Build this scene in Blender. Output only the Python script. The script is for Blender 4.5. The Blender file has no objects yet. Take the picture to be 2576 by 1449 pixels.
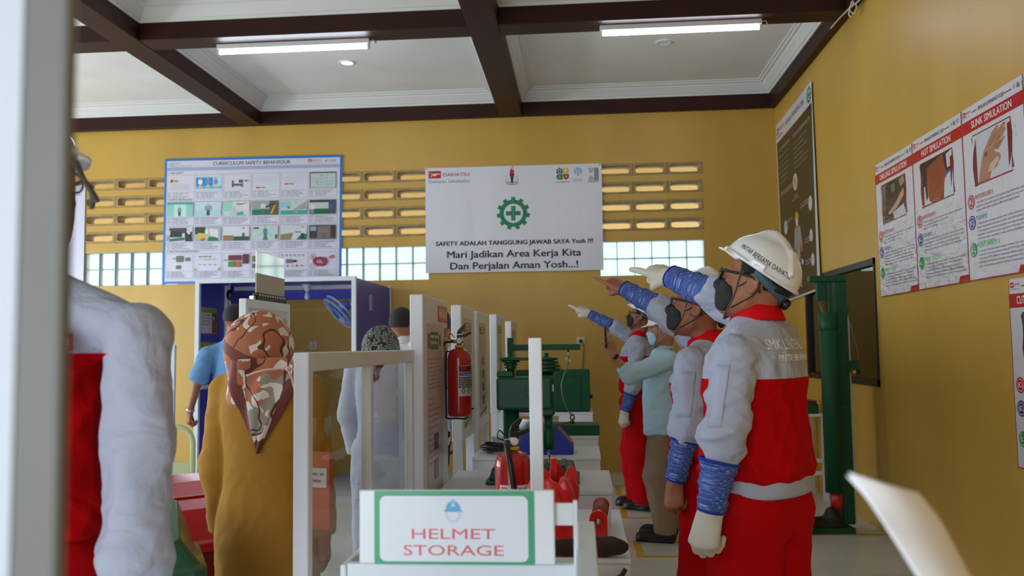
import bpy, bmesh, math, random
import numpy as np
from mathutils import Vector, Matrix, Euler
random.seed(7)
rng = np.random.default_rng(7)
SC = bpy.context.scene
COL = SC.collection

# ------------------------------------------------------------------ camera
CAM_H = 1.38
FOC, PITCH, YAW, ROLL = 2150.0, 0.0684, 0.0800, -0.0132      # focal length in pixels of a 2576 px wide frame
def _basis():
    cp, sp, cy, sy = math.cos(PITCH), math.sin(PITCH), math.cos(YAW), math.sin(YAW)
    fw = np.array([-sy*cp, cy*cp, sp]); r0 = np.array([cy, sy, 0.0]); u0 = np.cross(r0, fw)
    cr, sr = math.cos(ROLL), math.sin(ROLL)
    return fw, r0*cr + u0*sr, u0*cr - r0*sr
FW, RT, UP = _basis()
CAMP = np.array([0.0, 0.0, CAM_H])
cam_data = bpy.data.cameras.new('camera')
cam = bpy.data.objects.new('camera', cam_data); COL.objects.link(cam)
m = Matrix(((RT[0], UP[0], -FW[0], 0), (RT[1], UP[1], -FW[1], 0), (RT[2], UP[2], -FW[2], CAM_H), (0, 0, 0, 1)))
cam.matrix_world = m
cam_data.sensor_width = 36.0
cam_data.lens = FOC/2576.0*36.0
cam_data.clip_start = 0.05; cam_data.clip_end = 200
cam_data.dof.use_dof = True
cam_data.dof.focus_distance = 3.5
cam_data.dof.aperture_fstop = 4.0
SC.camera = cam
def _ray(px, py): return FW*FOC + RT*(px-1288.0) + UP*(724.5-py)
def PY(px, py, Y):
    d = _ray(px, py); return CAMP + d*(Y/d[1])
def PZ(px, py, Z):
    d = _ray(px, py); return CAMP + d*((Z-CAM_H)/d[2])

# ------------------------------------------------------------------ colour handling, world, lights
vs = SC.view_settings
SC.display_settings.display_device = 'sRGB'
vs.view_transform = 'Standard'; vs.look = 'None'; vs.gamma = 1.0; vs.exposure = -0.56
vs.use_curve_mapping = False
SC.cycles.use_denoising = True
SC.cycles.max_bounces = 7; SC.cycles.diffuse_bounces = 4; SC.cycles.glossy_bounces = 3
SC.cycles.transmission_bounces = 6; SC.cycles.transparent_max_bounces = 8
SC.cycles.caustics_reflective = False; SC.cycles.caustics_refractive = False
SC.cycles.sample_clamp_indirect = 4.0
SC.cycles.blur_glossy = 0.5
world = bpy.data.worlds.new('daylight'); SC.world = world
world.use_nodes = True
_bg = world.node_tree.nodes['Background']
_bg.inputs['Color'].default_value = (0.78, 0.90, 1.0, 1)       # bright overcast sky
_bg.inputs['Strength'].default_value = 7.0

def area_light(name, loc, target, sx, sy, power, color, spread=180):
    d = bpy.data.lights.new(name, 'AREA'); d.shape = 'RECTANGLE'; d.size = sx; d.size_y = sy
    d.energy = power; d.color = color; d.spread = math.radians(spread)
    o = bpy.data.objects.new(name, d); COL.objects.link(o)
    o.location = loc
    o.rotation_euler = (Vector(target)-Vector(loc)).to_track_quat('-Z', 'Y').to_euler()
    return o
# daylight through the wide entrance behind the camera and through the windows of the left wall, then an added ceiling fill
area_light('entrance_daylight', (-2.2, -2.05, 1.5), (-1.8, 4.0, 1.9), 3.4, 2.4, 58, (0.70, 0.84, 1.0))
area_light('left_window_daylight', (-8.2, 4.6, 2.0), (0.0, 5.2, 4.2), 7.6, 2.1, 180, (0.74, 0.87, 1.0))
area_light('ceiling_fill_light', (-8.2, 4.6, 1.15), (-3.2, 5.4, 4.3), 7.6, .5, 150, (0.84, 0.92, 1.0))  # added fill aimed up to brighten the ceiling, standing in for bounced daylight
# ------------------------------------------------------------------ helpers: tags
def tag(o, label=None, cat=None, group=None, kind=None):
    if label: o['label'] = label
    if cat: o['category'] = cat
    if group: o['group'] = group
    if kind: o['kind'] = kind
    return o
def thing(name, label, cat, loc=(0, 0, 0), rotz=0.0, group=None):
    o = bpy.data.objects.new(name, None); COL.objects.link(o)
    o.location = loc; o.rotation_euler = (0, 0, rotz); o.empty_display_size = 0.1
    return tag(o, label, cat, group)

# ------------------------------------------------------------------ helpers: materials
def lin(c):
    return tuple(((x/255.0)/12.92 if x/255.0 <= 0.04045 else ((x/255.0+0.055)/1.055)**2.4) for x in c)
_mats = {}
def mat(name, rgb, rough=0.5, metal=0.0, spec=0.5, var=None, bump=None, coat=0.0, sheen=0.0, emit=None):
    """rgb in 0-255 sRGB; var=(scale, amount[, stretch]) colour mottling; bump=(scale, strength)"""
    if name in _mats: return _mats[name]
    m = bpy.data.materials.new(name); m.use_nodes = True
    nt = m.node_tree; b = nt.nodes['Principled BSDF']
    c = lin(rgb) + (1,)
    b.inputs['Base Color'].default_value = c
    b.inputs['Roughness'].default_value = rough; b.inputs['Metallic'].default_value = metal
    b.inputs['Specular IOR Level'].default_value = spec
    b.inputs['Coat Weight'].default_value = coat; b.inputs['Coat Roughness'].default_value = 0.08
    b.inputs['Sheen Weight'].default_value = sheen
    if var or bump:
        tc = nt.nodes.new('ShaderNodeTexCoord')
        mp = nt.nodes.new('ShaderNodeMapping'); nt.links.new(tc.outputs['Object'], mp.inputs['Vector'])
        if var and len(var) > 2: mp.inputs['Scale'].default_value = var[2]
    if var:
        n = nt.nodes.new('ShaderNodeTexNoise'); n.inputs['Scale'].default_value = var[0]; n.inputs['Detail'].default_value = 5
        nt.links.new(mp.outputs['Vector'], n.inputs['Vector'])
        r = nt.nodes.new('ShaderNodeMapRange'); r.inputs[1].default_value = 0.3; r.inputs[2].default_value = 0.7
        r.inputs[3].default_value = 1-var[1]; r.inputs[4].default_value = 1+var[1]
        nt.links.new(n.outputs['Fac'], r.inputs[0])
        x = nt.nodes.new('ShaderNodeMix'); x.data_type = 'RGBA'; x.blend_type = 'MULTIPLY'; x.inputs[0].default_value = 1
        x.inputs[6].default_value = c; nt.links.new(r.outputs[0], x.inputs[7])
        nt.links.new(x.outputs[2], b.inputs['Base Color'])
    if bump:
        n2 = nt.nodes.new('ShaderNodeTexNoise'); n2.inputs['Scale'].default_value = bump[0]; n2.inputs['Detail'].default_value = 4
        nt.links.new(tc.outputs['Object'], n2.inputs['Vector'])
        bp = nt.nodes.new('ShaderNodeBump'); bp.inputs['Strength'].default_value = bump[1]; bp.inputs['Distance'].default_value = 0.01
        nt.links.new(n2.outputs['Fac'], bp.inputs['Height']); nt.links.new(bp.outputs['Normal'], b.inputs['Normal'])
    if emit:
        b.inputs['Emission Color'].default_value = lin(emit[0]) + (1,); b.inputs['Emission Strength'].default_value = emit[1]
    _mats[name] = m
    return m
def print_mat(name, rough=0.4, crinkle=0.0, scale=9.0, low=False):
    """printed sheet: colours come from the corner colour attribute 'ink'; crinkle = plastic wrinkle bump"""
    if name in _mats: return _mats[name]
    m = bpy.data.materials.new(name); m.use_nodes = True
    nt = m.node_tree; b = nt.nodes['Principled BSDF']
    a = nt.nodes.new('ShaderNodeVertexColor'); a.layer_name = 'ink'
    nt.links.new(a.outputs['Color'], b.inputs['Base Color'])
    b.inputs['Roughness'].default_value = rough
    if crinkle:
        tc = nt.nodes.new('ShaderNodeTexCoord')
        mp = nt.nodes.new('ShaderNodeMapping'); mp.inputs['Rotation'].default_value = (0, 0, 0.6); mp.inputs['Scale'].default_value = (1.0, 2.6, 1)
        nt.links.new(tc.outputs['Object'], mp.inputs['Vector'])
        n = nt.nodes.new('ShaderNodeTexVoronoi'); n.feature = 'F1'; n.inputs['Scale'].default_value = scale
        n1 = nt.nodes.new('ShaderNodeTexNoise'); n1.inputs['Scale'].default_value = scale*0.8; n1.inputs['Detail'].default_value = 3
        n1.inputs['Distortion'].default_value = 1.2
        nt.links.new(mp.outputs['Vector'], n1.inputs['Vector']); nt.links.new(mp.outputs['Vector'], n.inputs['Vector'])
        ad = nt.nodes.new('ShaderNodeMath'); ad.operation = 'MULTIPLY_ADD'; ad.inputs[1].default_value = 0.35
        nt.links.new(n.outputs['Distance'], ad.inputs[0]); nt.links.new(n1.outputs['Fac'], ad.inputs[2])
        bp = nt.nodes.new('ShaderNodeBump'); bp.inputs['Strength'].default_value = crinkle; bp.inputs['Distance'].default_value = 0.03
        if low:                                             # only the loose lower part of the sheet is crumpled
            sx = nt.nodes.new('ShaderNodeSeparateXYZ'); nt.links.new(tc.outputs['Object'], sx.inputs[0])
            mr = nt.nodes.new('ShaderNodeMapRange'); mr.inputs[1].default_value = -.34; mr.inputs[2].default_value = -.62; mr.inputs[3].default_value = .06; mr.inputs[4].default_value = crinkle
            nt.links.new(sx.outputs[1], mr.inputs[0]); nt.links.new(mr.outputs[0], bp.inputs['Strength'])
        nt.links.new(ad.outputs[0], bp.inputs['Height']); nt.links.new(bp.outputs['Normal'], b.inputs['Normal'])
    _mats[name] = m
    return m
def glass_mat(name, tint=(235, 245, 245), gloss=0.12, rough=0.02, ior=1.45):
    """thin clear sheet: see-through with a fresnel reflection"""
    if name in _mats: return _mats[name]
    m = bpy.data.materials.new(name); m.use_nodes = True
    nt = m.node_tree; nt.nodes.clear()
    o = nt.nodes.new('ShaderNodeOutputMaterial'); t = nt.nodes.new('ShaderNodeBsdfTransparent'); g = nt.nodes.new('ShaderNodeBsdfGlossy')
    t.inputs['Color'].default_value = lin(tint) + (1,); g.inputs['Roughness'].default_value = rough
    f = nt.nodes.new('ShaderNodeFresnel'); f.inputs['IOR'].default_value = ior
    ad = nt.nodes.new('ShaderNodeMath'); ad.operation = 'ADD'; ad.use_clamp = True; ad.inputs[1].default_value = gloss
    nt.links.new(f.outputs[0], ad.inputs[0])
    ge = nt.nodes.new('ShaderNodeNewGeometry'); iv = nt.nodes.new('ShaderNodeMath'); iv.operation = 'SUBTRACT'; iv.inputs[0].default_value = 1      # reflect on the outer faces only
    nt.links.new(ge.outputs['Backfacing'], iv.inputs[1]); mu = nt.nodes.new('ShaderNodeMath'); mu.operation = 'MULTIPLY'
    nt.links.new(ad.outputs[0], mu.inputs[0]); nt.links.new(iv.outputs[0], mu.inputs[1])
    x = nt.nodes.new('ShaderNodeMixShader'); nt.links.new(mu.outputs[0], x.inputs[0])
    nt.links.new(t.outputs[0], x.inputs[1]); nt.links.new(g.outputs[0], x.inputs[2]); nt.links.new(x.outputs[0], o.inputs[0])
    _mats[name] = m
    return m

# ------------------------------------------------------------------ helpers: mesh builder
def rot_between(a, b):
    z = np.array(b, float)-np.array(a, float); L = np.linalg.norm(z); z = z/max(L, 1e-9)
    x = np.cross((0, 0, 1.0), z) if abs(z[2]) < 0.95 else np.cross((0, 1.0, 0), z)
    x /= np.linalg.norm(x); y = np.cross(z, x)
    return x, y, z, L
class MB:
    def __init__(s): s.v = []; s.f = []; s.sm = []; s.mi = []; s.cur = 0
    def add(s, verts, faces, smooth=False):
        o = len(s.v); s.v.extend([tuple(map(float, p)) for p in verts])
        for f in faces: s.f.append([i+o for i in f]); s.sm.append(smooth); s.mi.append(s.cur)
        return s
    def box(s, x0, x1, y0, y1, z0, z1):
        v = [(x, y, z) for z in (z0, z1) for y in (y0, y1) for x in (x0, x1)]
        return s.add(v, [(0, 2, 3, 1), (4, 5, 7, 6), (0, 1, 5, 4), (2, 6, 7, 3), (0, 4, 6, 2), (1, 3, 7, 5)])
    def cbox(s, c, size, R=None):
        h = np.array(size)/2; v = []
        for z in (-1, 1):
            for y in (-1, 1):
                for x in (-1, 1):
                    p = np.array([x, y, z])*h
                    if R is not None: p = R @ p
                    v.append(p+np.array(c))
        return s.add(v, [(0, 2, 3, 1), (4, 5, 7, 6), (0, 1, 5, 4), (2, 6, 7, 3), (0, 4, 6, 2), (1, 3, 7, 5)])
    def bar(s, a, b, w, h=None):
        x, y, z, L = rot_between(a, b); h = h or w; v = []
        for p in (a, b):
            for sx, sy in ((-1, -1), (1, -1), (1, 1), (-1, 1)):
                v.append(np.array(p)+x*sx*w/2+y*sy*h/2)
        return s.add(v, [(3, 2, 1, 0), (4, 5, 6, 7), (0, 1, 5, 4), (1, 2, 6, 5), (2, 3, 7, 6), (3, 0, 4, 7)])
    def cyl(s, a, b, r0, r1=None, n=24, caps=True):
        r1 = r0 if r1 is None else r1
        x, y, z, L = rot_between(a, b); v = []
        for p, r in ((a, r0), (b, r1)):
            for k in range(n):
                t = 2*math.pi*k/n; v.append(np.array(p)+x*r*math.cos(t)+y*r*math.sin(t))
        s.add(v, [(k, (k+1) % n, n+(k+1) % n, n+k) for k in range(n)], True)
        if caps:
            s.add(v[:n], [tuple(range(n))[::-1]]); s.add(v[n:], [tuple(range(n))])
        return s
    def lathe(s, prof, o=(0, 0, 0), axis=None, n=28, caps=True):
        """prof: (r, h) pairs along the axis"""
        o = np.array(o, float)
        x, y, z = (np.array((1., 0, 0)), np.array((0, 1., 0)), np.array((0, 0, 1.))) if axis is None else rot_between((0, 0, 0), axis)[:3]
        v = []
        for r, h in prof:
            for k in range(n):
                t = 2*math.pi*k/n; v.append(o+z*h+x*r*math.cos(t)+y*r*math.sin(t))
        f = []
        for i in range(len(prof)-1):
            for k in range(n): f.append((i*n+k, i*n+(k+1) % n, (i+1)*n+(k+1) % n, (i+1)*n+k))
        s.add(v, f, True)
        if caps:
            s.add(v[:n], [tuple(range(n))[::-1]]); s.add(v[-n:], [tuple(range(n))])
        return s
    def tube(s, pts, r, n=10, closed=False, flat=1.0, caps=True):
        pts = [np.array(p, float) for p in pts]; N = len(pts); v = []
        rr = r if hasattr(r, '__len__') else [r]*N
        up = None
        for i, p in enumerate(pts):
            if closed: d = pts[(i+1) % N]-pts[i-1]
            else: d = pts[min(i+1, N-1)]-pts[max(i-1, 0)]
            d = d/max(np.linalg.norm(d), 1e-9)
            if up is None: up = np.array((0, 0, 1.0)) if abs(d[2]) < 0.9 else np.array((0, 1.0, 0))
            x = np.cross(up, d); x /= max(np.linalg.norm(x), 1e-9); y = np.cross(d, x); up = y
            for k in range(n):
                t = 2*math.pi*k/n; v.append(p+x*rr[i]*math.cos(t)+y*rr[i]*flat*math.sin(t))
        f = []
        M = N if closed else N-1
        for i in range(M):
            j = (i+1) % N
            for k in range(n): f.append((i*n+k, i*n+(k+1) % n, j*n+(k+1) % n, j*n+k))
        s.add(v, f, True)
        if not closed and caps:
            s.add(v[:n], [tuple(range(n))[::-1]]); s.add(v[-n:], [tuple(range(n))])
        return s
    def prism(s, poly, a0, a1, axis='y'):
        """2-D outline extruded along an axis: 'y' -> poly is (x, z); 'x' -> (y, z); 'z' -> (x, y)"""
        mk = {'y': lambda p, t: (p[0], t, p[1]), 'x': lambda p, t: (t, p[0], p[1]), 'z': lambda p, t: (p[0], p[1], t)}[axis]
        n = len(poly); v = [mk(p, a0) for p in poly]+[mk(p, a1) for p in poly]
        return s.add(v, [tuple(range(n)), tuple(range(2*n-1, n-1, -1))]+[(k, n+k, n+(k+1) % n, (k+1) % n) for k in range(n)])
    def sphere(s, c, r, nu=20, nv=12):
        r = np.array(r if hasattr(r, '__len__') else (r, r, r)); v = []; f = []
        for i in range(nv+1):
            ph = math.pi*i/nv
            for k in range(nu):
                t = 2*math.pi*k/nu
                v.append(np.array(c)+r*np.array((math.sin(ph)*math.cos(t), math.sin(ph)*math.sin(t), math.cos(ph))))
        for i in range(nv):
            for k in range(nu): f.append((i*nu+k, (i+1)*nu+k, (i+1)*nu+(k+1) % nu, i*nu+(k+1) % nu))
        return s.add(v, f, True)
    def build(s, name, mats, parent=None, bevel=0.0, fix=True, segs=2):
        me = bpy.data.meshes.new(name); me.from_pydata(s.v, [], s.f)
        me.polygons.foreach_set('use_smooth', s.sm); me.polygons.foreach_set('material_index', s.mi)
        for mm in (mats if isinstance(mats, (list, tuple)) else [mats]): me.materials.append(mm)
        if fix:
            bm = bmesh.new(); bm.from_mesh(me)
            bmesh.ops.remove_doubles(bm, verts=bm.verts, dist=1e-5)
            bmesh.ops.recalc_face_normals(bm, faces=bm.faces); bm.to_mesh(me); bm.free()
        me.update()
        o = bpy.data.objects.new(name, me); COL.objects.link(o)
        if parent is not None: o.parent = parent
        if bevel:
            b = o.modifiers.new('edge', 'BEVEL'); b.width = bevel; b.segments = segs; b.limit_method = 'ANGLE'; b.angle_limit = math.radians(40)
        return o
def arc(cx, cy, r, a0, a1, n=12, ry=None):
    ry = r if ry is None else ry
    return [(cx+r*math.cos(math.radians(a0+(a1-a0)*k/n)), cy+ry*math.sin(math.radians(a0+(a1-a0)*k/n))) for k in range(n+1)]
def rrect(x0, x1, y0, y1, r, n=5):
    return arc(x1-r, y1-r, r, 0, 90, n)+arc(x0+r, y1-r, r, 90, 180, n)+arc(x0+r, y0+r, r, 180, 270, n)+arc(x1-r, y0+r, r, 270, 360, n)
def curve_pts(pts, n=8):
    """Catmull-Rom through the points"""
    P = [np.array(p, float) for p in pts]; P = [2*P[0]-P[1]]+P+[2*P[-1]-P[-2]]; out = []
    for i in range(1, len(P)-2):
        for k in range(n):
            t = k/n; a, b, c, d = P[i-1], P[i], P[i+1], P[i+2]
            out.append(0.5*((2*b)+(c-a)*t+(2*a-5*b+4*c-d)*t*t+(3*b-a-3*c+d)*t**3))
    out.append(P[-2]); return out

# ------------------------------------------------------------------ helpers: lettering and printed sheets
_tc = {}
def text_mesh(body, bold=0.0):
    """triangles of a line of text; returns (verts n x 2, faces, width, height) at cap height 1"""
    k = (body, bold)
    if k in _tc: return _tc[k]
    cu = bpy.data.curves.new('lettering', 'FONT'); cu.body = body; cu.size = 1.0; cu.resolution_u = 3
    cu.offset = bold; cu.fill_mode = 'FRONT'
    ob = bpy.data.objects.new('lettering', cu); COL.objects.link(ob)
    me = ob.to_mesh()
    v = np.array([p.co[:2] for p in me.vertices]).reshape(-1, 2); f = [tuple(p.vertices) for p in me.polygons]
    ob.to_mesh_clear(); bpy.data.objects.remove(ob); bpy.data.curves.remove(cu)
    if len(v): v = v-np.array([v[:, 0].min(), 0])
    w = v[:, 0].max() if len(v) else 0.0
    v = v/0.72; w /= 0.72
    _tc[k] = (v, f, w); return _tc[k]
class Sheet:
    """a printed sheet: x right, y down from the top-left corner, z towards the viewer; all ink in one mesh"""
    def __init__(s, w, h, paper=(235, 235, 238), nx=1, ny=1, thick=0.002, shape=None, back=None):
        s.w, s.h = w, h; s.v = []; s.f = []; s.c = []; s.lay = 0; s.disp = shape; s.cell = .06; s.wave = .15
        g = [[(w*i/nx, h*j/ny, 0.0) for i in range(nx+1)] for j in range(ny+1)]
        vv = [p for row in g for p in row]
        ff = [(j*(nx+1)+i, (j+1)*(nx+1)+i, (j+1)*(nx+1)+i+1, j*(nx+1)+i+1) for j in range(ny) for i in range(nx)]
        s._add(vv, ff, paper)
        n = len(vv)
        s._add([(p[0], p[1], -thick) for p in vv], [tuple(reversed(f)) for f in ff], back or paper)
        rim = [i for i in range(nx+1)]+[(j+1)*(nx+1)+nx for j in range(ny)]+[ny*(nx+1)+nx-1-i for i in range(nx)]+[(ny-1-j)*(nx+1) for j in range(ny-1)]
        s._add([vv[i] for i in rim]+[(vv[i][0], vv[i][1], -thick) for i in rim], [(k, (k+1) % len(rim), len(rim)+(k+1) % len(rim), len(rim)+k) for k in range(len(rim))], back or paper)
    def _add(s, v, f, c):
        o = len(s.v); s.v.extend(v)
        for q in f: s.f.append([i+o for i in q]); s.c.append(c)
    def _z(s): s.lay += 1; return 0.0008+0.00002*s.lay
    def rect(s, x0, y0, x1, y1, c):
        if s.disp is None: return s.poly([(x0, y0), (x0, y1), (x1, y1), (x1, y0)], c)
        nx, ny = max(1, math.ceil((x1-x0)/s.cell)), max(1, math.ceil((y1-y0)/s.cell)); z = s._z()      # follows the waves of the sheet
        v = [(x0+(x1-x0)*i/nx, y0+(y1-y0)*j/ny, z) for j in range(ny+1) for i in range(nx+1)]
        s._add(v, [(j*(nx+1)+i, (j+1)*(nx+1)+i, (j+1)*(nx+1)+i+1, j*(nx+1)+i+1) for j in range(ny) for i in range(nx)], c)
    def poly(s, p, c):
        z = s._z(); s._add([(a, b, z) for a, b in p], [tuple(range(len(p)))], c)
    def frame(s, x0, y0, x1, y1, t, c):
        s.rect(x0, y0, x1, y0+t, c); s.rect(x0, y1-t, x1, y1, c); s.rect(x0, y0, x0+t, y1, c); s.rect(x1-t, y0, x1, y1, c)
    def disc(s, x, y, r, c, ry=None, n=24): s.poly([(a, b) for a, b in arc(x, y, r, 360, 0, n, ry)][:-1], c)
    def ring(s, x, y, r0, r1, c, a0=0, a1=360, n=32):
        z = s._z(); A = arc(x, y, r0, a0, a1, n); B = arc(x, y, r1, a0, a1, n)
        s._add([(a, b, z) for a, b in A+B], [(k, k+1, n+2+k, n+1+k) for k in range(n)], c)
    def line(s, pts, t, c):
        for (a, b), (p, q) in zip(pts[:-1], pts[1:]):
            d = math.hypot(p-a, q-b) or 1; nx, ny = -(q-b)/d*t/2, (p-a)/d*t/2
            s.poly([(a+nx, b+ny), (a-nx, b-ny), (p-nx, q-ny), (p+nx, q+ny)], c)
    def text(s, body, x, y, h, c, w=None, bold=0.0, align='l', shear=0.0, rot=0.0):
        """baseline at y, cap height h, squeezed to width w when given"""
        if bold and body:                                    # heavier strokes: the same line struck again a hair aside
            d = bold*h*1.1; ww = (w-2*d) if w else None
            lay = s.lay
            for k, (dx, dy) in enumerate(((-d, 0), (d, 0), (0, d*.6), (0, -d*.6))):
                s.lay = lay+.4*k; s.text(body, x+dx+(d if align == 'l' else 0), y+dy, h, c, ww, 0, align, shear, rot)
            return
        v, f, tw = text_mesh(body, 0)
        if not len(v): return
        sx = (w/tw) if w else h
        W = tw*sx; off = {'l': 0, 'c': -W/2, 'r': -W}[align]
        z = s._z(); cr, sr = math.cos(rot), math.sin(rot)
        q = []
        for a, b in v:
            u, t = off+a*sx+b*h*shear, -b*h
            q.append((x+u*cr-t*sr, y+u*sr+t*cr, z))
        s._add(q, f, c)
    def scribble(s, x0, y, x1, h, c, words=None):
        """a line of print too small to read: short ink dashes the length of words"""
        x = x0; lay = s.lay
        while x < x1:
            s.lay = lay+.2
            l = h*random.uniform(1.5, 5.0); s.rect(x, y, min(x+l, x1), y+h*0.62, c); x += l+h*0.7
    def gear(s, x, y, r, c, teeth=11, r_in=0.58, paper=(235, 235, 238), cross=True):
        n = teeth; pts = []
        for k in range(n):
            a = 2*math.pi*k/n-math.pi/2; w = math.pi/n
            for da, rr in ((-w, .83), (-w*.52, .83), (-w*.42, 1.0), (w*.42, 1.0), (w*.52, .83)):
                pts.append((x+r*rr*math.cos(a+da), y+r*rr*math.sin(a+da)))
        z = s._z(); nn = len(pts)
        inner = [(x+r*r_in*math.cos(math.atan2(b-y, a-x)), y+r*r_in*math.sin(math.atan2(b-y, a-x))) for a, b in pts]
        s._add([(a, b, z) for a, b in pts+inner], [(k, (k+1) % nn, nn+(k+1) % nn, nn+k) for k in range(nn)], c)
        if cross:
            L, t = r*.44, r*.13
            s.rect(x-L, y-t, x+L, y+t, c); s.rect(x-t, y-L, x+t, y+L, c)
    def build(s, name, mat_, origin, U, N, parent=None, label=None, cat=None, group=None):
        V = np.array(s.v, float); V[:, 1] *= -1
        if s.disp is not None: V[:, 2] += s.wave*s.disp(V[:, 0], -V[:, 1])+.002
        me = bpy.data.meshes.new(name); me.from_pydata([tuple(p) for p in V], [], s.f)
        at = me.color_attributes.new('ink', 'FLOAT_COLOR', 'CORNER')
        cols = []
        for q, c in zip(s.f, s.c): cols.extend((lin(c)+(1.0,))*len(q))
        at.data.foreach_set('color', cols)
        me.materials.append(mat_); me.update()
        o = bpy.data.objects.new(name, me); COL.objects.link(o)
        U = np.array(U, float); N = np.array(N, float); W = np.cross(N, U)
        M4 = Matrix(((U[0], W[0], N[0], origin[0]), (U[1], W[1], N[1], origin[1]), (U[2], W[2], N[2], origin[2]), (0, 0, 0, 1)))
        if parent is not None: o.parent = parent
        o.matrix_local = M4
        return tag(o, label, cat, group)

# ------------------------------------------------------------------ helpers: smooth solids (signed distances -> surface net)
def smin(a, b, k):
    h = np.clip(0.5+0.5*(b-a)/k, 0, 1); return b*(1-h)+a*h-k*h*(1-h)
def smax(a, b, k): return -smin(-a, -b, k)
def cap(p, a, b, ra, rb=None):
    rb = ra if rb is None else rb
    a = np.asarray(a, np.float32); b = np.asarray(b, np.float32); ab = b-a
    t = np.clip(((p-a)@ab)/max(float(ab@ab), 1e-9), 0, 1)
    return np.linalg.norm(p-a-t[:, None]*ab, axis=1)-(ra+(rb-ra)*t)
def ell(p, c, r):
    r = np.asarray(r, np.float32); q = (p-np.asarray(c, np.float32))/r
    k = np.linalg.norm(q, axis=1); k2 = np.linalg.norm(q/r, axis=1)+1e-9
    return k*(k-1)/k2
def rbox(p, c, h, r):
    q = np.abs(p-np.asarray(c, np.float32))-(np.asarray(h, np.float32)-r)
    return np.linalg.norm(np.maximum(q, 0), axis=1)+np.minimum(q.max(axis=1), 0)-r
def stack(p, prof, k=0.02, e=2.0):
    """elliptical tube along z; prof rows (z, half width, half depth, y offset)"""
    P = np.array(prof, np.float32); z = p[:, 2]
    a = np.interp(z, P[:, 0], P[:, 1]); b = np.interp(z, P[:, 0], P[:, 2]); c = np.interp(z, P[:, 0], P[:, 3])
    kk = (np.abs(p[:, 0]/a)**e+np.abs((p[:, 1]-c)/b)**e)**(1/e)
    d = (kk-1)*np.minimum(a, b)
    return smax(d, np.maximum(P[0, 0]-z, z-P[-1, 0]), k)
def folds(p, amp, seed=0, wl=0.075, stretch=(1, 1, 1)):
    r = np.random.default_rng(seed); d = np.zeros(len(p), np.float32); q = p*np.asarray(stretch, np.float32)
    for i in range(4):
        k = r.normal(size=3); k /= np.linalg.norm(k); k2 = r.normal(size=3); k2 /= np.linalg.norm(k2)
        w = 2*math.pi/(wl*r.uniform(.7, 1.5))
        ph = (q@k.astype(np.float32))*w+1.6*np.sin((q@k2.astype(np.float32))*w*.45+r.uniform(0, 6))+r.uniform(0, 6)
        d += (np.abs(np.sin(ph*.5))-.6)
    return d*amp*.5
def snet(fn, lo, hi, h):
    lo = np.array(lo, float); hi = np.array(hi, float); B = 4
    nb = np.ceil((hi-lo)/(h*B)).astype(int)+1; n = nb*B
    cs = [lo[i]+h*(B*np.arange(nb[i])+(B-1)/2) for i in range(3)]
    Gc = np.stack(np.meshgrid(*cs, indexing='ij'), -1).reshape(-1, 3).astype(np.float32)
    Vc = fn(Gc).reshape(nb).astype(np.float32)
    act = np.abs(Vc) < h*B*1.35+0.012
    V = np.repeat(np.repeat(np.repeat(Vc, B, 0), B, 1), B, 2)
    msk = np.repeat(np.repeat(np.repeat(act, B, 0), B, 1), B, 2)
    I = np.argwhere(msk)
    for s in range(0, len(I), 400000):
        J = I[s:s+400000]; V[J[:, 0], J[:, 1], J[:, 2]] = fn((lo+J*h).astype(np.float32))
    S = V < 0
    cnt = np.zeros(n-1, np.int8); cor = [(a, b, c) for a in (0, 1) for b in (0, 1) for c in (0, 1)]
    sl = lambda a, b, c: (slice(a, n[0]-1+a), slice(b, n[1]-1+b), slice(c, n[2]-1+c))
    for c in cor: cnt += S[sl(*c)]
    A = np.argwhere((cnt > 0) & (cnt < 8)); idx = -np.ones(n-1, np.int64); idx[A[:, 0], A[:, 1], A[:, 2]] = np.arange(len(A))
    pos = np.zeros((len(A), 3)); num = np.zeros(len(A))
    for c0 in cor:
        for ax in range(3):
            if c0[ax]: continue
            c1 = list(c0); c1[ax] = 1
            a = V[A[:, 0]+c0[0], A[:, 1]+c0[1], A[:, 2]+c0[2]]; b = V[A[:, 0]+c1[0], A[:, 1]+c1[1], A[:, 2]+c1[2]]
            x = (a < 0) != (b < 0); t = a/np.where(a == b, 1, a-b)
            q = np.array(c0, float)[None].repeat(len(A), 0); q[:, ax] += t
            pos[x] += q[x]; num[x] += 1
    P = lo+(A+pos/num[:, None])*h
    F = []
    for ax in range(3):
        u, w = (ax+1) % 3, (ax+2) % 3
        a = [slice(None)]*3; b = [slice(None)]*3; a[ax] = slice(0, n[ax]-1); b[ax] = slice(1, n[ax])
        X = S[tuple(a)] != S[tuple(b)]; E = np.argwhere(X)
        E = E[(E[:, u] > 0) & (E[:, w] > 0) & (E[:, u] < n[u]-1) & (E[:, w] < n[w]-1)]
        q = []
        for du, dw in ((1, 1), (0, 1), (0, 0), (1, 0)):
            e = E.copy(); e[:, u] -= du; e[:, w] -= dw; q.append(idx[e[:, 0], e[:, 1], e[:, 2]])
        q = np.stack(q, 1); inside = S[E[:, 0], E[:, 1], E[:, 2]]
        q[~inside] = q[~inside][:, ::-1]; F.append(q)
    F = np.concatenate(F); F = F[(F >= 0).all(1)]
    return P, F
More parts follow.
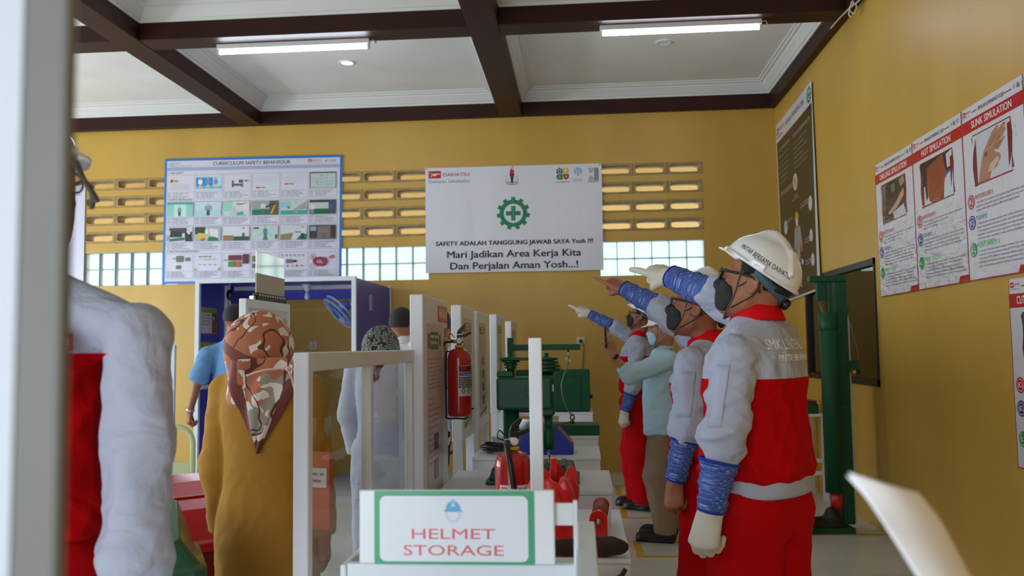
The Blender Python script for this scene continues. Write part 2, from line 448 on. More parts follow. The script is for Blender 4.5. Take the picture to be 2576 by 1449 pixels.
def net_obj(name, fn, lo, hi, h, mats, parent=None, attrs=None, relax=1):
    P, F = snet(fn, lo, hi, h)
    for _ in range(relax):                                     # even the net out along its own edges
        acc = np.zeros_like(P); n = np.zeros(len(P))
        for a, b in ((0, 1), (1, 2), (2, 3), (3, 0)):
            np.add.at(acc, F[:, a], P[F[:, b]]); np.add.at(n, F[:, a], 1)
            np.add.at(acc, F[:, b], P[F[:, a]]); np.add.at(n, F[:, b], 1)
        P = P*.5+acc/np.maximum(n, 1)[:, None]*.5
    me = bpy.data.meshes.new(name)
    me.vertices.add(len(P)); me.vertices.foreach_set('co', P.ravel())
    me.loops.add(F.size); me.loops.foreach_set('vertex_index', F.ravel().astype(np.int32))
    me.polygons.add(len(F)); me.polygons.foreach_set('loop_start', np.arange(0, F.size, 4, dtype=np.int32))
    me.polygons.foreach_set('use_smooth', np.ones(len(F), bool))
    me.update(calc_edges=True); me.validate()
    for mm in (mats if isinstance(mats, (list, tuple)) else [mats]): me.materials.append(mm)
    for k, g in (attrs or {}).items():
        at = me.attributes.new(k, 'FLOAT', 'POINT'); at.data.foreach_set('value', g(P.astype(np.float32)).astype(np.float32))
    o = bpy.data.objects.new(name, me); COL.objects.link(o)
    if parent is not None: o.parent = parent
    return o
# ------------------------------------------------------------------ materials of the building
YB, XR, ZC = 9.45, 2.17, 4.24                       # back wall, right wall, ceiling
M_wall = mat('yellow_paint', (200, 159, 70), 0.42, var=(1.6, 0.08, (1, 1, .35)), bump=(14, 0.05))
M_beam = mat('brown_gloss_paint', (50, 21, 15), 0.5, spec=.25, var=(3, 0.22), bump=(9, 0.12))
M_ceil = mat('ceiling_board', (240, 240, 238), 0.7, var=(1.6, 0.05))
M_corn = mat('white_plaster', (222, 222, 220), 0.55, bump=(40, 0.15))
M_vent = mat('bare_cast_concrete', (168, 142, 92), 0.8, var=(14, 0.16), bump=(30, 0.3))
M_grout = mat('pale_green_joint', (150, 196, 192), 0.6)
M_dark = mat('dark_brown_window_frame', (30, 26, 24), 0.4)
M_out = mat('outside_paving', (190, 186, 176), 0.9, var=(2, 0.1))
M_eave = mat('cream_eave_boards', (214, 186, 130), 0.8)

def floor_mat():
    m = mat('cream_floor_paint', (208, 208, 200), 0.28, var=(2.2, 0.09))
    nt = m.node_tree; b = nt.nodes['Principled BSDF']
    tc = nt.nodes.new('ShaderNodeTexCoord')
    n = nt.nodes.new('ShaderNodeTexNoise'); n.inputs['Scale'].default_value = 3; n.inputs['Detail'].default_value = 6
    nt.links.new(tc.outputs['Object'], n.inputs['Vector'])
    v = nt.nodes.new('ShaderNodeTexVoronoi'); v.feature = 'DISTANCE_TO_EDGE'; v.inputs['Scale'].default_value = 0.9
    mx = nt.nodes.new('ShaderNodeMix'); mx.data_type = 'RGBA'; mx.inputs[0].default_value = 0.25
    nt.links.new(tc.outputs['Object'], mx.inputs[6]); nt.links.new(n.outputs['Color'], mx.inputs[7]); nt.links.new(mx.outputs[2], v.inputs['Vector'])
    r = nt.nodes.new('ShaderNodeMapRange'); r.inputs[1].default_value = 0.0; r.inputs[2].default_value = 0.006; r.inputs[3].default_value = 0.72; r.inputs[4].default_value = 1
    nt.links.new(v.outputs['Distance'], r.inputs[0])
    old = b.inputs['Base Color'].links[0].from_socket
    k = nt.nodes.new('ShaderNodeMix'); k.data_type = 'RGBA'; k.blend_type = 'MULTIPLY'; k.inputs[0].default_value = 1
    nt.links.new(old, k.inputs[6]); nt.links.new(r.outputs[0], k.inputs[7]); nt.links.new(k.outputs[2], b.inputs['Base Color'])
    rr = nt.nodes.new('ShaderNodeMapRange'); rr.inputs[3].default_value = 0.18; rr.inputs[4].default_value = 0.5
    nt.links.new(n.outputs['Fac'], rr.inputs[0]); nt.links.new(rr.outputs[0], b.inputs['Roughness'])
    return m
M_floor = floor_mat()
def glassblock_mat():
    m = bpy.data.materials.new('ribbed_glass_block'); m.use_nodes = True; nt = m.node_tree; nt.nodes.clear()
    o = nt.nodes.new('ShaderNodeOutputMaterial'); t = nt.nodes.new('ShaderNodeBsdfTranslucent'); g = nt.nodes.new('ShaderNodeBsdfGlossy'); r = nt.nodes.new('ShaderNodeBsdfRefraction')
    t.inputs['Color'].default_value = (0.90, 0.97, 0.95, 1); g.inputs['Roughness'].default_value = 0.15
    r.inputs['Color'].default_value = (0.92, 0.98, 0.97, 1); r.inputs['Roughness'].default_value = 0.35; r.inputs['IOR'].default_value = 1.1
    w = nt.nodes.new('ShaderNodeTexWave'); w.inputs['Scale'].default_value = 22; w.inputs['Distortion'].default_value = 6
    tc = nt.nodes.new('ShaderNodeTexCoord'); nt.links.new(tc.outputs['Object'], w.inputs['Vector'])
    bp = nt.nodes.new('ShaderNodeBump'); bp.inputs['Strength'].default_value = 0.4; nt.links.new(w.outputs['Fac'], bp.inputs['Height'])
    for s in (g, r): nt.links.new(bp.outputs['Normal'], s.inputs['Normal'])
    a = nt.nodes.new('ShaderNodeMixShader'); a.inputs[0].default_value = 0.5
    nt.links.new(t.outputs[0], a.inputs[1]); nt.links.new(r.outputs[0], a.inputs[2])
    b = nt.nodes.new('ShaderNodeMixShader'); b.inputs[0].default_value = 0.06
    nt.links.new(a.outputs[0], b.inputs[1]); nt.links.new(g.outputs[0], b.inputs[2]); nt.links.new(b.outputs[0], o.inputs[0])
    return m
M_gblock = glassblock_mat()
def struct(name, mb, m, parent=None, **k):
    o = mb.build(name, m, parent, **k)
    if parent is None: o['kind'] = 'structure'
    return o

# ------------------------------------------------------------------ the setting
struct('floor', MB().box(-8.4, XR, -2.2, YB, -0.1, 0), M_floor)
struct('ground_outside', MB().box(-30, 20, YB+0.15, 40, -0.2, -0.05).box(-30, 20, -30, -2.35, -0.2, -0.05).box(-30, -8.55, -2.35, YB+0.15, -0.2, -0.05), M_out)
struct('ceiling', MB().box(-8.4, XR, -2.2, YB, ZC, ZC+0.1), M_ceil)
# back wall with three openings of glass blocks and the ventilation blocks over them
BAYS = [(-5.75, -4.61), (-2.83, -1.69), (0.222, 1.362)]
GZ0, GZ1 = 2.14, 2.525
ROWZ = [2.705, 2.912, 3.119, 3.325]; VH = 0.132
w = MB(); xs = [-8.55]
for a, b in BAYS: xs += [a, b]
xs.append(XR+0.15)
Y2 = YB+0.15
for i in range(0, len(xs), 2): w.box(xs[i], xs[i+1], YB, Y2, -0.1, ZC+0.1)
for a, b in BAYS:
    w.box(a, b, YB, Y2, -0.1, GZ0)
    zs = [GZ1]
    for z in ROWZ: zs += [z-VH/2, z+VH/2]
    zs.append(ZC+0.1)
    for i in range(0, len(zs), 2): w.box(a, b, YB, Y2, zs[i], zs[i+1])
struct('wall_back', w, M_wall, fix=False)
# right wall with a window opening
WY0, WY1, WZ0, WZ1 = 6.47, 8.44, 1.05, 2.0
w = MB().box(XR, XR+.15, -2.35, WY0, -.1, ZC+.1).box(XR, XR+.15, WY1, YB, -.1, ZC+.1).box(XR, XR+.15, WY0, WY1, -.1, WZ0).box(XR, XR+.15, WY0, WY1, WZ1, ZC+.1)
struct('wall_right', w, M_wall, fix=False)
# left wall with its row of windows and the front wall with the wide entrance (both out of the picture)
w = MB().box(-8.55, -8.4, -2.35, .6, -.1, ZC+.1).box(-8.55, -8.4, 8.6, YB, -.1, ZC+.1).box(-8.55, -8.4, .6, 8.6, -.1, .9).box(-8.55, -8.4, .6, 8.6, 3.1, ZC+.1)
struct('wall_left', w, M_wall, fix=False)
w = MB().box(-8.4, -4.0, -2.35, -2.2, -.1, ZC+.1).box(-.4, XR, -2.35, -2.2, -.1, ZC+.1).box(-4.0, -.4, -2.35, -2.2, 2.75, ZC+.1)
struct('wall_front', w, M_wall, fix=False)
# eave outside, over the ventilation blocks
struct('ceiling_eave', MB().prism([(Y2, 4.05), (Y2, 3.97), (11.6, 2.92), (11.6, 3.02)], -9, 3.5, 'x'), M_eave)
# neighbouring room behind the sliding window
w = MB()
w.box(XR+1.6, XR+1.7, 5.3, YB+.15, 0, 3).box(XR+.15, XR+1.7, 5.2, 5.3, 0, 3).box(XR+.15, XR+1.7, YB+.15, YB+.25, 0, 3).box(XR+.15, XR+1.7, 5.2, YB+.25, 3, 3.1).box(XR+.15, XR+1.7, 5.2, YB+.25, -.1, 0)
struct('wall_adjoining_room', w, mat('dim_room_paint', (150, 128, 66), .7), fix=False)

# glass-block windows: blocks and joints
for i, (a, b) in enumerate(BAYS):
    blk = MB(); jn = MB(); n = 6; s = (b-a)/n; hz = (GZ1-GZ0)/2
    for k in range(n):
        for j in range(2):
            blk.box(a+k*s+.0035, a+(k+1)*s-.0035, YB+.012, YB+.10, GZ0+j*hz+.0035, GZ0+(j+1)*hz-.0035)
    o = struct('window_%d' % (i+1), blk, M_gblock, bevel=0.012)
    for k in range(n+1): jn.box(a+k*s-.0035, a+k*s+.0035, YB+.008, YB+.09, GZ0, GZ1)
    for j in range(3): jn.box(a, b, YB+.008, YB+.09, GZ0+j*hz-.0035, GZ0+j*hz+.0035)
    jn.build('joint', M_grout, o)
# ventilation blocks: one casting each, with a rounded slot
def vent(x0, x1, z):
    n = 64; hw, hh = (x1-x0)/2, VH/2; cx = (x0+x1)/2; mb = MB()
    def se(w_, h_, e): return [(cx+w_*math.copysign(abs(math.cos(t))**(2/e), math.cos(t)), z+h_*math.copysign(abs(math.sin(t))**(2/e), math.sin(t))) for t in [2*math.pi*(k+.5)/n for k in range(n)]]
    loops = [(se(hw-.002, hh-.002, 60), Y2), (se(hw-.002, hh-.002, 60), YB-.004), (se(hw-.027, hh-.022, 7), YB-.004), (se(hw-.034, hh-.030, 5), YB+.05), (se(hw-.034, hh-.030, 5), Y2)]
    v = [(p[0], y, p[1]) for L, y in loops for p in L]; f = []
    for i in range(len(loops)-1):
        for k in range(n): f.append((i*n+k, i*n+(k+1) % n, (i+1)*n+(k+1) % n, (i+1)*n+k))
    mb.add(v, f)
    return mb
proto_v = {}
for a, b in BAYS:
    s = (b-a)/3
    for z in ROWZ:
        for k in range(3): struct('ventilation_block', vent(a+k*s, a+(k+1)*s, z), M_vent)

# beams of the ceiling grid
BZ = 3.955
nb = 0
def beam(x0, x1, y0, y1, z0=BZ, z1=ZC+.02):
    global nb; nb += 1
    struct('trim_%d' % nb, MB().box(x0, x1, y0, y1, z0, z1), M_beam, bevel=0.006)
beam(-8.4, XR, YB-.07, YB-.001)                      # against the back wall
beam(XR-.07, XR-.001, -2.2, YB-.07)                  # against the right wall
beam(-3.86, -3.62, -2.2, YB-.07)                     # long beams
beam(-.87, -.62, -2.2, YB-.07)
for y0, y1 in ((6.68, 6.92), (3.3, 3.54)):
    for x0, x1 in ((-8.4, -3.86), (-3.62, -.87), (-.62, XR-.07)): beam(x0, x1, y0, y1, BZ+.004)
# cornices round every ceiling bay
CP = [(0, 4.105), (.012, 4.105), (.018, 4.125), (.03, 4.13), (.05, 4.155), (.085, 4.19), (.09, 4.205), (.115, 4.21), (.12, 4.225), (.14, 4.228), (.142, 4.24)]
def cornice(x0, x1, y0, y1):
    global nb; nb += 1
    v = []; n = len(CP)
    for o, z in CP: v += [(x0+o, y0+o, z), (x1-o, y0+o, z), (x1-o, y1-o, z), (x0+o, y1-o, z)]
    f = [(i*4+k, i*4+(k+1) % 4, (i+1)*4+(k+1) % 4, (i+1)*4+k) for i in range(n-1) for k in range(4)]
    struct('trim_%d' % nb, MB().add(v, f), M_corn)
for x0, x1 in ((-8.4, -3.86), (-3.62, -.87), (-.62, XR-.07)):
    for y0, y1 in ((6.92, YB-.07), (3.54, 6.68)): cornice(x0, x1, y0, y1)
# sliding window in the right wall
fr = MB(); t = .05; xa, xb = XR-.012, XR+.06
fr.box(xa, xb, WY0, WY1, WZ0, WZ0+t).box(xa, xb, WY0, WY1, WZ1-t, WZ1).box(xa, xb, WY0, WY0+.02, WZ0, WZ1).box(xa, xb, WY1-t, WY1, WZ0, WZ1)
ym = WY0+1.35
fr.box(xa+.02, xb-.01, ym-.03, ym+.03, WZ0, WZ1)
wf = struct('window_4', fr, M_dark)
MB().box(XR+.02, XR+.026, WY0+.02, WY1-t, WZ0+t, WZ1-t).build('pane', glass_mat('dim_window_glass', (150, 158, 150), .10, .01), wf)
# yellow floor markings
M_tape = mat('yellow_floor_paint', (206, 160, 40), .5, var=(9, .15))
def mark(x0, x1, y0, y1, t, label):
    mb = MB(); z = .0015
    for r in ((x0, x1, y0, y0+t), (x0, x1, y1-t, y1), (x0, x0+t, y0+t, y1-t), (x1-t, x1, y0+t, y1-t)): mb.box(*r, .0002, z)
    tag(mb.build('floor_marking', M_tape), label, 'floor marking', 'yellow standing squares on the floor')
mark(.335, .93, 5.72, 6.19, .05, 'nearest yellow square on the floor, behind the two front workers')
mark(.30, .92, 6.98, 7.52, .05, 'yellow square on the floor under the black shoes of the farthest worker')
mark(.30, .92, 8.0, 8.62, .05, 'farthest yellow square on the floor, close to the back wall')
tag(MB().box(1.45, XR-.001, 6.40, 6.45, .0002, .0015).build('floor_marking', M_tape), 'single yellow line on the floor in front of the green press', 'floor marking')
# ------------------------------------------------------------------ banner and posters
WHITE, INK, RED, BLUE, GRN = (226, 226, 234), (28, 26, 34), (190, 28, 40), (44, 104, 176), (16, 122, 84)
def red_logo(s, x, y, w, h):
    s.rect(x, y, x+w, y+h, RED)
    s.poly([(x+w*.06, y+h*.2), (x+w*.30, y+h*.45), (x+w*.16, y+h*.8), (x+w*.55, y+h*.62), (x+w*.95, y+h*.42), (x+w*.7, y+h*.36), (x+w*.42, y+h*.4)], (240, 240, 242))
def four_badges(s, x, y, r):
    s.poly([(x, y+r*.35), (x+r*.5, y), (x+r, y+r*.35), (x+r, y+r), (x, y+r)][::-1], (24, 40, 84)); s.ring(x+r*.5, y+r*.55, r*.18, r*.3, (200, 210, 230))
    s.poly([(x+r*1.1, y+r*.1), (x+r*1.75, y+r*.1), (x+r*2.05, y+r*.55), (x+r*1.75, y+r), (x+r*1.1, y+r)][::-1], (214, 186, 40)); s.disc(x+r*1.5, y+r*.52, r*.22, (244, 232, 150))
    s.poly([(x-r*.12, y+r*1.52), (x+r*.2, y+r*1.1), (x+r, y+r*1.1), (x+r, y+r*2), (x+r*.2, y+r*2)][::-1], (24, 124, 56)); s.disc(x+r*.5, y+r*1.55, r*.22, (110, 180, 110))
    s.poly([(x+r*1.1, y+r*1.1), (x+r*2, y+r*1.1), (x+r*2, y+r*1.7), (x+r*1.55, y+r*2.1), (x+r*1.1, y+r*1.7)][::-1], (150, 30, 32)); s.disc(x+r*1.55, y+r*1.52, r*.22, (226, 150, 60))
def bulb(s, x, y, r, c):
    s.ring(x, y, r*.55, r, c, 130, 410); s.ring(x, y, r*.25, r*.42, c, 150, 390); s.rect(x-r*.12, y-r*.1, x+r*.12, y+r*1.1, (130, 140, 160)); s.rect(x-r*.3, y+r*1.05, x+r*.3, y+r*1.2, c)
def stripes_logo(s, x, y, w, h, c):
    for k in range(4): s.rect(x+w*(.62+.11*k), y, x+w*(.68+.11*k), y+h, c)
    for k in range(4):
        r = w*(.1+.14*k)
        s.ring(x-w*.02, y, r, r+w*.05, c, 0, 75, 12); s.ring(x-w*.02, y+h, r, r+w*.05, c, -75, 0, 12)

# --- white banner on the back wall
BW, BH = 1.98, 1.19
b = Sheet(BW, BH, WHITE, 40, 24, shape=lambda u, v: .006+.004*np.sin(u*7.4+1)+.003*np.sin(u*17+v*2)*(.3+v/BH)+.006*(v/BH)**2, back=(210, 210, 215))
def bz(x, y): return (x-97)/2153*BW, (y-(105-.0232*(x-97)))/1262*BH
def btext(t, x0, x1, y, h, c, bold=0, shear=0):
    a, yy = bz(x0, y); q, _ = bz(x1, y); _, y2 = bz(x0, y+.0*1); b.text(t, a, yy, h/1262*BH, c, w=q-a, bold=bold, shear=shear)
b.wave = .5
red_logo(b, .036, .035, .142, .085)
btext('DAIHATSU', 318, 638, 206, 44, (186, 30, 50), .02)
btext('Daihatsu Sahabatku', 138, 638, 286, 38, BLUE, .004)
x, y = bz(1163, 155)                                             # torch and open book
b.disc(x, y, .026, (196, 24, 40), .03); b.poly([(x-.024, y), (x-.004, y-.055), (x+.012, y-.02), (x+.025, y)][::-1], (196, 24, 40))
b.rect(x-.026, y+.022, x+.026, y+.044, INK); b.poly([(x-.02, y+.046), (x-.008, y+.128), (x+.008, y+.128), (x+.02, y+.046)], INK)
for sg in (-1, 1):
    b.line([(x+sg*.008, y+.125), (x+sg*.035, y+.112), (x+sg*.068, y+.118)], .007, INK)
    for k in range(5): b.line([(x+sg*.03, y+.034+.015*k), (x+sg*.066, y+.034+.015*k)], .0015, (120, 120, 130))
    b.line([(x+sg*.068, y+.03), (x+sg*.068, y+.118)], .0025, (60, 60, 70))
b.line([(x-.06, y+.128), (x-.02, y+.142), (x+.02, y+.142), (x+.06, y+.128)], .007, INK)
x, y = bz(1705, 105); four_badges(b, x, y, .068)
btext('CSR DAIHATSU', 1698, 1860, 287, 18, (176, 40, 60), .01)
x, y = bz(1966, 150); bulb(b, x, y, .043, (128, 188, 220))
btext('PINTAR', 1915, 2015, 255, 18, (110, 170, 210), .01); btext('BERSAMA DAIHATSU', 1895, 2040, 274, 11, (110, 130, 160))
x, y = bz(2088, 110); stripes_logo(b, x, y, .11, .145, (40, 44, 60)); btext('KAP INSTITUTE', 2080, 2205, 284, 14, (50, 50, 60), .01)
x, y = bz(1174, 650); b.gear(x, y, .186, GRN, 11, .58, WHITE)
btext('SAFETY ADALAH TANGGUNG JAWAB SAYA Yosh !!!', 220, 2130, 1042, 52, INK, .055)
btext('Mari Jadikan Area Kerja Kita', 358, 1988, 1186, 84, (26, 24, 44), .038)
btext('Dan Perjalan Aman Yosh...!', 396, 1950, 1322, 84, (26, 24, 44), .038)
for k in range(1, 8): b.rect(k*BW/8-.0008, .3, k*BW/8+.0008, BH*.98, (214, 214, 224))      # fold creases of the cloth, their shade drawn in as darker lines
M_ban = print_mat('banner_vinyl', .45, .12, 3.0)
ban = b.build('banner', M_ban, (-1.72, YB-.012, 3.402), (1, -.003, 0), (0, -1, 0), None, 'white safety banner with a green cross in a gear, on the back wall', 'banner')
for u in (.02, BW/2, BW-.02): MB().cyl((u, -.012, .002), (u, -.012, .012), .006, n=8).build('nail', M_dark, ban)

# --- curriculum poster with blue edge
CW, CH = 2.10, 1.455
c = Sheet(CW, CH, (38, 118, 200), 20, 14, shape=lambda u, v: .005+.004*np.sin(u*5+2)+.003*np.sin(v*6), back=(230, 230, 230))
PAP = (214, 212, 226)
c.rect(.028, .028, CW-.028, CH-.028, PAP)
c.rect(.03, .105, CW-.03, .145, (164, 172, 206))
GRY = (150, 150, 160)
stripes_logo(c, .04, .045, .055, .055, GRY); c.text('KAP', .10, .073, .03, GRY, w=.09); c.text('INSTITUTE', .10, .108, .03, GRY, w=.22)
c.text('CURRICULUM SAFETY BEHAVIOUR', .575, .088, .042, (40, 36, 48), w=.92, bold=.02)
red_logo(c, 1.70, .042, .05, .03); c.text('DAIHATSU', 1.76, .068, .022, RED, w=.10); c.rect(1.70, .083, 1.86, .088, (150, 160, 200))
c.line([(1.895, .05), (1.91, .085), (1.93, .045)], .006, RED); c.text('CARE', 1.935, .078, .028, (40, 120, 130), w=.09, shear=.2)
c.text('1. PMR SAFETY', .045, .180, .022, (60, 56, 66), w=.19, bold=.01)
c.text('2. SAFETY BEHAVIOUR', .045, .492, .022, (60, 56, 66), w=.29, bold=.01)
c.text('3. HEALTH & ENVIRONTMENT', .045, 1.095, .022, (60, 56, 66), w=.39, bold=.01)
def person_pic(x, y, h, top, legs, hat=None, wide=.32):
    c.disc(x, y+h*.1, h*.09, hat or (200, 170, 140)); c.poly(rrect(x-h*wide/2, x+h*wide/2, y+h*.18, y+h*.58, h*.07)[::-1], top)
    c.rect(x-h*.13, y+h*.56, x-h*.01, y+h, legs); c.rect(x+h*.01, y+h*.56, x+h*.13, y+h, legs)
def grid_text(x, y, w, h):
    c.line([(x, y), (x+w, y)], .002, GRY); c.line([(x+.055, y), (x+.055, y+h)], .002, GRY)
    for k in range(4):
        yy = y+.008+k*(h-.01)/4
        c.scribble(x+.004, yy, x+.04, .010, (150, 148, 162)); c.scribble(x+.065, yy, x+.065+(w-.08)*random.uniform(.5, 1), .011, (138, 136, 152))
X0, DX, CWD = .045, .336, .318
def cell(col, y, hp, ht):
    x = X0+col*DX; c.frame(x-.006, y-.006, x+CWD, y+hp+ht, .0025, (150, 148, 160)); grid_text(x, y+hp+.008, CWD-.01, ht-.012); return x, x+CWD-.012
Y1, H1 = .198, .19
for k in range(6): cell(k, Y1, H1, .095)
x = X0; c.rect(x+.03, Y1+.05, x+.085, Y1+.075, (196, 40, 36)); c.rect(x+.06, Y1+.055, x+.115, Y1+.08, (200, 200, 60)); c.rect(x+.03, Y1+.075, x+.05, Y1+.085, (196, 40, 36)); c.rect(x+.08, Y1+.055, x+.118, Y1+.078, (120, 180, 70))
for k in range(7): c.scribble(x+.03, Y1+.10+k*.012, x+.25, .006, (196, 196, 206))
x = X0+DX; c.rect(x, Y1+.02, x+.30, Y1+.18, (190, 220, 240)); c.rect(x, Y1+.03, x+.2, Y1+.13, (60, 140, 200)); c.rect(x, Y1+.135, x+.3, Y1+.16, (90, 170, 220))
for xx, a in ((.05, (240, 240, 244)), (.14, (90, 160, 210)), (.235, (90, 160, 210))):
    c.disc(x+xx, Y1+.04, .014, (214, 150, 110)); c.poly(rrect(x+xx-.025, x+xx+.025, Y1+.055, Y1+.11, .015)[::-1], a); c.line([(x+xx, Y1+.11), (x+xx-.02, Y1+.17)], .013, (226, 200, 120)); c.line([(x+xx, Y1+.11), (x+xx+.025, Y1+.17)], .013, (226, 200, 120))
x = X0+2*DX; g = (96, 96, 104)
for r in ((.09, .07, .11, .15), (.11, .11, .22, .135), (.17, .065, .22, .1), (.20, .13, .22, .15)): c.rect(x+r[0], Y1+r[1], x+r[2], Y1+r[3], g)
c.rect(x+.24, Y1+.07, x+.27, Y1+.085, (196, 40, 36)); c.rect(x+.27, Y1+.07, x+.295, Y1+.085, (180, 190, 60))
for k, yy in ((3, .155), (4, .12)):
    x = X0+k*DX; c.rect(x+.04, Y1+yy, x+.08, Y1+yy+.014, (196, 40, 36)); c.rect(x+.08, Y1+yy, x+.11, Y1+yy+.012, (214, 160, 50)); c.rect(x+.11, Y1+yy, x+.15, Y1+yy+.013, (130, 180, 80))
    for q in range(6): c.scribble(x+.03, Y1+.03+q*.015, x+.28, .005, (200, 200, 212))
x = X0+5*DX; c.rect(x, Y1-.004, x+.306, Y1+.182, (70, 78, 76)); c.rect(x+.008, Y1+.01, x+.30, Y1+.178, (186, 204, 200))
for q in range(9):
    for z in range(4):
        if random.random() < .6: c.rect(x+.03+q*.028, Y1+.035+z*.034, x+.045+q*.028, Y1+.04+z*.034, (90, 100, 104))
for xx in (.07, .13): c.poly([(x+xx, Y1+.12), (x+xx+.02, Y1+.12), (x+xx+.01, Y1+.105)], (170, 40, 50))
HP = .175
for row, y in ((0, .51), (1, .80)):
    for k in range(6): cell(k, y, HP, .10)
y = .515
def scene(col, y, bg, items):
    x = X0+col*DX; w_, h_ = CWD-.012, HP-.012
    c.rect(x, y, x+w_, y+h_, bg)
    for it in items:
        if it[0] == 'r': c.rect(x+it[1]*w_, y+it[2]*h_, x+it[3]*w_, y+it[4]*h_, it[5])
        elif it[0] == 'p': c.poly([(x+a*w_, y+b_*h_) for a, b_ in it[1]], it[2])
        elif it[0] == 'm': person_pic(x+it[1]*w_, y+it[2]*h_, it[3]*h_, it[4], it[5], it[6] if len(it) > 6 else None, it[7] if len(it) > 7 else .32)
        elif it[0] == 'd': c.disc(x+it[1]*w_, y+it[2]*h_, it[3]*h_, it[4])
TEAL, GREEN, BLK, YEL, SKY = (60, 160, 150), (24, 120, 84), (36, 36, 44), (212, 190, 50), (170, 178, 190)
scene(0, y, (190, 226, 220), [('r', 0, 0, 1, .14, TEAL), ('r', 0, .14, .26, 1, (140, 206, 190)), ('r', .74, .14, 1, 1, (140, 206, 190)), ('r', .26, .82, .74, 1, (196, 226, 222)), ('m', .48, .28, .68, (130, 150, 156), (28, 34, 60), None, .4)])
scene(1, y, (200, 214, 226), [('r', 0, .55, 1, 1, (170, 214, 210)), ('m', .5, .1, .86, (140, 160, 166), (30, 36, 66), (150, 200, 190), .62)])
scene(2, y, (206, 214, 216), [('r', 0, 0, .34, .7, (150, 210, 196)), ('p', [(.34, .4), (.9, 1), (.2, 1)], (190, 200, 204)), ('p', [(.5, .8), (.74, .7), (.9, 1), (.5, 1)], (70, 176, 160)), ('r', .4, .3, .44, .7, YEL), ('r', .5, .15, .8, .22, (70, 66, 66)), ('m', .84, .02, .95, (226, 216, 210), (216, 210, 204), YEL, .36)])
scene(3, y, (150, 160, 166), [('r', 0, .6, 1, 1, GREEN), ('r', .66, 0, 1, 1, (96, 86, 70)), ('p', [(.7, .9), (.86, .3), (.9, .3), (.76, .9)], YEL), ('m', .42, .03, .9, (206, 210, 214), (96, 100, 110), (150, 190, 60), .4), ('p', [(.5, .4), (.8, .2), (.84, .28), (.52, .5)], BLK)])
scene(4, y, (190, 204, 204), [('r', 0, .7, 1, 1, (60, 166, 140)), ('r', 0, .1, .4, .5, (130, 200, 206)), ('d', .3, .5, .1, (206, 90, 60)), ('m', .58, .03, .9, (204, 206, 208), (150, 156, 160), YEL, .5), ('p', [(.6, .5), (.95, .1), (1, .6), (.7, .7)], (164, 160, 156))])
scene(5, y, (190, 198, 206), [('r', 0, 0, 1, .18, (60, 62, 70)), ('r', .0, .62, 1, 1, (20, 96, 54)), ('r', .72, 0, 1, 1, (70, 78, 92)), ('m', .1, .15, .9, (216, 216, 220), (140, 140, 150), YEL, .4), ('d', .8, .45, .12, (60, 90, 180))])
y = .805
scene(0, y, (206, 210, 214), [('r', .1, .03, .78, .42, (66, 62, 82)), ('r', .12, .3, .6, .7, (48, 42, 40)), ('p', [(.1, .8), (.7, .7), (.7, .92), (.1, 1)], GREEN), ('m', .06, .05, .9, (206, 206, 204), (150, 150, 150), YEL), ('p', [(.7, .4), (.98, .3), (1, 1), (.72, 1)], (40, 42, 50)), ('m', .86, .15, .6, (210, 210, 214), BLK)])
scene(1, y, (170, 176, 180), [('r', 0, 0, .4, .5, (50, 56, 58)), ('p', [(.5, .7), (.86, .7), (.95, 1), (.5, 1)], GREEN), ('p', [(.12, .4), (.6, .5), (.6, .66), (.12, .9)], YEL), ('d', .3, .8, .2, (206, 60, 90)), ('m', .46, .03, .8, (226, 226, 226), (190, 190, 194), YEL), ('p', [(.55, .1), (.9, .2), (.9, .8), (.6, .6)], (222, 222, 224))])
scene(2, y, (212, 212, 220), [('r', 0, .62, .4, 1, (150, 118, 70)), ('r', .4, .7, 1, 1, (30, 84, 70)), ('p', [(.8, .7), (1, .7), (1, 1), (.84, 1)], (70, 76, 80)), ('m', .78, .05, .72, (216, 214, 218), (60, 60, 70), (120, 130, 60), .42)])
scene(3, y, (188, 206, 204), [('p', [(.0, 1), (.35, .5), (.65, .5), (1, 1)], (160, 172, 172)), ('p', [(.42, 1), (.48, .6), (.56, .6), (.64, 1)], (40, 150, 110)), ('r', .06, .08, .28, .2, (70, 74, 84)), ('m', .52, .02, .9, (80, 130, 176), (80, 110, 110), (190, 170, 70), .34), ('r', .9, .6, .98, .9, (60, 50, 56))])
scene(4, y, (202, 206, 212), [('p', [(0, 1), (.0, .62), (.5, .5), (.4, 1)], (140, 126, 92)), ('p', [(.6, 1), (.8, .6), (1, .6), (1, 1)], GREEN), ('m', .84, .03, .92, (214, 216, 222), (44, 48, 70), (150, 180, 60), .36), ('r', .55, .42, .8, .5, (110, 110, 118))])
scene(5, y, (54, 50, 58), [('r', .04, .1, .26, .4, (150, 166, 180)), ('p', [(.3, .1), (.8, .06), (.8, .9), (.3, .9)], (120, 110, 110)), ('m', .56, .06, .9, (130, 140, 170), (90, 96, 120), (190, 200, 210), .5), ('r', .35, .3, .75, .5, (150, 110, 90)), ('r', 0, .9, 1, 1, (110, 104, 100))])
Y4 = 1.115
for k in range(6): cell(k, Y4, .19, .09)
x = X0
for a in ((.08, .04, .1, .06), (.12, .02, .2, .09), (.23, .04, .28, .08), (.12, .13, .17, .17)): c.rect(x+a[0], Y4+a[1], x+a[2], Y4+a[3], random.choice([(110, 104, 100), (66, 56, 60), (170, 150, 120)]))
x += DX; c.scribble(x+.05, Y4+.028, x+.2, .014, (80, 90, 70)); c.rect(x+.05, Y4+.06, x+.08, Y4+.066, (200, 160, 60)); c.rect(x+.1, Y4+.06, x+.26, Y4+.068, (150, 196, 140))
for q in range(4): c.rect(x+.05+q*.06, Y4+.12, x+.08+q*.06, Y4+.128, (140, 130, 120))
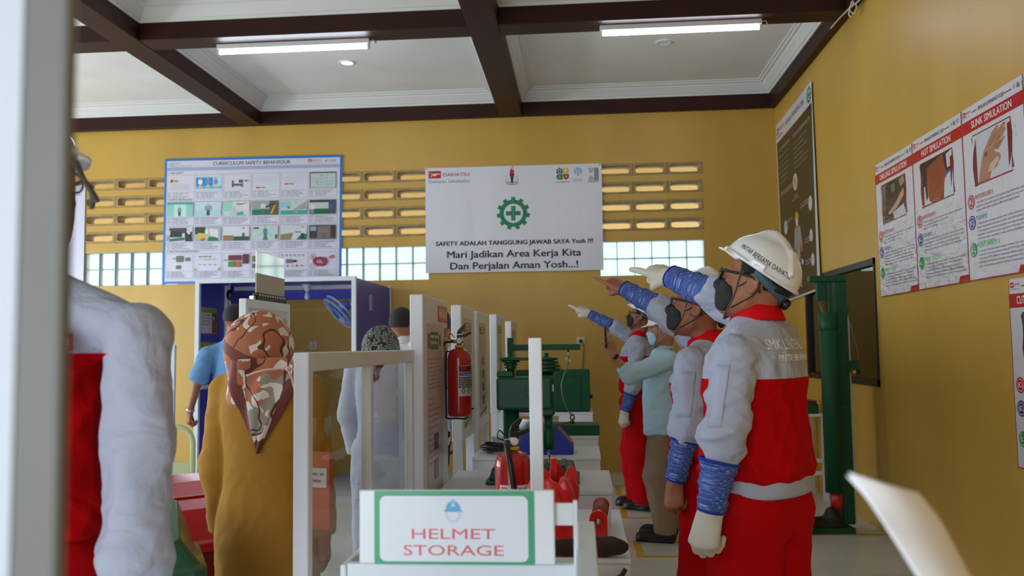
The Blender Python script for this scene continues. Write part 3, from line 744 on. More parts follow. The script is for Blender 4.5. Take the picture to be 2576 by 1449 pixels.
c.poly([(x, Y4+.19), (x, Y4+.16), (x+.03, Y4+.19)], (130, 190, 70)); c.poly([(x+.3, Y4+.19), (x+.27, Y4+.19), (x+.3, Y4+.15)], (130, 190, 70))
x += DX; c.rect(x+.065, Y4+.02, x+.22, Y4+.08, (104, 30, 48)); c.rect(x+.065, Y4+.09, x+.135, Y4+.155, (70, 140, 60)); c.rect(x+.145, Y4+.09, x+.215, Y4+.155, (176, 90, 66)); c.rect(x+.235, Y4+.01, x+.305, Y4+.12, (96, 28, 44)); c.rect(x+.02, Y4+.07, x+.05, Y4+.08, (50, 50, 60))
x += DX; c.rect(x+.01, Y4+.03, x+.05, Y4+.1, (110, 120, 70)); c.rect(x+.01, Y4+.12, x+.05, Y4+.17, (100, 100, 104)); c.rect(x+.1, Y4+.04, x+.26, Y4+.15, (150, 156, 150))
x += DX
for q in range(6): c.ring(x+.03+q*.047, Y4+.03, .008, .014, (170, 60, 70), 0, 360, 4)
c.rect(x+.07, Y4+.075, x+.14, Y4+.12, (110, 110, 130)); c.rect(x+.15, Y4+.085, x+.19, Y4+.11, (40, 38, 46))
for q in range(5): c.disc(x+.03+q*.055, Y4+.15, .014, [(196, 60, 50), (206, 90, 60), (206, 186, 60), (190, 40, 50), (206, 110, 50)][q], n=4)
x += DX
for a, r in ((.09, .045), (.13, .05), (.17, .045), (.11, .04), (.155, .04)): c.disc(x+a, Y4+.10+(.02 if r < .045 else 0), r, (150, 40, 84))
c.text('CO', x+.095, Y4+.122, .032, (236, 226, 232), w=.055, bold=.02); c.text('2', x+.152, Y4+.13, .02, (236, 226, 232))
c.ring(x+.045, Y4+.05, .027, .032, (170, 40, 60)); c.poly([(x+.05, Y4+.028), (x+.033, Y4+.055), (x+.045, Y4+.054), (x+.04, Y4+.075), (x+.058, Y4+.046), (x+.046, Y4+.047)], (190, 50, 40))
c.ring(x+.04, Y4+.16, .023, .027, (70, 66, 90)); c.disc(x+.27, Y4+.05, .02, (206, 90, 120)); c.disc(x+.245, Y4+.058, .014, (206, 90, 120))
c.build('poster', print_mat('poster_film', .35, .05, 3), (-4.775, YB-.012, 3.604), (1, -.003, -.006), (0, -1, 0), None, 'blue-edged white curriculum poster with rows of small photos', 'poster')

# --- far left white poster, mostly behind the post
s = Sheet(.95, 1.18, (206, 204, 222), 6, 6, shape=lambda u, v: .005+.004*np.sin(v*4))
s.line([(.6, .17), (.9, .165)], .006, INK)
s.disc(.93, .03, .006, INK)
s.build('poster', print_mat('poster_film', .35), (PY(217, 455, YB)[0]-.95, YB-.012, PY(217, 455, YB)[2]), (1, 0, 0), (0, -1, 0), None, 'plain white poster at the far left of the back wall', 'poster')

# --- tall black poster on the right wall
AW, AH = 1.46, 1.93
s = Sheet(AW, AH, (214, 214, 218), 14, 14, shape=lambda u, v: .006+.05*np.clip((u-1.05)/.41, 0, 1)**2*(.35+.65*v/AH)+.012*np.clip(.25-u, 0, 1)*4*(1-v/AH), back=(220, 220, 222))
BK = (42, 39, 36); LG = (176, 172, 166)
s.rect(.03, .20, AW-.05-.07, AH-.02, BK)
s.poly([(AW-.12, .20), (AW-.12, AH-.02), (AW-.10, AH-.02), (AW-.02, .20)], BK)
red_logo(s, .04, .05, .10, .07); s.text('DAIHATSU', .16, .10, .04, RED, w=.22); s.rect(.04, .14, .3, .155, (90, 110, 170))
s.text('APD (ALAT PELINDUNG DIRI)', .44, .12, .05, (70, 66, 66), w=.72, bold=.01)
s.gear(1.36, .10, .085, (20, 120, 84), 11, .6, (214, 214, 218))
s.text('ALAT PELINDUNG DIRI', .12, .32, .035, LG, w=.44, bold=.012); s.text('TUJUAN ALAT PELINDUNG DIRI (APD)', .70, .33, .035, LG, w=.66, bold=.012)
for k in range(6):
    s.scribble(.12, .38+k*.055, .12+random.uniform(.3, .45), .018, (120, 116, 110)); s.scribble(.72, .39+k*.05, .72+random.uniform(.35, .6), .018, (120, 116, 110))
s.text('JENIS ALAT PELINDUNG DIRI (APD)', .10, .80, .045, LG, w=.60, bold=.015)
def bub(x, y, r, col):
    s.disc(x, y, r, (206, 204, 200)); s.disc(x, y, r*.6, col)
bub(.72, .78, .085, (206, 160, 30)); s.text('HELM', .66, .93, .03, LG, w=.12); s.line([(.58, .945), (.85, .945)], .006, LG)
s.line([(.72, .97), (.72, 1.08)], .004, (130, 126, 120))
bub(.26, 1.16, .075, (120, 120, 124)); s.line([(.34, 1.14), (.56, 1.10)], .006, LG); s.text('EAR PROTECTION', .34, 1.12, .028, LG, w=.2)
bub(1.24, 1.10, .07, (170, 140, 50)); s.text('FULL HARNESS', .88, 1.06, .028, LG, w=.28); s.line([(.86, 1.075), (1.17, 1.075)], .006, LG)
s.line([(.56, 1.10), (.66, 1.28)], .004, (130, 126, 120)); s.line([(.86, 1.08), (.78, 1.2)], .004, (130, 126, 120))
# worker drawing
s.disc(.72, 1.13, .065, (206, 160, 30), .05); s.rect(.64, 1.13, .80, 1.145, (206, 160, 30)); s.disc(.72, 1.17, .05, (196, 150, 120)); s.disc(.72, 1.19, .04, (224, 222, 220))
G1 = (150, 152, 154)
s.poly([(.62, 1.25), (.57, 1.46), (.64, 1.48), (.66, 1.38), (.66, 1.50), (.80, 1.50), (.80, 1.38), (.83, 1.48), (.90, 1.46), (.84, 1.25), (.76, 1.22), (.68, 1.22)], G1)
s.poly([(.69, 1.22), (.73, 1.27), (.76, 1.22)], (206, 96, 50))
s.rect(.57, 1.44, .645, 1.50, (206, 96, 50)); s.rect(.825, 1.44, .90, 1.50, (206, 96, 50))
s.poly([(.66, 1.49), (.65, 1.84), (.71, 1.84), (.73, 1.58), (.75, 1.84), (.81, 1.84), (.80, 1.49)], G1); s.rect(.655, 1.575, .805, 1.59, (70, 110, 150))
s.disc(.60, 1.60, .03, (220, 220, 220)); s.disc(.87, 1.60, .03, (220, 220, 220))
for (x, y, t) in ((.98, 1.42, 'MASKER'), (.98, 1.63, 'SARUNG'), (.36, 1.44, 'PAKAIAN'), (.40, 1.84, 'SAFETY SHOES')):
    s.text(t, x, y, .028, LG, w=.2); s.line([(x-.01, y+.015), (x+.22, y+.015)], .006, LG)
bub(.34, 1.84, .06, (60, 60, 62)); bub(1.22, 1.40, .06, (120, 130, 140)); bub(1.24, 1.63, .06, (110, 110, 112)); bub(.28, 1.45, .06, (96, 90, 84))
s.build('poster', print_mat('black_poster_film', .22, .10, 2.5), (XR-.012, 9.38, 3.735), (0, -1, .035), (-1, 0, 0), None, 'tall black poster with a worker drawing, in the corner of the right wall', 'poster')

# --- red and white simulation posters on the right wall
M_crk = print_mat('laminated_poster', .17, .8, 8.0, True)
M_crk2 = print_mat('laminated_poster_smooth', .24, .3, 5.0, True)
PT = (216, 212, 218)
def sim_poster(W_, H_, title, tw, pic, para, y, z, label, m, u=(0, -1, 0), ripple=.004):
    s = Sheet(W_, H_, PT, 10, 14, shape=lambda a, b_: .006+ripple*np.sin(a*9+b_*5)+ripple*.8*np.sin(b_*13), back=(200, 200, 204))
    s.rect(0, 0, .005, H_, (176, 40, 50)); s.rect(W_-.005, 0, W_, H_, (176, 40, 50)); s.rect(0, H_-.006, W_, H_, (176, 40, 50))
    red_logo(s, .015, .018, .035, .026); s.text('DAIHATSU', .056, .036, .013, RED, w=.055); s.rect(.015, .049, .1, .054, (150, 180, 214))
    s.line([(.125, .04), (.185, .04)], .006, (170, 30, 44)); s.text('SIMULASI EXPERIENCE DOJO', .20, .048, .021, (50, 46, 52), w=.285, bold=.006); s.line([(.49, .04), (.56, .04)], .006, (170, 30, 44))
    bulb(s, .585, .034, .012, (150, 190, 220)); four_badges(s, .613, .022, .014); s.ring(.672, .036, .006, .014, (120, 150, 190))
    s.rect(0, .075, W_, .145, (184, 26, 40)); s.text(title, (W_-tw)/2, .127, .040, (232, 228, 232), w=tw, bold=.02)
    for k in range(7):                                                          # faint network motif
        x, yy = random.uniform(.04, W_-.04), random.uniform(.2, H_-.1); s.disc(x, yy, random.uniform(.005, .014), random.choice([(200, 200, 216), (214, 196, 214), (206, 206, 214)]))
        s.line([(x, yy), (random.uniform(.04, W_-.04), random.uniform(.2, H_-.1))], .0015, (206, 204, 212))
    px0, px1, py0, py1 = .12, W_-.14, .175, .44
    wob = [(px0-.012, py0+.005), (px0+.004, (py0+py1)/2-.06), (px0-.012, (py0+py1)/2+.04), (px0+.004, py1+.012), (px0+.04, py1+.012), (px0+.04, py0+.005)]
    s.poly(wob, (120, 18, 30)); s.poly([(px1-.03, py0-.006), (px1-.03, py1-.01), (px1+.018, py1-.01), (px1+.004, (py0+py1)/2+.05), (px1+.016, (py0+py1)/2-.05), (px1+.006, py0-.006)], (120, 18, 30))
    s.rect(px0, py0-.006, px1+.006, py0, (120, 18, 30)); s.rect(px0, py1, px1+.006, py1+.008, (150, 24, 40))
    pic(s, px0, py0, px1, py1)
    for (nm, col, y0, tint), rows in zip((('BACKGROUND', (190, 34, 46), .50, (226, 180, 184)), ('TUJUAN', (44, 62, 130), .615, (176, 200, 220)), ('POINT SAFETY', (40, 150, 60), .765, (176, 220, 180))), para):
        s.disc(.068, y0+.028, .040, col); s.disc(.068, y0+.028, .032, PT); s.disc(.068, y0+.028, .028, col)
        s.ring(.074, y0+.025, .009, .013, PT); s.line([(.083, y0+.034), (.092, y0+.044)], .005, PT); s.rect(.05, y0+.016, .06, y0+.042, PT)
        s.rect(.12, y0-.004, .12+.022*len(nm)*.9, y0+.022, tint); s.text(nm, .118, y0+.018, .020, (40, 36, 40), w=.0185*len(nm), bold=.012)
        for k, t_ in enumerate(rows): s.text(t_, .125, y0+.046+k*.0205, .0115, (84, 80, 88), w=min(.0098*len(t_), W_-.16))
    s.poly([(W_-.13, H_-.006), (W_-.13+.02, H_-.04), (W_-.005, H_-.04), (W_-.005, H_-.006)], (184, 26, 40)); s.text('DOJO SAFETY', W_-.105, H_-.017, .012, (232, 228, 232), w=.09)
    o = s.build('poster', m, (XR-.008, y, z), u, (-1, 0, 0), None, label, 'poster', 'simulation posters on the right wall')
    return o
def pic_drill(s, x0, y0, x1, y1):
    s.rect(x0, y0, x1, y1, (56, 52, 48)); w_, h_ = x1-x0, y1-y0
    P = lambda q: [(x0+a*w_, y0+b_*h_) for a, b_ in q]
    s.poly(P([(.3, .0), (.62, .0), (.66, .3), (.5, .5), (.3, .4)]), (34, 34, 40)); s.poly(P([(.55, .62), (1, .25), (1, .45), (.6, .75), (.3, .85), (.25, .78)]), (196, 160, 136))
    s.poly(P([(.0, .0), (.2, .0), (.1, .9), (.0, 1)]), (110, 110, 104)); s.poly(P([(.45, .82), (.95, .7), (1, 1), (.5, 1)]), (196, 204, 200)); s.poly(P([(.75, .05), (.95, .0), (1, .2), (.8, .25)]), (150, 140, 120))
    for k in range(3): s.rect(x0+w_*(.42+.06*k), y0+h_*.08, x0+w_*(.44+.06*k), y0+h_*.3, (170, 170, 150))
def pic_burn(s, x0, y0, x1, y1):
    w_, h_ = x1-x0, y1-y0; P = lambda q: [(x0+a*w_, y0+b_*h_) for a, b_ in q]
    s.rect(x0, y0, x1, y1, (40, 34, 36)); s.poly(P([(.22, .15), (.72, .0), (.8, .45), (.66, 1), (.24, 1)]), (150, 70, 44)); s.poly(P([(.22, .15), (.38, .1), (.36, .6), (.2, .9)]), (176, 116, 76))
    s.poly(P([(.46, .35), (.66, .3), (.68, .75), (.46, .8)]), (116, 30, 28)); s.poly(P([(.0, .6), (.12, .55), (.16, .95), (.0, 1)]), (206, 206, 206)); s.poly(P([(.82, .05), (1, .0), (1, .35), (.84, .36)]), (206, 204, 206))
    s.poly(P([(.76, .5), (1, .4), (1, 1), (.7, 1)]), (210, 212, 220)); s.poly(P([(.78, .45), (.95, .4), (.92, .7), (.74, .75)]), (70, 100, 150)); s.poly(P([(.06, 1), (.26, .8), (.3, 1)]), (216, 206, 204))
def pic_hand(s, x0, y0, x1, y1):
    w_, h_ = x1-x0, y1-y0; P = lambda q: [(x0+a*w_, y0+b_*h_) for a, b_ in q]
    s.rect(x0, y0, x1, y1, (202, 202, 210))
    sk, dk = (176, 126, 98), (120, 66, 54)
    s.poly(P([(.12, 1), (.16, .8), (.24, .55), (.3, .38), (.46, .34), (.62, .36), (.6, .5), (.72, .58), (.74, .68), (.66, .8), (.5, .86), (.42, 1)]), sk)
    for a in ([(.3, .4), (.52, .12), (.66, .02), (.72, .04), (.7, .1), (.44, .42)], [(.4, .4), (.66, .14), (.84, .02), (.9, .05), (.86, .12), (.56, .42)], [(.5, .42), (.74, .2), (.88, .12), (.9, .17), (.84, .24), (.64, .44)], [(.58, .46), (.74, .34), (.84, .28), (.86, .33), (.68, .5)]): s.poly(P(a), sk)
    for a in ([(.44, .4), (.64, .16)], [(.55, .42), (.74, .24)], [(.62, .46), (.76, .34)], [(.3, .44), (.4, .56), (.38, .66), (.26, .62)]): s.line(P(a), .006, dk)
    s.poly(P([(.3, .84), (.44, .7), (.64, .62), (.7, .68), (.5, .86)]), (206, 176, 156)); s.disc(x0+.36*w_, y0+.5*h_, .02, (140, 76, 66))
def pic_cut(s, x0, y0, x1, y1):
    w_, h_ = x1-x0, y1-y0; P = lambda q: [(x0+a*w_, y0+b_*h_) for a, b_ in q]
    s.rect(x0, y0, x1, y1, (70, 76, 88)); s.poly(P([(0, .0), (1, .0), (1, .5), (.1, .1)]), (96, 104, 116)); s.rect(x0, y0+h_*.7, x1, y1, (40, 40, 44))
    s.poly(P([(.02, .45), (.1, .42), (.22, .62), (.34, .7), (.5, .45), (.9, .3), (1, .5), (1, 1), (.3, 1), (.1, .75)]), (206, 186, 170)); s.poly(P([(.02, .44), (.09, .42), (.16, .54), (.12, .62), (.06, .6)]), (150, 30, 36))
B1 = ['1. Masih terjadi accident dan incident yang di akibatkan', 'oleh kurangnya pemahaman saat bekerja', 'dengan mesin dan panas']
B2 = ['1. Accident dan incident masih terjadi yang diakibatkan oleh', 'equipment yang tidak standart, seperti kawat slink atau wire', 'yang sudah tidak standart dan tidak layak pakai']
T1 = ['1. Menghindari terjadinya accident dan incident diarea kerja', 'karena equipment yang tidak standart (wire & slink/crane)', '2. Meningkatkan awarness karyawan tentang pentingnya', 'melakukan maintenance untuk equipment hoist atau crane', '3. Peserta dapat memahami, resiko tertimpa benda berat', 'yang tidak standart']
S1 = ['1. Lakukan pekerjaan sesuai dengan prosedur dan instruksi', '2. Laporkan jika terjadi abnormality (STOP CALL WAIT)', '3. Lakukan KYM sebelum melakukan aktifitas pekerjaan', '4. Pastikan saat bekerja komponen menggunakan APD yang', 'sesuai serta periksa equipment (Crane / Hoist) siap pakai']
PZT = 2.668
sim_poster(.70, .96, 'DRILLING SIMULATION', .50, pic_drill, (B1, T1[:5], S1), 6.36, PZT-.008, 'crinkled red and white drilling simulation poster, farthest along the right wall', M_crk, (0, -1, .004), .006)
sim_poster(.72, .96, 'HOT SIMULATION', .42, pic_burn, (B1, T1[:4], S1), 5.655, PZT-.004, 'red and white hot simulation poster with a burnt arm photo', M_crk, (0, -1, .004), .006)
sim_poster(.67, .96, 'SLINK SIMULATION', .44, pic_hand, (B2, T1, S1), 4.93, PZT, 'red and white slink simulation poster with an open hand photo', M_crk2)
sim_poster(.67, .96, '', .42, pic_drill, (B2, T1, S1), 4.255, PZT+.004, 'red and white poster cut off by the top right corner of the photo', M_crk2)
sim_poster(.67, .94, 'CUT WOUND SIMULATION', .52, pic_cut, (['1. Masih ditemukan karyawan yang bekerja tidak', 'sesuai, seperti sarung tangan dan APD yang', 'tidak benar'], ['1. Menghindari terjadinya accident tergores tersayat', 'karena tidak memakai APD', '2. Meningkatkan awarness tentang', 'pemakaian APD yang benar saat bekerja', 'dengan benda tajam', '3. Peserta dapat memahami bahaya'], ['1. Lakukan pekerjaan sesuai prosedur', '2. Laporkan jika terjadi abnormality', '3. Lakukan KYM sebelum bekerja', '4. Pastikan memakai APD yang', 'sesuai serta lengkap']), 4.50, 1.685, 'lower red and white cut wound poster, below the row of posters', M_crk2, (0, -1, -.004))
# ------------------------------------------------------------------ materials of the things
M_wht = mat('white_gloss_paint', (228, 232, 240), 0.3, var=(4, .04))
M_wht2 = mat('white_metal', (216, 222, 230), 0.4)
M_grn = mat('machine_green_enamel', (12, 80, 50), 0.42, spec=.35, var=(7, .12))
M_redp = mat('extinguisher_red', (178, 20, 28), 0.25, coat=.4)
M_redb = mat('bright_red_enamel', (214, 24, 26), 0.25, coat=.3)
M_blk = mat('black_plastic', (20, 20, 22), 0.4)
M_steel = mat('bright_steel', (190, 190, 194), 0.22, metal=1.0)
M_wire = mat('steel_wire_rope', (150, 146, 136), 0.4, metal=.7)
M_boothblue = mat('booth_blue_panel', (54, 62, 176), 0.4, var=(3, .1))
M_boxblue = mat('device_blue', (28, 52, 168), 0.35)
M_cream = mat('cream_white_enamel', (216, 210, 192), 0.4)
M_acr = glass_mat('clear_acrylic', (249, 251, 250), .02, .015, 1.35)

# ------------------------------------------------------------------ ceiling fittings
M_tube = mat('lit_tube', (255, 255, 255), .5, emit=((226, 242, 255), 60))
M_lamp = mat('lit_lamp', (255, 255, 255), .5, emit=((250, 250, 255), 9))
def batten(x0, x1, y, z, rz, label):
    L = x1-x0; t = thing('fluorescent_light', label, 'ceiling light', ((x0+x1)/2, y, z), rz, 'fluorescent battens under the ceiling beam')
    MB().prism([(-.028, 0), (-.022, -.042), (.022, -.042), (.028, 0)], -L/2, L/2, 'x').build('housing', M_wht, t, bevel=.004)
    for s in (-1, 1): MB().box(s*(L/2-.012)-.010, s*(L/2-.012)+.010, -.016, .016, -.082, -.040).build('lamp_holder', M_wht, t, bevel=.003)
    MB().cyl((-L/2+.02, 0, -.064), (L/2-.02, 0, -.064), .0165, n=18).build('tube', M_tube, t)
    MB().tube(curve_pts([(L/2, 0, -.02), (L/2+.03, 0, -.01), (L/2+.05, .01, -.04), (L/2+.045, .03, -.015), (L/2+.06, .05, .02)], 6), .004, 8).build('cable', M_cream, t)
a, q = PY(548, 84, 6.86), PY(930, 66, 6.86)
batten(a[0], q[0], 6.86, BZ+.003, .0, 'lit fluorescent tube under the ceiling beam above the curriculum poster')
a, q = PY(1508, 30, 6.80), PY(1914, 6, 6.80)
batten(a[0], q[0], 6.80, BZ+.003, .0, 'lit fluorescent tube at the top right, above the unlit round ceiling light')
def downlight(x, y, lit, label):
    t = thing('downlight', label, 'ceiling light', (x, y, ZC))
    MB().lathe([(.055, -.004), (.062, -.012), (.080, -.008), (.084, 0)], n=36, caps=False).build('rim', M_wht, t)
    MB().lathe([(.0005, -.006), (.056, -.005)], n=36, caps=False).build('diffuser', M_lamp if lit else M_ceil, t)
a = PZ(873, 157, ZC); downlight(a[0], a[1], True, 'small round ceiling light, lit')
a = PZ(1670, 106, ZC); downlight(a[0], a[1], False, 'small round ceiling light, not lit')
cp = [(2.09, 7.05, 3.952), (2.085, 6.8, 3.94), (2.09, 6.6, 3.93), (2.10, 6.5, 3.945), (2.075, 6.45, 3.93), (2.08, 6.55, 3.88), (2.085, 6.52, 3.84)]
mb = MB().tube(curve_pts(cp, 6), .006, 8)
mb.tube(curve_pts([(2.09, 6.6, 3.93), (2.12, 6.3, 3.92), (2.125, 5.9, 3.945)], 6), .006, 8).tube(curve_pts([(2.10, 6.5, 3.945), (2.11, 6.46, 3.90), (2.10, 6.5, 3.86), (2.085, 6.54, 3.9)], 6), .005, 8)
tag(mb.build('ceiling_cable', M_cream), 'loose white cable under the ceiling beam at the top right corner', 'cable')

# ------------------------------------------------------------------ work tables in a row
def table(y0, y1, x0, x1, label, h=.75):
    t = thing('work_table', label, 'table', ((x0+x1)/2, (y0+y1)/2, 0), 0, 'white steel work tables in a row')
    a, d = (x1-x0)/2, (y1-y0)/2
    MB().box(-a, a, -d, d, h-.018, h).build('tabletop', M_wht, t, bevel=.003)
    ap = MB(); w_ = .028
    for r in ((-a+.004, a-.004, -d+.004, -d+.004+w_), (-a+.004, a-.004, d-.004-w_, d-.004), (-a+.004, -a+.004+w_, -d+.03, d-.03), (a-.004-w_, a-.004, -d+.03, d-.03)): ap.box(*r, h-.095, h-.019)
    ap.build('apron', M_wht, t, bevel=.002)
    for sx in (-1, 1):
        for sy in (-1, 1):
            x, y = sx*(a-.026), sy*(d-.026); MB().box(x-.019, x+.019, y-.019, y+.019, 0, h-.096).build('leg', M_wht, t, bevel=.002)
    MB().box(-a+.03, a-.03, -d+.03, d-.03, .20, .215).build('shelf', M_wht, t)
TX0, TX1 = -.64, .128
table(2.60, 3.36, TX0, TX1+.008, 'nearest white work table, with the red roller and brown knit hood on it')
table(3.78, 4.40, TX0, TX1, 'white work table carrying the green drill press')
table(4.91, 5.43, TX0, TX1-.03, 'white work table carrying the blue sloping box')
table(6.02, 6.62, TX0, TX1-.02, 'white work table carrying the green lifting arm')
table(8.18, 8.75, TX0, TX1-.03, 'farthest white work table of the row, under the dark green cabinet')

# ------------------------------------------------------------------ display boards along the left side of the tables
def board(y0, y1, xl, th, z0, z1, label, kind=0, group='white display boards along the tables'):
    t = thing('display_board', label, 'display board', (xl, y0, 0), 0, group)
    L = y1-y0
    MB().box(0, th, .0, L, z0, z1).build('panel', M_wht, t, bevel=.006)
    for y in (0, L-.05): MB().box(.004, th-.004, y+.004, y+.046, 0, z0+.001).build('post', M_wht, t)
    s = Sheet(L*.60, (z1-z0)*.72 if kind == 0 else .62, (206, 200, 196) if kind == 0 else (200, 194, 182), 1, 1, .001)
    w_, h_ = s.w, s.h
    s.rect(w_*.16, h_*.04, w_*.70, h_*.125, (60, 110, 70)); s.rect(w_*.02, h_*.05, w_*.13, h_*.12, (170, 60, 60)); s.rect(w_*.78, h_*.05, w_*.86, h_*.11, (60, 90, 70))
    for k in range(2): s.scribble(w_*.2, h_*(.055+.03*k), w_*.66, h_*.022, (200, 214, 200))
    for k in range(8): s.scribble(w_*.05, h_*(.17+.02*k), w_*random.uniform(.5, .95), h_*.008, (164, 158, 158))
    for k in range(12): s.scribble(w_*.05, h_*(.36+.028*k), w_*random.uniform(.3, .8), h_*.008, (184, 140, 140) if kind == 0 else (156, 150, 142))
    if kind == 0:
        s.rect(w_*.40, h_*.54, w_*.66, h_*.62, (120, 30, 36)); s.rect(w_*.40, h_*.67, w_*.66, h_*.76, (130, 34, 36))
        s.poly([(w_*.05, h_*.93), (w_*.05, h_*.955), (w_*.98, h_*.905), (w_*.98, h_*.88)], (40, 110, 84))
    else:
        for k in range(4): s.rect(w_*.42, h_*(.36+.14*k), w_*.62, h_*(.45+.14*k), (84, 84, 72))
        s.poly([(w_*.05, h_*.96), (w_*.05, h_*.985), (w_*.98, h_*.935), (w_*.98, h_*.91)], (40, 110, 84))
    s.build('notice', print_mat('board_notice', .25), (th+.002, L*.14, z1-.12 if kind == 0 else z1-.07), (0, 1, 0), (1, 0, 0), t)
    return t
XL, TH = -.719, .058
b1 = board(3.55, 4.20, XL, TH, .35, 1.605, 'nearest white display board, with the hanging red fire extinguisher on it')
s = Sheet(.26, .075, (196, 60, 66)); s.rect(.004, .004, .256, .071, (206, 90, 96)); s.text('PEMADAM API', .014, .056, .038, (240, 226, 226), w=.232, bold=.03)
s.build('sticker', print_mat('board_notice', .25), (TH+.002, .375, 1.575), (0, 1, 0), (1, 0, 0), b1)
s = Sheet(.085, .30, (206, 120, 120)); s.rect(.004, .004, .081, .296, (196, 60, 66)); s.poly([(.042, .02), (.012, .07), (.072, .07)], (236, 220, 220)); s.rect(.028, .07, .056, .12, (236, 220, 220)); s.rect(.026, .15, .06, .2, (236, 220, 220)); s.frame(.012, .21, .072, .285, .012, (236, 220, 220))
s.build('sticker', print_mat('board_notice', .25), (TH+.002, .55, 1.475), (0, 1, 0), (1, 0, 0), b1)
board(4.70, 5.28, XL, TH, .86, 1.615, 'second white display board, partly behind the hanging fire extinguisher', 1)
board(5.44, 6.06, XL, TH, .86, 1.61, 'third white display board, beside the table of the blue box', 1)
board(6.70, 7.27, XL, TH, .86, 1.635, 'fourth white display board, directly left of the drill press in the photo', 1)
board(8.10, 8.79, XL, TH, .86, 1.62, 'farthest white display board, by the back wall', 1)

# ------------------------------------------------------------------ fire extinguishers
def extinguisher(loc, r, h, rz, label, hanging=False, lab=True):
    t = thing('fire_extinguisher', label, 'fire extinguisher', loc, rz)
    hb = h*.80
    prof = [(r*.86, 0), (r*.97, .008), (r, .025), (r, hb-.055), (r*.95, hb-.032), (r*.78, hb-.014), (r*.45, hb-.003), (r*.3, hb)]
    MB().lathe(prof, n=40).build('cylinder', M_redp, t)
    MB().lathe([(r*.36, hb), (r*.36, hb+.012), (r*.26, hb+.014)], n=24).build('collar', mat('yellow_ring', (206, 176, 40), .4), t)
    MB().cyl((0, 0, hb+.013), (0, 0, hb+.045), r*.22).cyl((-r*.5, 0, hb+.03), (r*.4, 0, hb+.03), r*.15).build('valve', M_steel, t)
    MB().lathe([(r*.22, 0), (r*.22, .012), (r*.17, .014)], (0, -r*.25, hb+.032), (0, -1, 0), 20).build('gauge', M_wht2, t)
    MB().prism([(-r*.2, hb+.046), (r*.5, hb+.05), (r*1.05, hb+.066), (r*1.0, hb+.078), (r*.3, hb+.062), (-r*.2, hb+.062)], -.009, .009).build('handle', M_blk, t, bevel=.002)
    MB().prism([(-r*.2, hb+.064), (r*.2, hb+.068), (r*.55, hb+.105), (r*.42, hb+.112), (-r*.1, hb+.085)], -.008, .008).build('lever', M_blk, t, bevel=.002)
    MB().tube(curve_pts([(-r*.4, 0, hb+.05), (-r*.75, 0, hb+.07), (-r*.85, 0, hb+.045), (-r*.5, 0, hb+.035)], 6), .0022, 8).build('pin', M_blk, t)
    if hanging:
        MB().tube(curve_pts([(-r*.5, 0, hb+.03), (-r*1.3, -.01, hb+.02), (-r*1.5, 0, hb-.05)], 8), .006, 8).build('hose', M_blk, t)
    else:
        MB().tube(curve_pts([(-r*.35, -.01, hb+.03), (-r*.5, -r*.7, hb+.01), (-r*.4, -r*1.1, hb-.06), (-r*.25, -r*1.13, hb-.14), (-r*.25, -r*1.1, .05)], 8), .010, 10).build('hose', M_blk, t)
    def wrap(name, a0, a1, z0, z1, draw):
        W = r*math.radians(a1-a0); s = Sheet(W, z1-z0, (220, 216, 220), 16, 1, .0004); s.disp = lambda u, v: 0*u; s.cell = .006; draw(s, W, z1-z0)
        V = []
        for x, y, z in s.v:
            a = math.radians(a0)+x/r; rr = r+.0012+z; V.append((rr*math.cos(a), rr*math.sin(a), z1-y))
        me = bpy.data.meshes.new(name); me.from_pydata(V, [], s.f); at = me.color_attributes.new('ink', 'FLOAT_COLOR', 'CORNER')
        cols = []
        for q, c_ in zip(s.f, s.c): cols.extend((lin(c_)+(1.0,))*len(q))
        at.data.foreach_set('color', cols); me.materials.append(print_mat('label_paper', .35)); o = bpy.data.objects.new(name, me); COL.objects.link(o); o.parent = t
    def d1(s, W, H):
        s.rect(.002, .002, W-.002, H*.20, (60, 24, 26)); s.rect(W*.1, H*.04, W*.4, H*.16, (170, 40, 40)); s.text('Zn', W*.62, H*.17, H*.13, (236, 226, 226), w=W*.26, bold=.02)
        s.rect(.002, H*.22, W-.002, H*.34, (84, 84, 170)); s.text('Fire Extinguisher', W*.2, H*.32, H*.06, (226, 226, 240), w=W*.7, shear=.2)
        for k in range(5):
            s.rect(.002, H*(.37+.075*k), W-.002, H*(.43+.075*k), (40, 36, 40)); s.scribble(W*.08, H*(.385+.075*k), W*.9, H*.03, (200, 196, 200))
        for k, c_ in enumerate([(130, 90, 90), (120, 120, 124), (120, 120, 124)]): s.ring(W*(.22+.27*k), H*.82, W*.05, W*.10, c_)
        for k in range(3): s.scribble(W*.06, H*(.90+.03*k), W*.94, H*.014, (150, 146, 150))
    def d2(s, W, H):
        s.frame(W*.05, H*.1, W*.22, H*.55, .003, (176, 40, 50)); s.text('FSP', W*.08, H*.42, H*.16, (176, 40, 50), w=W*.11, bold=.02)
        s.text('PRATAMA', W*.50, H*.24, H*.13, (70, 60, 70), w=W*.45, bold=.02)
        for k in range(6): s.scribble(W*.3, H*(.36+.09*k), W*.95, H*.05, (140, 130, 140))
    if hanging: wrap('label', -95, 15, hb*.30, hb*.74, d1)
    else: wrap('label', -150, -30, hb*.28, hb*.58, d2)
    return t
E1 = (-.588, 4.10)
e1 = extinguisher((E1[0], E1[1], PY(1155, 1047, 4.1)[2]), .0565, .41, math.radians(8), 'red fire extinguisher hanging on the nearest white display board', True)
z0 = -.004; R = .0565
br = MB().tube(curve_pts([(-R*.2, 0, .305), (-R*.9, .0, .310), (-R-.006, 0, .30), (-R-.008, 0, .2), (-R-.008, 0, .02), (-R-.004, 0, z0-.004), (-R*.3, 0, z0-.006), (R*.6, 0, z0-.006), (R*.8, 0, z0+.03), (R+.012, 0, z0+.04)], 5), .0042, 8)
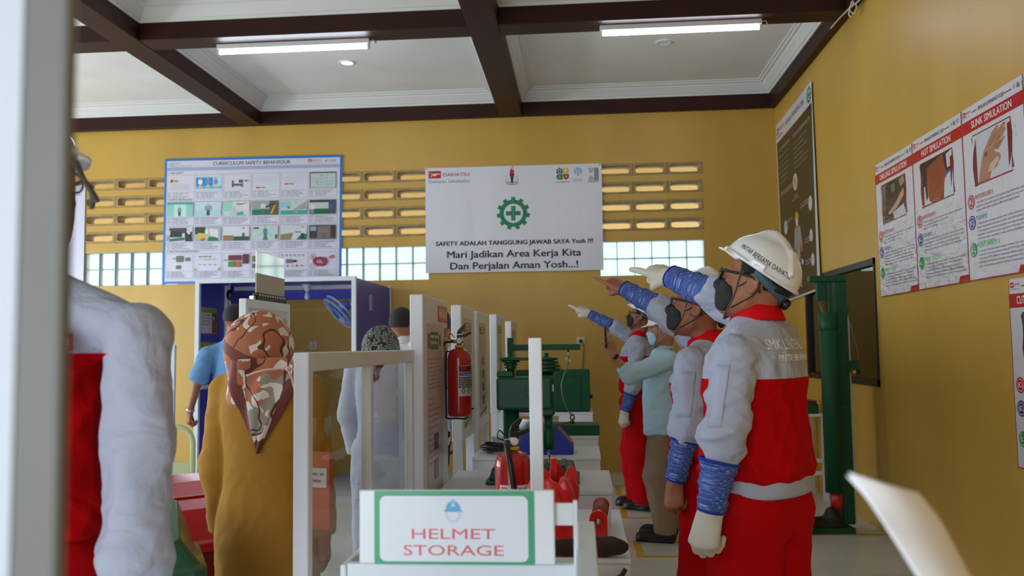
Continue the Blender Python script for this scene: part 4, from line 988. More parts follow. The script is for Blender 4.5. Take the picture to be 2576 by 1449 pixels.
br.build('bracket', M_blk, e1)
extinguisher((-.247, 3.02, .75), .064, .335, math.radians(20), 'red fire extinguisher standing on the nearest work table', False)

# ------------------------------------------------------------------ things on the nearest table
def bag_fn(p):
    q = p.copy(); a = np.arctan2(q[:, 1], q[:, 0]); r = np.hypot(q[:, 0], q[:, 1]); z = q[:, 2]
    fold = .006*np.sin(a*9+4*z*10)*np.clip((z-.10)/.05, 0, 1)+.003*np.sin(a*4+1)
    R_ = np.interp(z, [0, .01, .13, .17, .20, .215], [.072, .078, .078, .082, .07, .05])+fold
    d = np.maximum((r-R_)*.8, np.maximum(-z, z-.205-.012*np.sin(a*5+1)))
    hole = np.hypot(q[:, 0]*1.1, q[:, 1])-.05+fold
    return smax(d, -np.maximum(hole, .15-z), .008)
t = thing('cloth_bag', 'bright red satin bag with a gathered top on the nearest work table', 'bag', (-.098, 2.83, .751), .4)
M_satin = mat('red_satin', (214, 18, 24), .32, sheen=.3)
net_obj('pouch', bag_fn, (-.1, -.1, -.01), (.1, .1, .24), .0035, M_satin, t)
MB().box(-.012, .012, -.004, .004, .15, .262).build('strap', M_satin, t, bevel=.003)
for k, (x, y, rz) in enumerate(((.045, -.04, .5), (-.05, -.03, 2.2), (.03, .05, 1.1))):
    MB().prism(arc(x, .20, .022, 0, 180, 8, .04)+[(x-.022, .15)]+[(x+.022, .15)], y-.004, y+.004).build('strap', M_satin, t, bevel=.002)
# red roller block
a = PY(1508, 1342, 2.72)
t = thing('roller_block', 'small red block with a rounded top and a steel bolt, on the nearest work table', 'machine part', (.044, 2.85, .75), -.06)
pr = [(-.029, 0), (.029, 0), (.029, .062)]+arc(0, .062, .029, 0, 180, 14)[1:]
MB().prism(pr, 0, .022).build('end_plate', M_redb, t, bevel=.002); MB().prism(pr, .24, .262).build('end_plate', M_redb, t, bevel=.002)
MB().cyl((0, .02, .064), (0, .242, .064), .0255, n=28).build('roller', mat('dull_red_rubber', (150, 30, 36), .35), t)
MB().lathe([(.011, 0), (.011, .006), (.006, .011), (.0005, .013)], (0, 0, .056), (0, -1, 0), 20).build('bolt', M_steel, t)
MB().box(.0285, .034, .01, .25, 0, .062).build('side_plate', M_wht, t)
# brown knit hood
def hood_fn(p):
    d = smin(cap(p, (-.10, 0, .022), (.03, .01, .022), .024, .028), ell(p, (.085, .005, .028), (.06, .045, .028)), .03)
    return smax(d+folds(p, .003, 3, .04), -p[:, 2], .006)
M_knit = mat('dark_brown_knit', (52, 32, 30), .9, var=(60, .2), bump=(260, .5))
t = thing('knit_hood', 'folded dark brown knit hood on the front edge of the nearest table', 'hood', (-.016, 2.615, .752), -.06)
net_obj('knit', hood_fn, (-.2, -.07, -.01), (.17, .08, .08), .0035, M_knit, t)
tag(MB().tube(curve_pts([(.118, 2.586, .722), (.10, 2.582, .700), (.06, 2.58, .688), (.0, 2.575, .682), (-.08, 2.57, .62), (-.12, 2.56, .40), (-.14, 2.52, .03), (-.30, 2.48, .009)], 8), .007, 10).build('cable', M_blk), 'black cable hanging below the front edge of the nearest work table', 'cable')

# ------------------------------------------------------------------ drill press
t = thing('drill_press', 'dark green bench drill press with stepped pulleys and a drill bit', 'drill press', (-.235, 4.09, .75))
MB().box(-.215, .215, -.16, .16, 0, .018).prism([(-.20, .018), (.20, .018), (.185, .075), (-.185, .075)], -.14, .14).build('base', M_grn, t, bevel=.008)
mb = MB()
for k in range(5): mb.box(-.05+k*.045, -.03+k*.045, -.12, .12, .0752, .083)
mb.build('slot_rib', M_grn, t)
cx = -.105
MB().lathe([(.065, .075), (.065, .10), (.050, .12), (.038, .13), (.038, .45)], (cx, 0, 0), n=36).build('column', M_grn, t)
hz0, hz1 = .335, .485
MB().box(-.165, .095, -.10, .10, hz0, hz1).build('head', M_grn, t, bevel=.012, segs=3)
MB().box(.02, .105, -.085, .085, hz0-.03, hz1+.01).build('spindle_housing', M_grn, t, bevel=.010)
MB().cyl((-.07, -.1005, .44), (-.07, -.104, .44), .006).cyl((-.11, -.1005, .40), (-.11, -.104, .40), .004).build('screw', M_blk, t)
MB().box(-.03, .015, -.104, -.1005, .40, .445).build('name_plate', M_grn, t, bevel=.002)
sx = .072
MB().lathe([(.020, 0), (.020, .06), (.016, .065), (.028, .085), (.030, .13), (.022, .16), (.012, .165)], (sx, 0, hz0-.03), (0, 0, -1), 28).build('chuck', M_grn, t)
pts = []
mbb = MB()
for k in range(2):
    mbb.tube([(sx+.0035*math.cos(a_*.55+k*math.pi), .0035*math.sin(a_*.55+k*math.pi), hz0-.19-a_*.0032) for a_ in range(26)], [.0042]*22+[.0038, .003, .002, .001], 8)
mbb.cyl((sx, 0, hz0-.165), (sx, 0, hz0-.20), .006).build('drill_bit', M_steel, t)
def pulley(x, z, radii, h, name='pulley'):
    pr = [(.018, z-.03)]; zz = z
    for r in radii: pr += [(r*.6, zz), (r, zz+.002), (r*.86, zz+h/2), (r, zz+h-.002), (r*.6, zz+h)]; zz += h+.002
    pr += [(.012, zz), (.012, zz+.02)]
    MB().lathe(pr, (x, 0, 0), n=36).build(name, M_grn, t)
pulley(-.105, hz1+.04, (.03, .036, .048, .052), .012)
pulley(sx-.005, hz1+.025, (.074, .072, .062, .050), .015)
MB().tube([(-.105+.05*math.cos(a_), .05*math.sin(a_), hz1+.085) for a_ in np.linspace(math.pi/2, 3*math.pi/2, 12)]+[(sx+.045*math.cos(a_), .045*math.sin(a_), hz1+.085) for a_ in np.linspace(-math.pi/2, math.pi/2, 12)], .006, 8, closed=True).build('belt', M_grn, t)
MB().box(-.17, -.09, -.02, .06, hz1, hz1+.028).build('motor_bracket', M_grn, t, bevel=.005)
s = Sheet(.018, .03, (190, 196, 190)); s.rect(.004, .006, .012, .012, (60, 90, 70)); s.rect(.006, .016, .014, .022, (60, 90, 70))
s.build('sticker', print_mat('label_paper', .35), (.085, -.0875, .45), (1, 0, 0), (0, -1, 0), t)
MB().tube(curve_pts([(.02, -.09, .40), (.01, -.13, .37), (.02, -.14, .34)], 6), .006, 8).build('feed_lever', M_grn, t)

# ------------------------------------------------------------------ blue sloping box, cable coil and rag on the next table
t = thing('control_box', 'blue sloping control box with a clear tray on top', 'control box', (-.225, 5.14, .75))
MB().prism([(-.175, 0), (.168, 0), (.168, .045), (.085, .145), (-.175, .145)], -.12, .12).build('case', M_boxblue, t, bevel=.006)
MB().box(-.17, .08, -.11, .11, .147, .205).build('tray', glass_mat('cloudy_acrylic', (214, 220, 220), .25, .1), t)
kb = MB()
for k, (x, z) in enumerate(((.100, .127), (.120, .103), (.140, .079))): kb.lathe([(.010, 0), (.010, .008), (.004, .010)], (x, -.03+.03*k, z), (.10, 0, .083), 16)
kb.build('push_button', mat('button_red', (170, 30, 40), .4), t)
pl = MB().prism([(.094, .136), (.16, .057), (.162, .059), (.096, .138)], -.08, .08)
pl.build('face_plate', mat('aluminium_plate', (150, 150, 150), .4, metal=.4), t)
t = thing('cable_coil', 'coil of black cable on the table left of the blue box', 'cable', (-.50, 5.12, .757))
co = []
for k in range(150):
    a_ = k*.28; r = .085+.015*math.sin(k*.37); co.append((r*1.1*math.cos(a_), r*.8*math.sin(a_), .004+.04*k/150+.006*math.sin(k*.8)))
co += [(.12, -.06, .002), (.15, -.10, .0)]
MB().tube(co, .0065, 8).build('coil', M_blk, t)
t = thing('rag', 'crumpled white rag behind the black cable coil', 'rag', (-.44, 5.34, .752))
net_obj('cloth', lambda p: smax(ell(p, (0, 0, .02), (.06, .04, .045))+folds(p, .012, 5, .05), -p[:, 2], .004), (-.09, -.07, -.01), (.09, .07, .09), .004, mat('white_cloth', (210, 210, 206), .9), t)

# ------------------------------------------------------------------ green lifting arm with wire sling
YS = 6.22
def X(px, y=YS): return (px-1462)/2150*y
t = thing('lifting_arm', 'green lifting arm with a wire sling hooked to its base', 'lifting rig', (0, YS, .75))
MB().box(X(1296), X(1502), -.14, .14, 0, .072).build('base', M_grn, t, bevel=.006)
zt = PY(1285, 850, YS)[2]-.75; zb = PY(1400, 881, YS)[2]-.75; za = PY(1400, 866, YS)[2]-.75
MB().box(X(1276), X(1291), -.025, .025, .072, zt).build('mast', M_grn, t, bevel=.004)
MB().box(X(1289), X(1459), -.022, .022, zb, za).build('boom', M_grn, t, bevel=.004)
hx = X(1429)
MB().cyl((hx, 0, zb), (hx, 0, zb-.055), .006).tube([(hx+.016*math.cos(a_), 0, zb-.07+.016*math.sin(a_)) for a_ in np.linspace(1.6, 6.6, 14)], .004, 8).build('hook', M_steel, t)
ex = X(1436)
MB().cyl((ex, 0, .07), (ex, 0, .105), .006).tube([(ex+.014*math.cos(a_), 0, .117+.014*math.sin(a_)) for a_ in np.linspace(0, 6.28, 14)], .004, 8).build('eye_bolt', M_grn, t)
za_ = zb-.09
MB().tube(curve_pts([(hx-.004, 0, za_), (hx-.02, -.02, za_-.05), (X(1411), -.03, .36), (X(1413), -.03, .27), (X(1423), -.02, .18), (ex-.005, 0, .135)], 8), .0042, 8).tube([(hx-.008+.012*math.cos(a_), 0, za_-.012+.022*math.sin(a_)) for a_ in np.linspace(0, 6.28, 16)], .003, 8).tube([(ex+.0+.016*math.cos(a_), 0.004, .112+.03*math.sin(a_)) for a_ in np.linspace(0, 6.28, 18)], .003, 8).cyl((hx-.016, -.006, za_-.03), (hx-.02, -.012, za_-.055), .009).build('wire_sling', M_wire, t)
tag(MB().tube(curve_pts([(X(1395), YS-.1, .826), (X(1415), YS-.12, .832), (X(1432), YS-.02, .836), (X(1440), YS+.05, .826)], 6), .005, 8).build('cable', mat('red_cable', (140, 30, 30), .5)), 'short red cable on the base of the green lifting arm', 'cable')
# green cabinet on the farthest table
t = thing('machine_cabinet', 'dark green sheet metal cabinet on the farthest work table', 'cabinet', (X(1395, 8.4), 8.40, .75))
w0, w1 = X(1300, 8.4)-X(1395, 8.4), X(1481, 8.4)-X(1395, 8.4)
MB().box(w0, w1, -.16, .16, .012, .40).build('case', M_grn, t, bevel=.006)
MB().box(w1-.09, w1-.085, -.164, -.160, .03, .33).box(w0+.02, w1-.09, -.164, -.160, .328, .333).build('door_seam', mat('seam_dark_green', (8, 44, 30), .5), t)
for x_0 in (w0+.03, w1-.07): MB().box(x_0, x_0+.04, -.12, .12, 0, .012).build('foot', M_blk, t)
MB().cyl((w1, -.06, .14), (w1+.025, -.06, .14), .02).build('knob', M_boxblue, t)

# ------------------------------------------------------------------ wall sockets
def socket(px, py, label, plug, cable):
    a = PY(px, py, YB); t = thing('wall_socket', label, 'socket', (a[0], YB, a[2]))
    MB().box(-.043, .043, -.012, 0, -.043, .043).build('plate', M_cream, t, bevel=.004)
    MB().lathe([(.026, 0), (.026, .004), (.021, .004), (.019, .001)], (0, -.012, 0), (0, -1, 0), 24).build('ring', M_cream, t)
    if plug: MB().lathe([(.020, 0), (.018, .03), (.012, .04)], (0, -.012, 0), (0, -1, 0), 20).build('plug', plug, t)
    if cable: MB().tube(curve_pts(cable[0], 8), .0055, 8).build('cable', cable[1], t)
socket(1461, 858, 'white wall socket with a black plug and a green cable on the back wall', mat('navy_plug', (26, 26, 44), .4), ([(0, -.05, -.01), (.03, -.04, -.04), (.03, -.02, -.14), (.015, -.015, -.3), (.0, -.015, -.5)], mat('green_cable', (60, 110, 50), .5)))
socket(788, 869, 'white wall socket inside the blue booth, with a cream plug', mat('cream_plug', (206, 206, 200), .4), ([(0, -.05, 0), (-.06, -.05, -.03), (-.12, -.04, -.06), (-.2, -.03, -.07), (-.28, -.03, -.14)], M_cream))

# ------------------------------------------------------------------ blue booth
BX0, BX1, BY0, BY1, BH_ = -3.68, -2.112, 7.9, YB-.02, 2.065
t = thing('booth', 'blue walled booth with a white frame against the back wall', 'booth', ((BX0+BX1)/2, (BY0+BY1)/2, 0))
ox, oy = (BX0+BX1)/2, (BY0+BY1)/2
hx_, hy_ = (BX1-BX0)/2, (BY1-BY0)/2
fw_ = .042
for sx in (-1, 1):
    for sy in (-1, 1): MB().box(sx*hx_-(fw_ if sx > 0 else 0), sx*hx_+(fw_ if sx < 0 else 0), sy*hy_-(fw_ if sy > 0 else 0), sy*hy_+(fw_ if sy < 0 else 0), 0, BH_).build('corner_post', M_wht2, t, bevel=.003)
MB().box(-hx_+fw_, hx_-fw_, -hy_, -hy_+fw_, BH_-fw_, BH_).build('top_rail', M_wht2, t, bevel=.003)
MB().box(-hx_+fw_, hx_-fw_, .05, .05+fw_, BH_-fw_*1.4, BH_-.005).build('top_rail', M_wht2, t, bevel=.003)
for sx in (-1, 1):
    MB().box(sx*hx_-(.03 if sx > 0 else -.012), sx*hx_+(-.012 if sx > 0 else .03), -hy_+fw_, hy_-fw_, .02, BH_-.012).build('side_panel', M_boothblue, t)
MB().box(-hx_+.03, -hx_+.06, -.15, -.10, .02, BH_-.02).build('middle_post', M_wht2, t)
MB().box(-hx_+.03, -hx_+.055, -hy_+fw_, hy_-fw_, 1.01, 1.05).build('middle_rail', M_wht2, t)
MB().box(-hx_+.03, hx_-.03, -hy_+fw_, hy_-.3, BH_-.02, BH_-.006).build('roof_panel', M_boothblue, t)
MB().box(-hx_+.03, hx_-.03, hy_-.10, hy_-.07, BH_-.13, BH_-.02).build('back_rail', M_boothblue, t)
# notices inside the booth
for k, (zt_, lab) in enumerate(((1.80, 'upper notice with a green heading on the left wall of the blue booth'), (1.46, 'lower notice with a green heading on the left wall of the blue booth'))):
    s = Sheet(.36, .255, (206, 206, 206)); s.rect(0, 0, .36, .05, (130, 160, 50)); s.rect(.25, .05, .36, .255, (60, 50, 46)); s.rect(.27, .12, .33, .22, (160, 60, 40)); s.disc(.29, .10, .02, (200, 190, 170))
    s.frame(0, 0, .36, .255, .006, (170, 170, 170))
    for q in range(4): s.scribble(.03, .07+q*.03, .2, .012, (110, 110, 110))
    s.build('notice', print_mat('board_notice', .25), (BX0+.032, 7.965, zt_), (0, 1, 0), (1, 0, 0), None, lab, 'notice', 'notices in the booth')
# bulb under the booth roof
a = PY(773, 717, 8.55)
t = thing('light_bulb', 'unlit light bulb in a white holder under the booth roof', 'light bulb', (a[0], 8.55, BH_-.02))
MB().lathe([(.055, 0), (.055, -.012), (.034, -.03), (.026, -.055), (.024, -.07)], n=28).build('holder', M_wht2, t)
MB().lathe([(.013, -.07), (.014, -.085), (.024, -.105), (.030, -.125), (.026, -.145), (.013, -.158), (.0005, -.16)], n=28).build('bulb', mat('opal_glass', (206, 210, 226), .2), t)
# wall fan on the right wall of the booth
a = PY(858, 780, 8.5)
t = thing('wall_fan', 'light blue wall fan on the right wall of the blue booth', 'fan', (-2.13, 8.5, 1.84))
fc = np.array((a[0]+2.13, 0, a[2]-1.84)); ax_ = np.array((-.62, -.38, -.68)); ax_ /= np.linalg.norm(ax_)
x_, y_, z_, _ = rot_between((0, 0, 0), ax_)
M_fanb = mat('fan_pale_blue', (150, 166, 206), .4)
rg = MB()
for rr_, dz, w_ in ((.19, .0, .012), (.19, .05, .008), (.10, .065, .004)): rg.tube([fc+z_*dz+x_*rr_*math.cos(a_)+y_*rr_*math.sin(a_) for a_ in np.linspace(0, 2*math.pi, 37)[:-1]], w_, 8, closed=True)
for k in range(40):
    a_ = 2*math.pi*k/40; u_ = x_*math.cos(a_)+y_*math.sin(a_)
    rg.tube([fc+z_*.07+u_*.05, fc+z_*.068+u_*.12, fc+z_*.05+u_*.19, fc+z_*.0+u_*.19, fc-z_*.03+u_*.10, fc-z_*.035+u_*.04], .0018, 4)
rg.build('cage', M_fanb, t)
MB().lathe([(.055, .066), (.05, .075), (.0005, .08)], fc, z_, 24).build('badge', mat('fan_blue', (50, 84, 170), .4), t)
for k in range(3):
    a_ = 2*math.pi*k/3; v = []
    for i in range(7):
        r_ = .03+.14*i/6
        for sg in (-1, 1):
            b_ = a_+sg*(.28+.22*i/6); v.append(fc+x_*r_*math.cos(b_)+y_*r_*math.sin(b_)+z_*(.02+sg*.014))
    f_ = [(2*i, 2*i+1, 2*i+3, 2*i+2) for i in range(6)]
    o = MB().add(v, f_, True).build('blade', mat('fan_blade_blue', (84, 110, 190), .3), t); md = o.modifiers.new('thick', 'SOLIDIFY'); md.thickness = .003
MB().lathe([(.02, .03), (.055, .0), (.06, -.05), (.05, -.10), (.02, -.12)], fc, z_, 24).build('motor', M_fanb, t)
MB().bar(fc-z_*.08, (-.03, 0, .0), .05, .035).box(-.03, .018, -.05, .05, -.08, .08).build('wall_arm', M_fanb, t, bevel=.004)
# black hand lamp hanging inside the booth
a = PY(578, 742, 8.3)
t = thing('hand_lamp', 'black oval hand lamp hanging inside the blue booth', 'lamp', (a[0], 8.3, a[2]))
MB().sphere((0, 0, 0), (.036, .025, .055)).build('shell', M_blk, t)
MB().tube(curve_pts([(0, 0, .05), (.0, 0, .10), (.02, 0, .16), (.05, .0, .19)], 8), .005, 6).tube(curve_pts([(0, 0, -.05), (.01, 0, -.15), (-.01, 0, -.3)], 8), .006, 6).build('cable', M_wht2, t)

# ------------------------------------------------------------------ white cabinet board with the mirror plate, left of the partition
t = thing('display_board', 'white display board with an inset panel, behind the patterned headscarf', 'display board', (-1.55, 3.77, 0))
L = .59; zt_ = 1.615
MB().box(0, .035, 0, .03, 0, zt_).build('post', M_wht, t, bevel=.004)
MB().box(0, .035, L-.03, L, 0, zt_).build('post', M_wht, t, bevel=.004)
for z in (.5, zt_-.04): MB().box(.002, .033, .03, L-.03, z, z+.04).build('rail', M_wht, t)
MB().box(.010, .024, .03, L-.03, .54, zt_-.04).build('panel', M_cream, t)
MB().cyl((.026, L-.06, zt_-.11), (.026, L-.06, zt_-.08), .005).box(.024, .03, L-.075, L-.03, zt_-.10, zt_-.09).build('latch', M_steel, t)
t = thing('mirror_plate', 'upright shiny plate on a black toothed strip, standing on the white display board', 'plate', (-1.5325, 3.93, zt_))
MB().box(-.002, .002, 0, .38, .035, .235).build('plate', mat('polished_plate', (206, 206, 200), .06, metal=1), t, bevel=.001)
MB().box(-.0035, .0035, -.0005, .3805, .0365, .13).build('sheet', mat('beige_sheet', (186, 176, 154), .5), t)
MB().box(-.012, .012, -.012, .39, 0, .036).build('strip', M_blk, t, bevel=.002)
mb = MB()
for k in range(11): mb.box(.0125, .0135, .012+k*.034, .028+k*.034, .022, .030)
mb.build('tooth', M_wht2, t)
MB().cyl((0, -.05, .01), (0, -.012, .02), .008).box(-.01, .01, -.055, -.03, .0, .018).build('clip', M_steel, t)

# ------------------------------------------------------------------ acrylic partition
t = thing('acrylic_partition', 'white framed clear acrylic partition right of the woman in brown', 'partition', (-.735, 2.14, 0))
zr = 1.372; Lp = 1.39
MB().box(0, .040, 0, .040, 0, zr).build('post', M_wht, t, bevel=.004)
MB().box(.004, .038, .66, .695, 0, zr-.05).build('post', M_wht, t, bevel=.003)
MB().box(.004, .038, Lp-.035, Lp, 0, zr-.05).build('post', M_wht, t, bevel=.003)
MB().box(0, .040, .0402, Lp, zr-.05, zr).build('top_rail', M_wht, t, bevel=.004)
MB().box(.004, .038, .0402, Lp-.036, .45, .49).build('bottom_rail', M_wht, t, bevel=.003)
for a_, q_ in ((.041, .659), (.696, Lp-.036)): MB().box(.016, .020, a_, q_, .491, zr-.051).build('pane', M_acr, t)

# ------------------------------------------------------------------ helmet storage rack
YR = 1.64
def xr(px): return (px-1462)/2150*YR
t = thing('helmet_rack', 'white helmet storage rack with its green edged sign, in the foreground', 'rack', (-.2, YR, 0))
def rb(x0, x1, y0, y1, z0, z1, name, m=M_wht2, bev=.003): return MB().box(x0+.2, x1+.2, y0-YR, y1-YR, z0, z1).build(name, m, t, bevel=bev)
zr_ = .968
rb(xr(862), xr(1441), YR+.004, YR+.024, .35, zr_, 'front_panel')
rb(xr(862)-.012, xr(862), YR, YR+.42, .35, zr_-.002, 'side_panel')
rb(xr(1443)-.002, xr(1443)+.036, YR-.30, YR+.25, .35, 1.0, 'side_panel')
rb(xr(862), xr(1441), YR+.40, YR+.42, .35, .78, 'back_panel')
rb(xr(862), xr(1441), YR+.026, YR+.40, .62, .635, 'shelf')
rb(xr(1434), xr(1445), YR, YR+.012, zr_, 1.088, 'bracket_post', bev=.001)
rb(xr(1386), xr(1434), YR+.001, YR+.010, 1.042, 1.083, 'bracket_plate', bev=.001)
for x in (xr(870), xr(1430)):
    for y in (YR+.01, YR+.38): rb(x-.012, x+.012, y, y+.03, 0, .35, 'leg')
pz1, pz0 = 1.38-(1230-875)*YR/2150, 1.38-(1412-875)*YR/2150
rb(xr(899), xr(1388), YR-.010, YR+.003, pz0+.001, pz1, 'sign_board', M_wht, .003)
SW, SH = xr(1338)-xr(938), pz1-pz0-.002
s = Sheet(SW, SH, (62, 160, 118), 1, 1, .001); k_ = SW/400
s.poly([(a_*k_, b_*k_) for a_, b_ in rrect(14, 385, 12, 172, 16)][::-1], (222, 228, 240))
def sq(p): return [(a_*k_, b_*k_) for a_, b_ in p]
LB = (96, 170, 220)
s.gear(199*k_, 57*k_, 22*k_, (196, 210, 232), 12, .62, (222, 228, 240), False)
s.poly(sq(arc(199, 46, 19, 180, 360, 12, 22)), LB); s.poly(sq([(176, 46), (222, 46), (222, 51), (176, 51)])[::-1], LB); s.rect(194*k_, 20*k_, 204*k_, 34*k_, (130, 194, 232)); s.disc(199*k_, 62*k_, 9*k_, (222, 228, 240)); s.rect(195*k_, 33*k_, 203*k_, 38*k_, (200, 224, 240))
s.text('HELMET', 199*k_, 117*k_, 26*k_, (214, 92, 104), w=208*k_, bold=.006, align='c')
s.text('STORAGE', 199*k_, 157*k_, 26*k_, (214, 92, 104), w=250*k_, bold=.006, align='c')
s.build('sign', print_mat('sign_film', .3), (xr(938)+.2, -.0115, pz1-.001), (1, 0, 0), (0, -1, 0), t)

a = PY(1346, 850, 2.12)
t = thing('steel_post', 'slim white steel post rising behind the helmet storage sign', 'post', (a[0], 2.12, 0))
MB().box(-.016, .016, -.010, .010, 0, a[2]).build('upright', M_wht, t, bevel=.003)
MB().box(-.04, .04, -.04, .04, 0, .008).build('foot_plate', M_wht, t)

# ------------------------------------------------------------------ post close to the camera
a, q = PY(40, 700, .46), PY(160, 700, .46)
t = thing('door_post', 'out of focus white post close to the camera at the left edge', 'post', ((a[0]+q[0])/2, .46, 0))
w_ = (q[0]-a[0])/2
MB().box(-w_, w_, 0, .010, 0, 2.6).build('upright', mat('mottled_grey_paint', (116, 114, 110), .5, var=(8, .08)), t, bevel=.003)  # post paint in one grey tone with faint random mottling
MB().box(-w_-.10, -w_-.001, .002, .012, 0, 2.6).build('door_leaf', mat('bluish_white_door', (208, 214, 226), .5), t)
MB().box(-w_-.02, w_, -.0, .012, 2.6, 2.64).build('cap', M_wht, t)

# ------------------------------------------------------------------ paper in the bottom right corner
def patch(Lp, Rp, n=14):
    Lc, Rc = curve_pts(Lp, 6), curve_pts(Rp, 6); v = []
    for l, r in zip(Lc, Rc):
        for k in range(n+1):
            u = k/n; p = l*(1-u)+r*u; p = p+np.array((0, -.018*math.sin(math.pi*u), 0)); v.append(p)
    f = [(i*(n+1)+k, i*(n+1)+k+1, (i+1)*(n+1)+k+1, (i+1)*(n+1)+k) for i in range(len(Lc)-1) for k in range(n)]
    return MB().add(v, f, True)
t = thing('paper_sheets', 'curved white sheets of paper in the bottom right corner', 'paper', PY(2300, 1400, .80))
M_pap = mat('white_paper', (250, 250, 255), .7)
o0 = PY(2300, 1400, .80)
for dx, dy, dd in ((0, 0, 0), (-6, 10, .012)):
    Lq = [PY(2133+dx, 1186+dy, .80+dd)-o0, PY(2186, 1262, .79+dd)-o0, PY(2252, 1362, .77+dd)-o0, PY(2400, 1600, .74+dd)-o0]
    Rq = [PY(2312, 1238+dy, .84+dd)-o0, PY(2366, 1308, .84+dd)-o0, PY(2424, 1414, .83+dd)-o0, PY(2520, 1600, .80+dd)-o0]
    o = patch(Lq, Rq).build('sheet', M_pap, t); md = o.modifiers.new('thick', 'SOLIDIFY'); md.thickness = .0006

# ------------------------------------------------------------------ left side: bins, hand truck, poster stand
def bin_(loc, rz, w, d, h0, h1, col, lidcol, inset, label):
    t = thing('waste_bin', label, 'waste bin', loc, rz, 'waste bins at the left')
    m1 = mat('bin_'+label.split()[0], col, .35); m2 = mat('bin_lid_'+label.split()[0], lidcol, .28, coat=.3)
    def ring(a, b, z): return [(x, y, z) for x, y in rrect(-a, a, -b, b, min(a, b)*.25, 5)]
    rs = [ring(w*.40, d*.40, 0), ring(w*.47, d*.47, h0)]
    v = [p for r in rs for p in r]; n = len(rs[0])
    MB().add(v, [(k, (k+1) % n, n+(k+1) % n, n+k) for k in range(n)]+[tuple(range(n))[::-1]]).build('body', m1, t)
    tl = lambda R: [(x, y, z+.30*y) for x, y, z in R]
    rs = [ring(w*.5, d*.5, h0-.02), ring(w*.5, d*.5, h0+.012), ring(w*.46, d*.46, h0+.022), tl(ring(w*.36, d*.36, h1-.015)), tl(ring(w*.34, d*.34, h1))]
    v = [p for r in rs for p in r]; f = [(i*n+k, i*n+(k+1) % n, (i+1)*n+(k+1) % n, (i+1)*n+k) for i in range(len(rs)-1) for k in range(n)]
    MB().add(v, f+[tuple(range((len(rs)-1)*n, len(rs)*n))]+[tuple(range(n))[::-1]]).build('lid', m2, t, bevel=.004)
    if inset == 'outline':
        s = Sheet(w*.36, d*.30, lidcol); s.frame(.004, .004, s.w-.004, s.h-.004, .006, (206, 160, 40)); s.build('panel_mark', print_mat('label_paper', .35), (-w*.10, d*.15, h1+.006+.30*d*.15), (1, 0, 0), (0, -.287, .958), t)
        s = Sheet(.10, .02, lidcol); s.scribble(.004, .004, .09, .014, (90, 30, 34)); s.build('lettering', print_mat('label_paper', .35), (-w*.24, d*.26, h1+.006+.30*d*.26), (1, 0, 0), (0, -.287, .958), t)
    else:
        MB().add([(x, y, h1+.3*y+z) for z in (0, .004) for x, y in ((-w*.2, -d*.2), (w*.2, -d*.2), (w*.2, d*.2), (-w*.2, d*.2))], [(3, 2, 1, 0), (4, 5, 6, 7), (0, 1, 5, 4), (1, 2, 6, 5), (2, 3, 7, 6), (3, 0, 4, 7)]).build('flap', mat('bin_flap_blue', (40, 40, 130), .4), t)
bin_((-1.56, 3.25, 0), .72, .50, .46, .66, .835, (120, 14, 22), (190, 22, 38), 'outline', 'red waste bin left of the woman in brown')
bin_((-1.335, 2.42, 0), .50, .44, .42, .76, .885, (14, 66, 44), (18, 96, 66), 'flap', 'green waste bin with a blue flap, nearest bin at the left')
# pale green hand truck
M_pg = mat('pale_green_enamel', (176, 186, 140), .4)
t = thing('hand_truck', 'pale green hand truck behind the red waste bin', 'hand truck', (-2.566, 5.0, 0))
W2 = .235; zt_ = .925
pts = [(-W2, 0, .05), (-W2, 0, zt_-.10)]+[(-W2+.10-.10*math.cos(a_), 0, zt_-.10+.10*math.sin(a_)) for a_ in np.linspace(0, math.pi/2, 8)]+[(W2-.10+.10*math.sin(a_), 0, zt_-.10+.10*math.cos(a_)) for a_ in np.linspace(0, math.pi/2, 8)]+[(W2, 0, .05)]
MB().tube(pts, .016, 12).build('frame', M_pg, t)
zc = PY(440, 1184, 5.0)[2]
for z_0, z_1 in ((zc-.05, zc+.05), (.25, .31)): MB().box(-W2+.012, W2-.012, -.010, .010, z_0, z_1).build('cross_plate', M_pg, t, bevel=.006)
MB().box(-W2, W2, -.22, .02, .02, .035).build('toe_plate', M_pg, t)
for sx in (-1, 1): MB().lathe([(.03, -.02), (.075, -.018), (.08, 0), (.075, .018), (.03, .02)], (sx*(W2+.03), .06, .08), (1, 0, 0), 24).build('wheel', M_blk, t)
# white stand with notices
t = thing('notice_stand', 'narrow white stand with small green and blue notices, left of the booth', 'stand', (-3.165, 6.0, 0))
for sx in (-1, 1):
    MB().bar((sx*.22-.01, 0, 0), (sx*.215, 0, 1.425), .03, .03).build('leg', M_wht2, t, bevel=.003)
for z in (.70, 1.05, 1.41): MB().box(-.20, .20, -.012, .012, z-.012, z+.012).build('cross_rail', M_wht2, t)
s = Sheet(.30, .12, (60, 150, 84)); s.rect(.02, .03, .2, .09, (150, 200, 150)); s.build('notice', print_mat('board_notice', .25), (-.10, -.014, 1.395), (1, 0, 0), (0, -1, 0), t)
s = Sheet(.32, .14, (190, 204, 214)); s.rect(.24, .05, .28, .12, (40, 40, 50)); s.scribble(.03, .03, .2, .012, (110, 116, 130)); s.scribble(.03, .06, .2, .012, (110, 116, 130)); s.build('notice', print_mat('board_notice', .25), (-.12, -.014, 1.26), (1, 0, 0), (0, -1, 0), t)

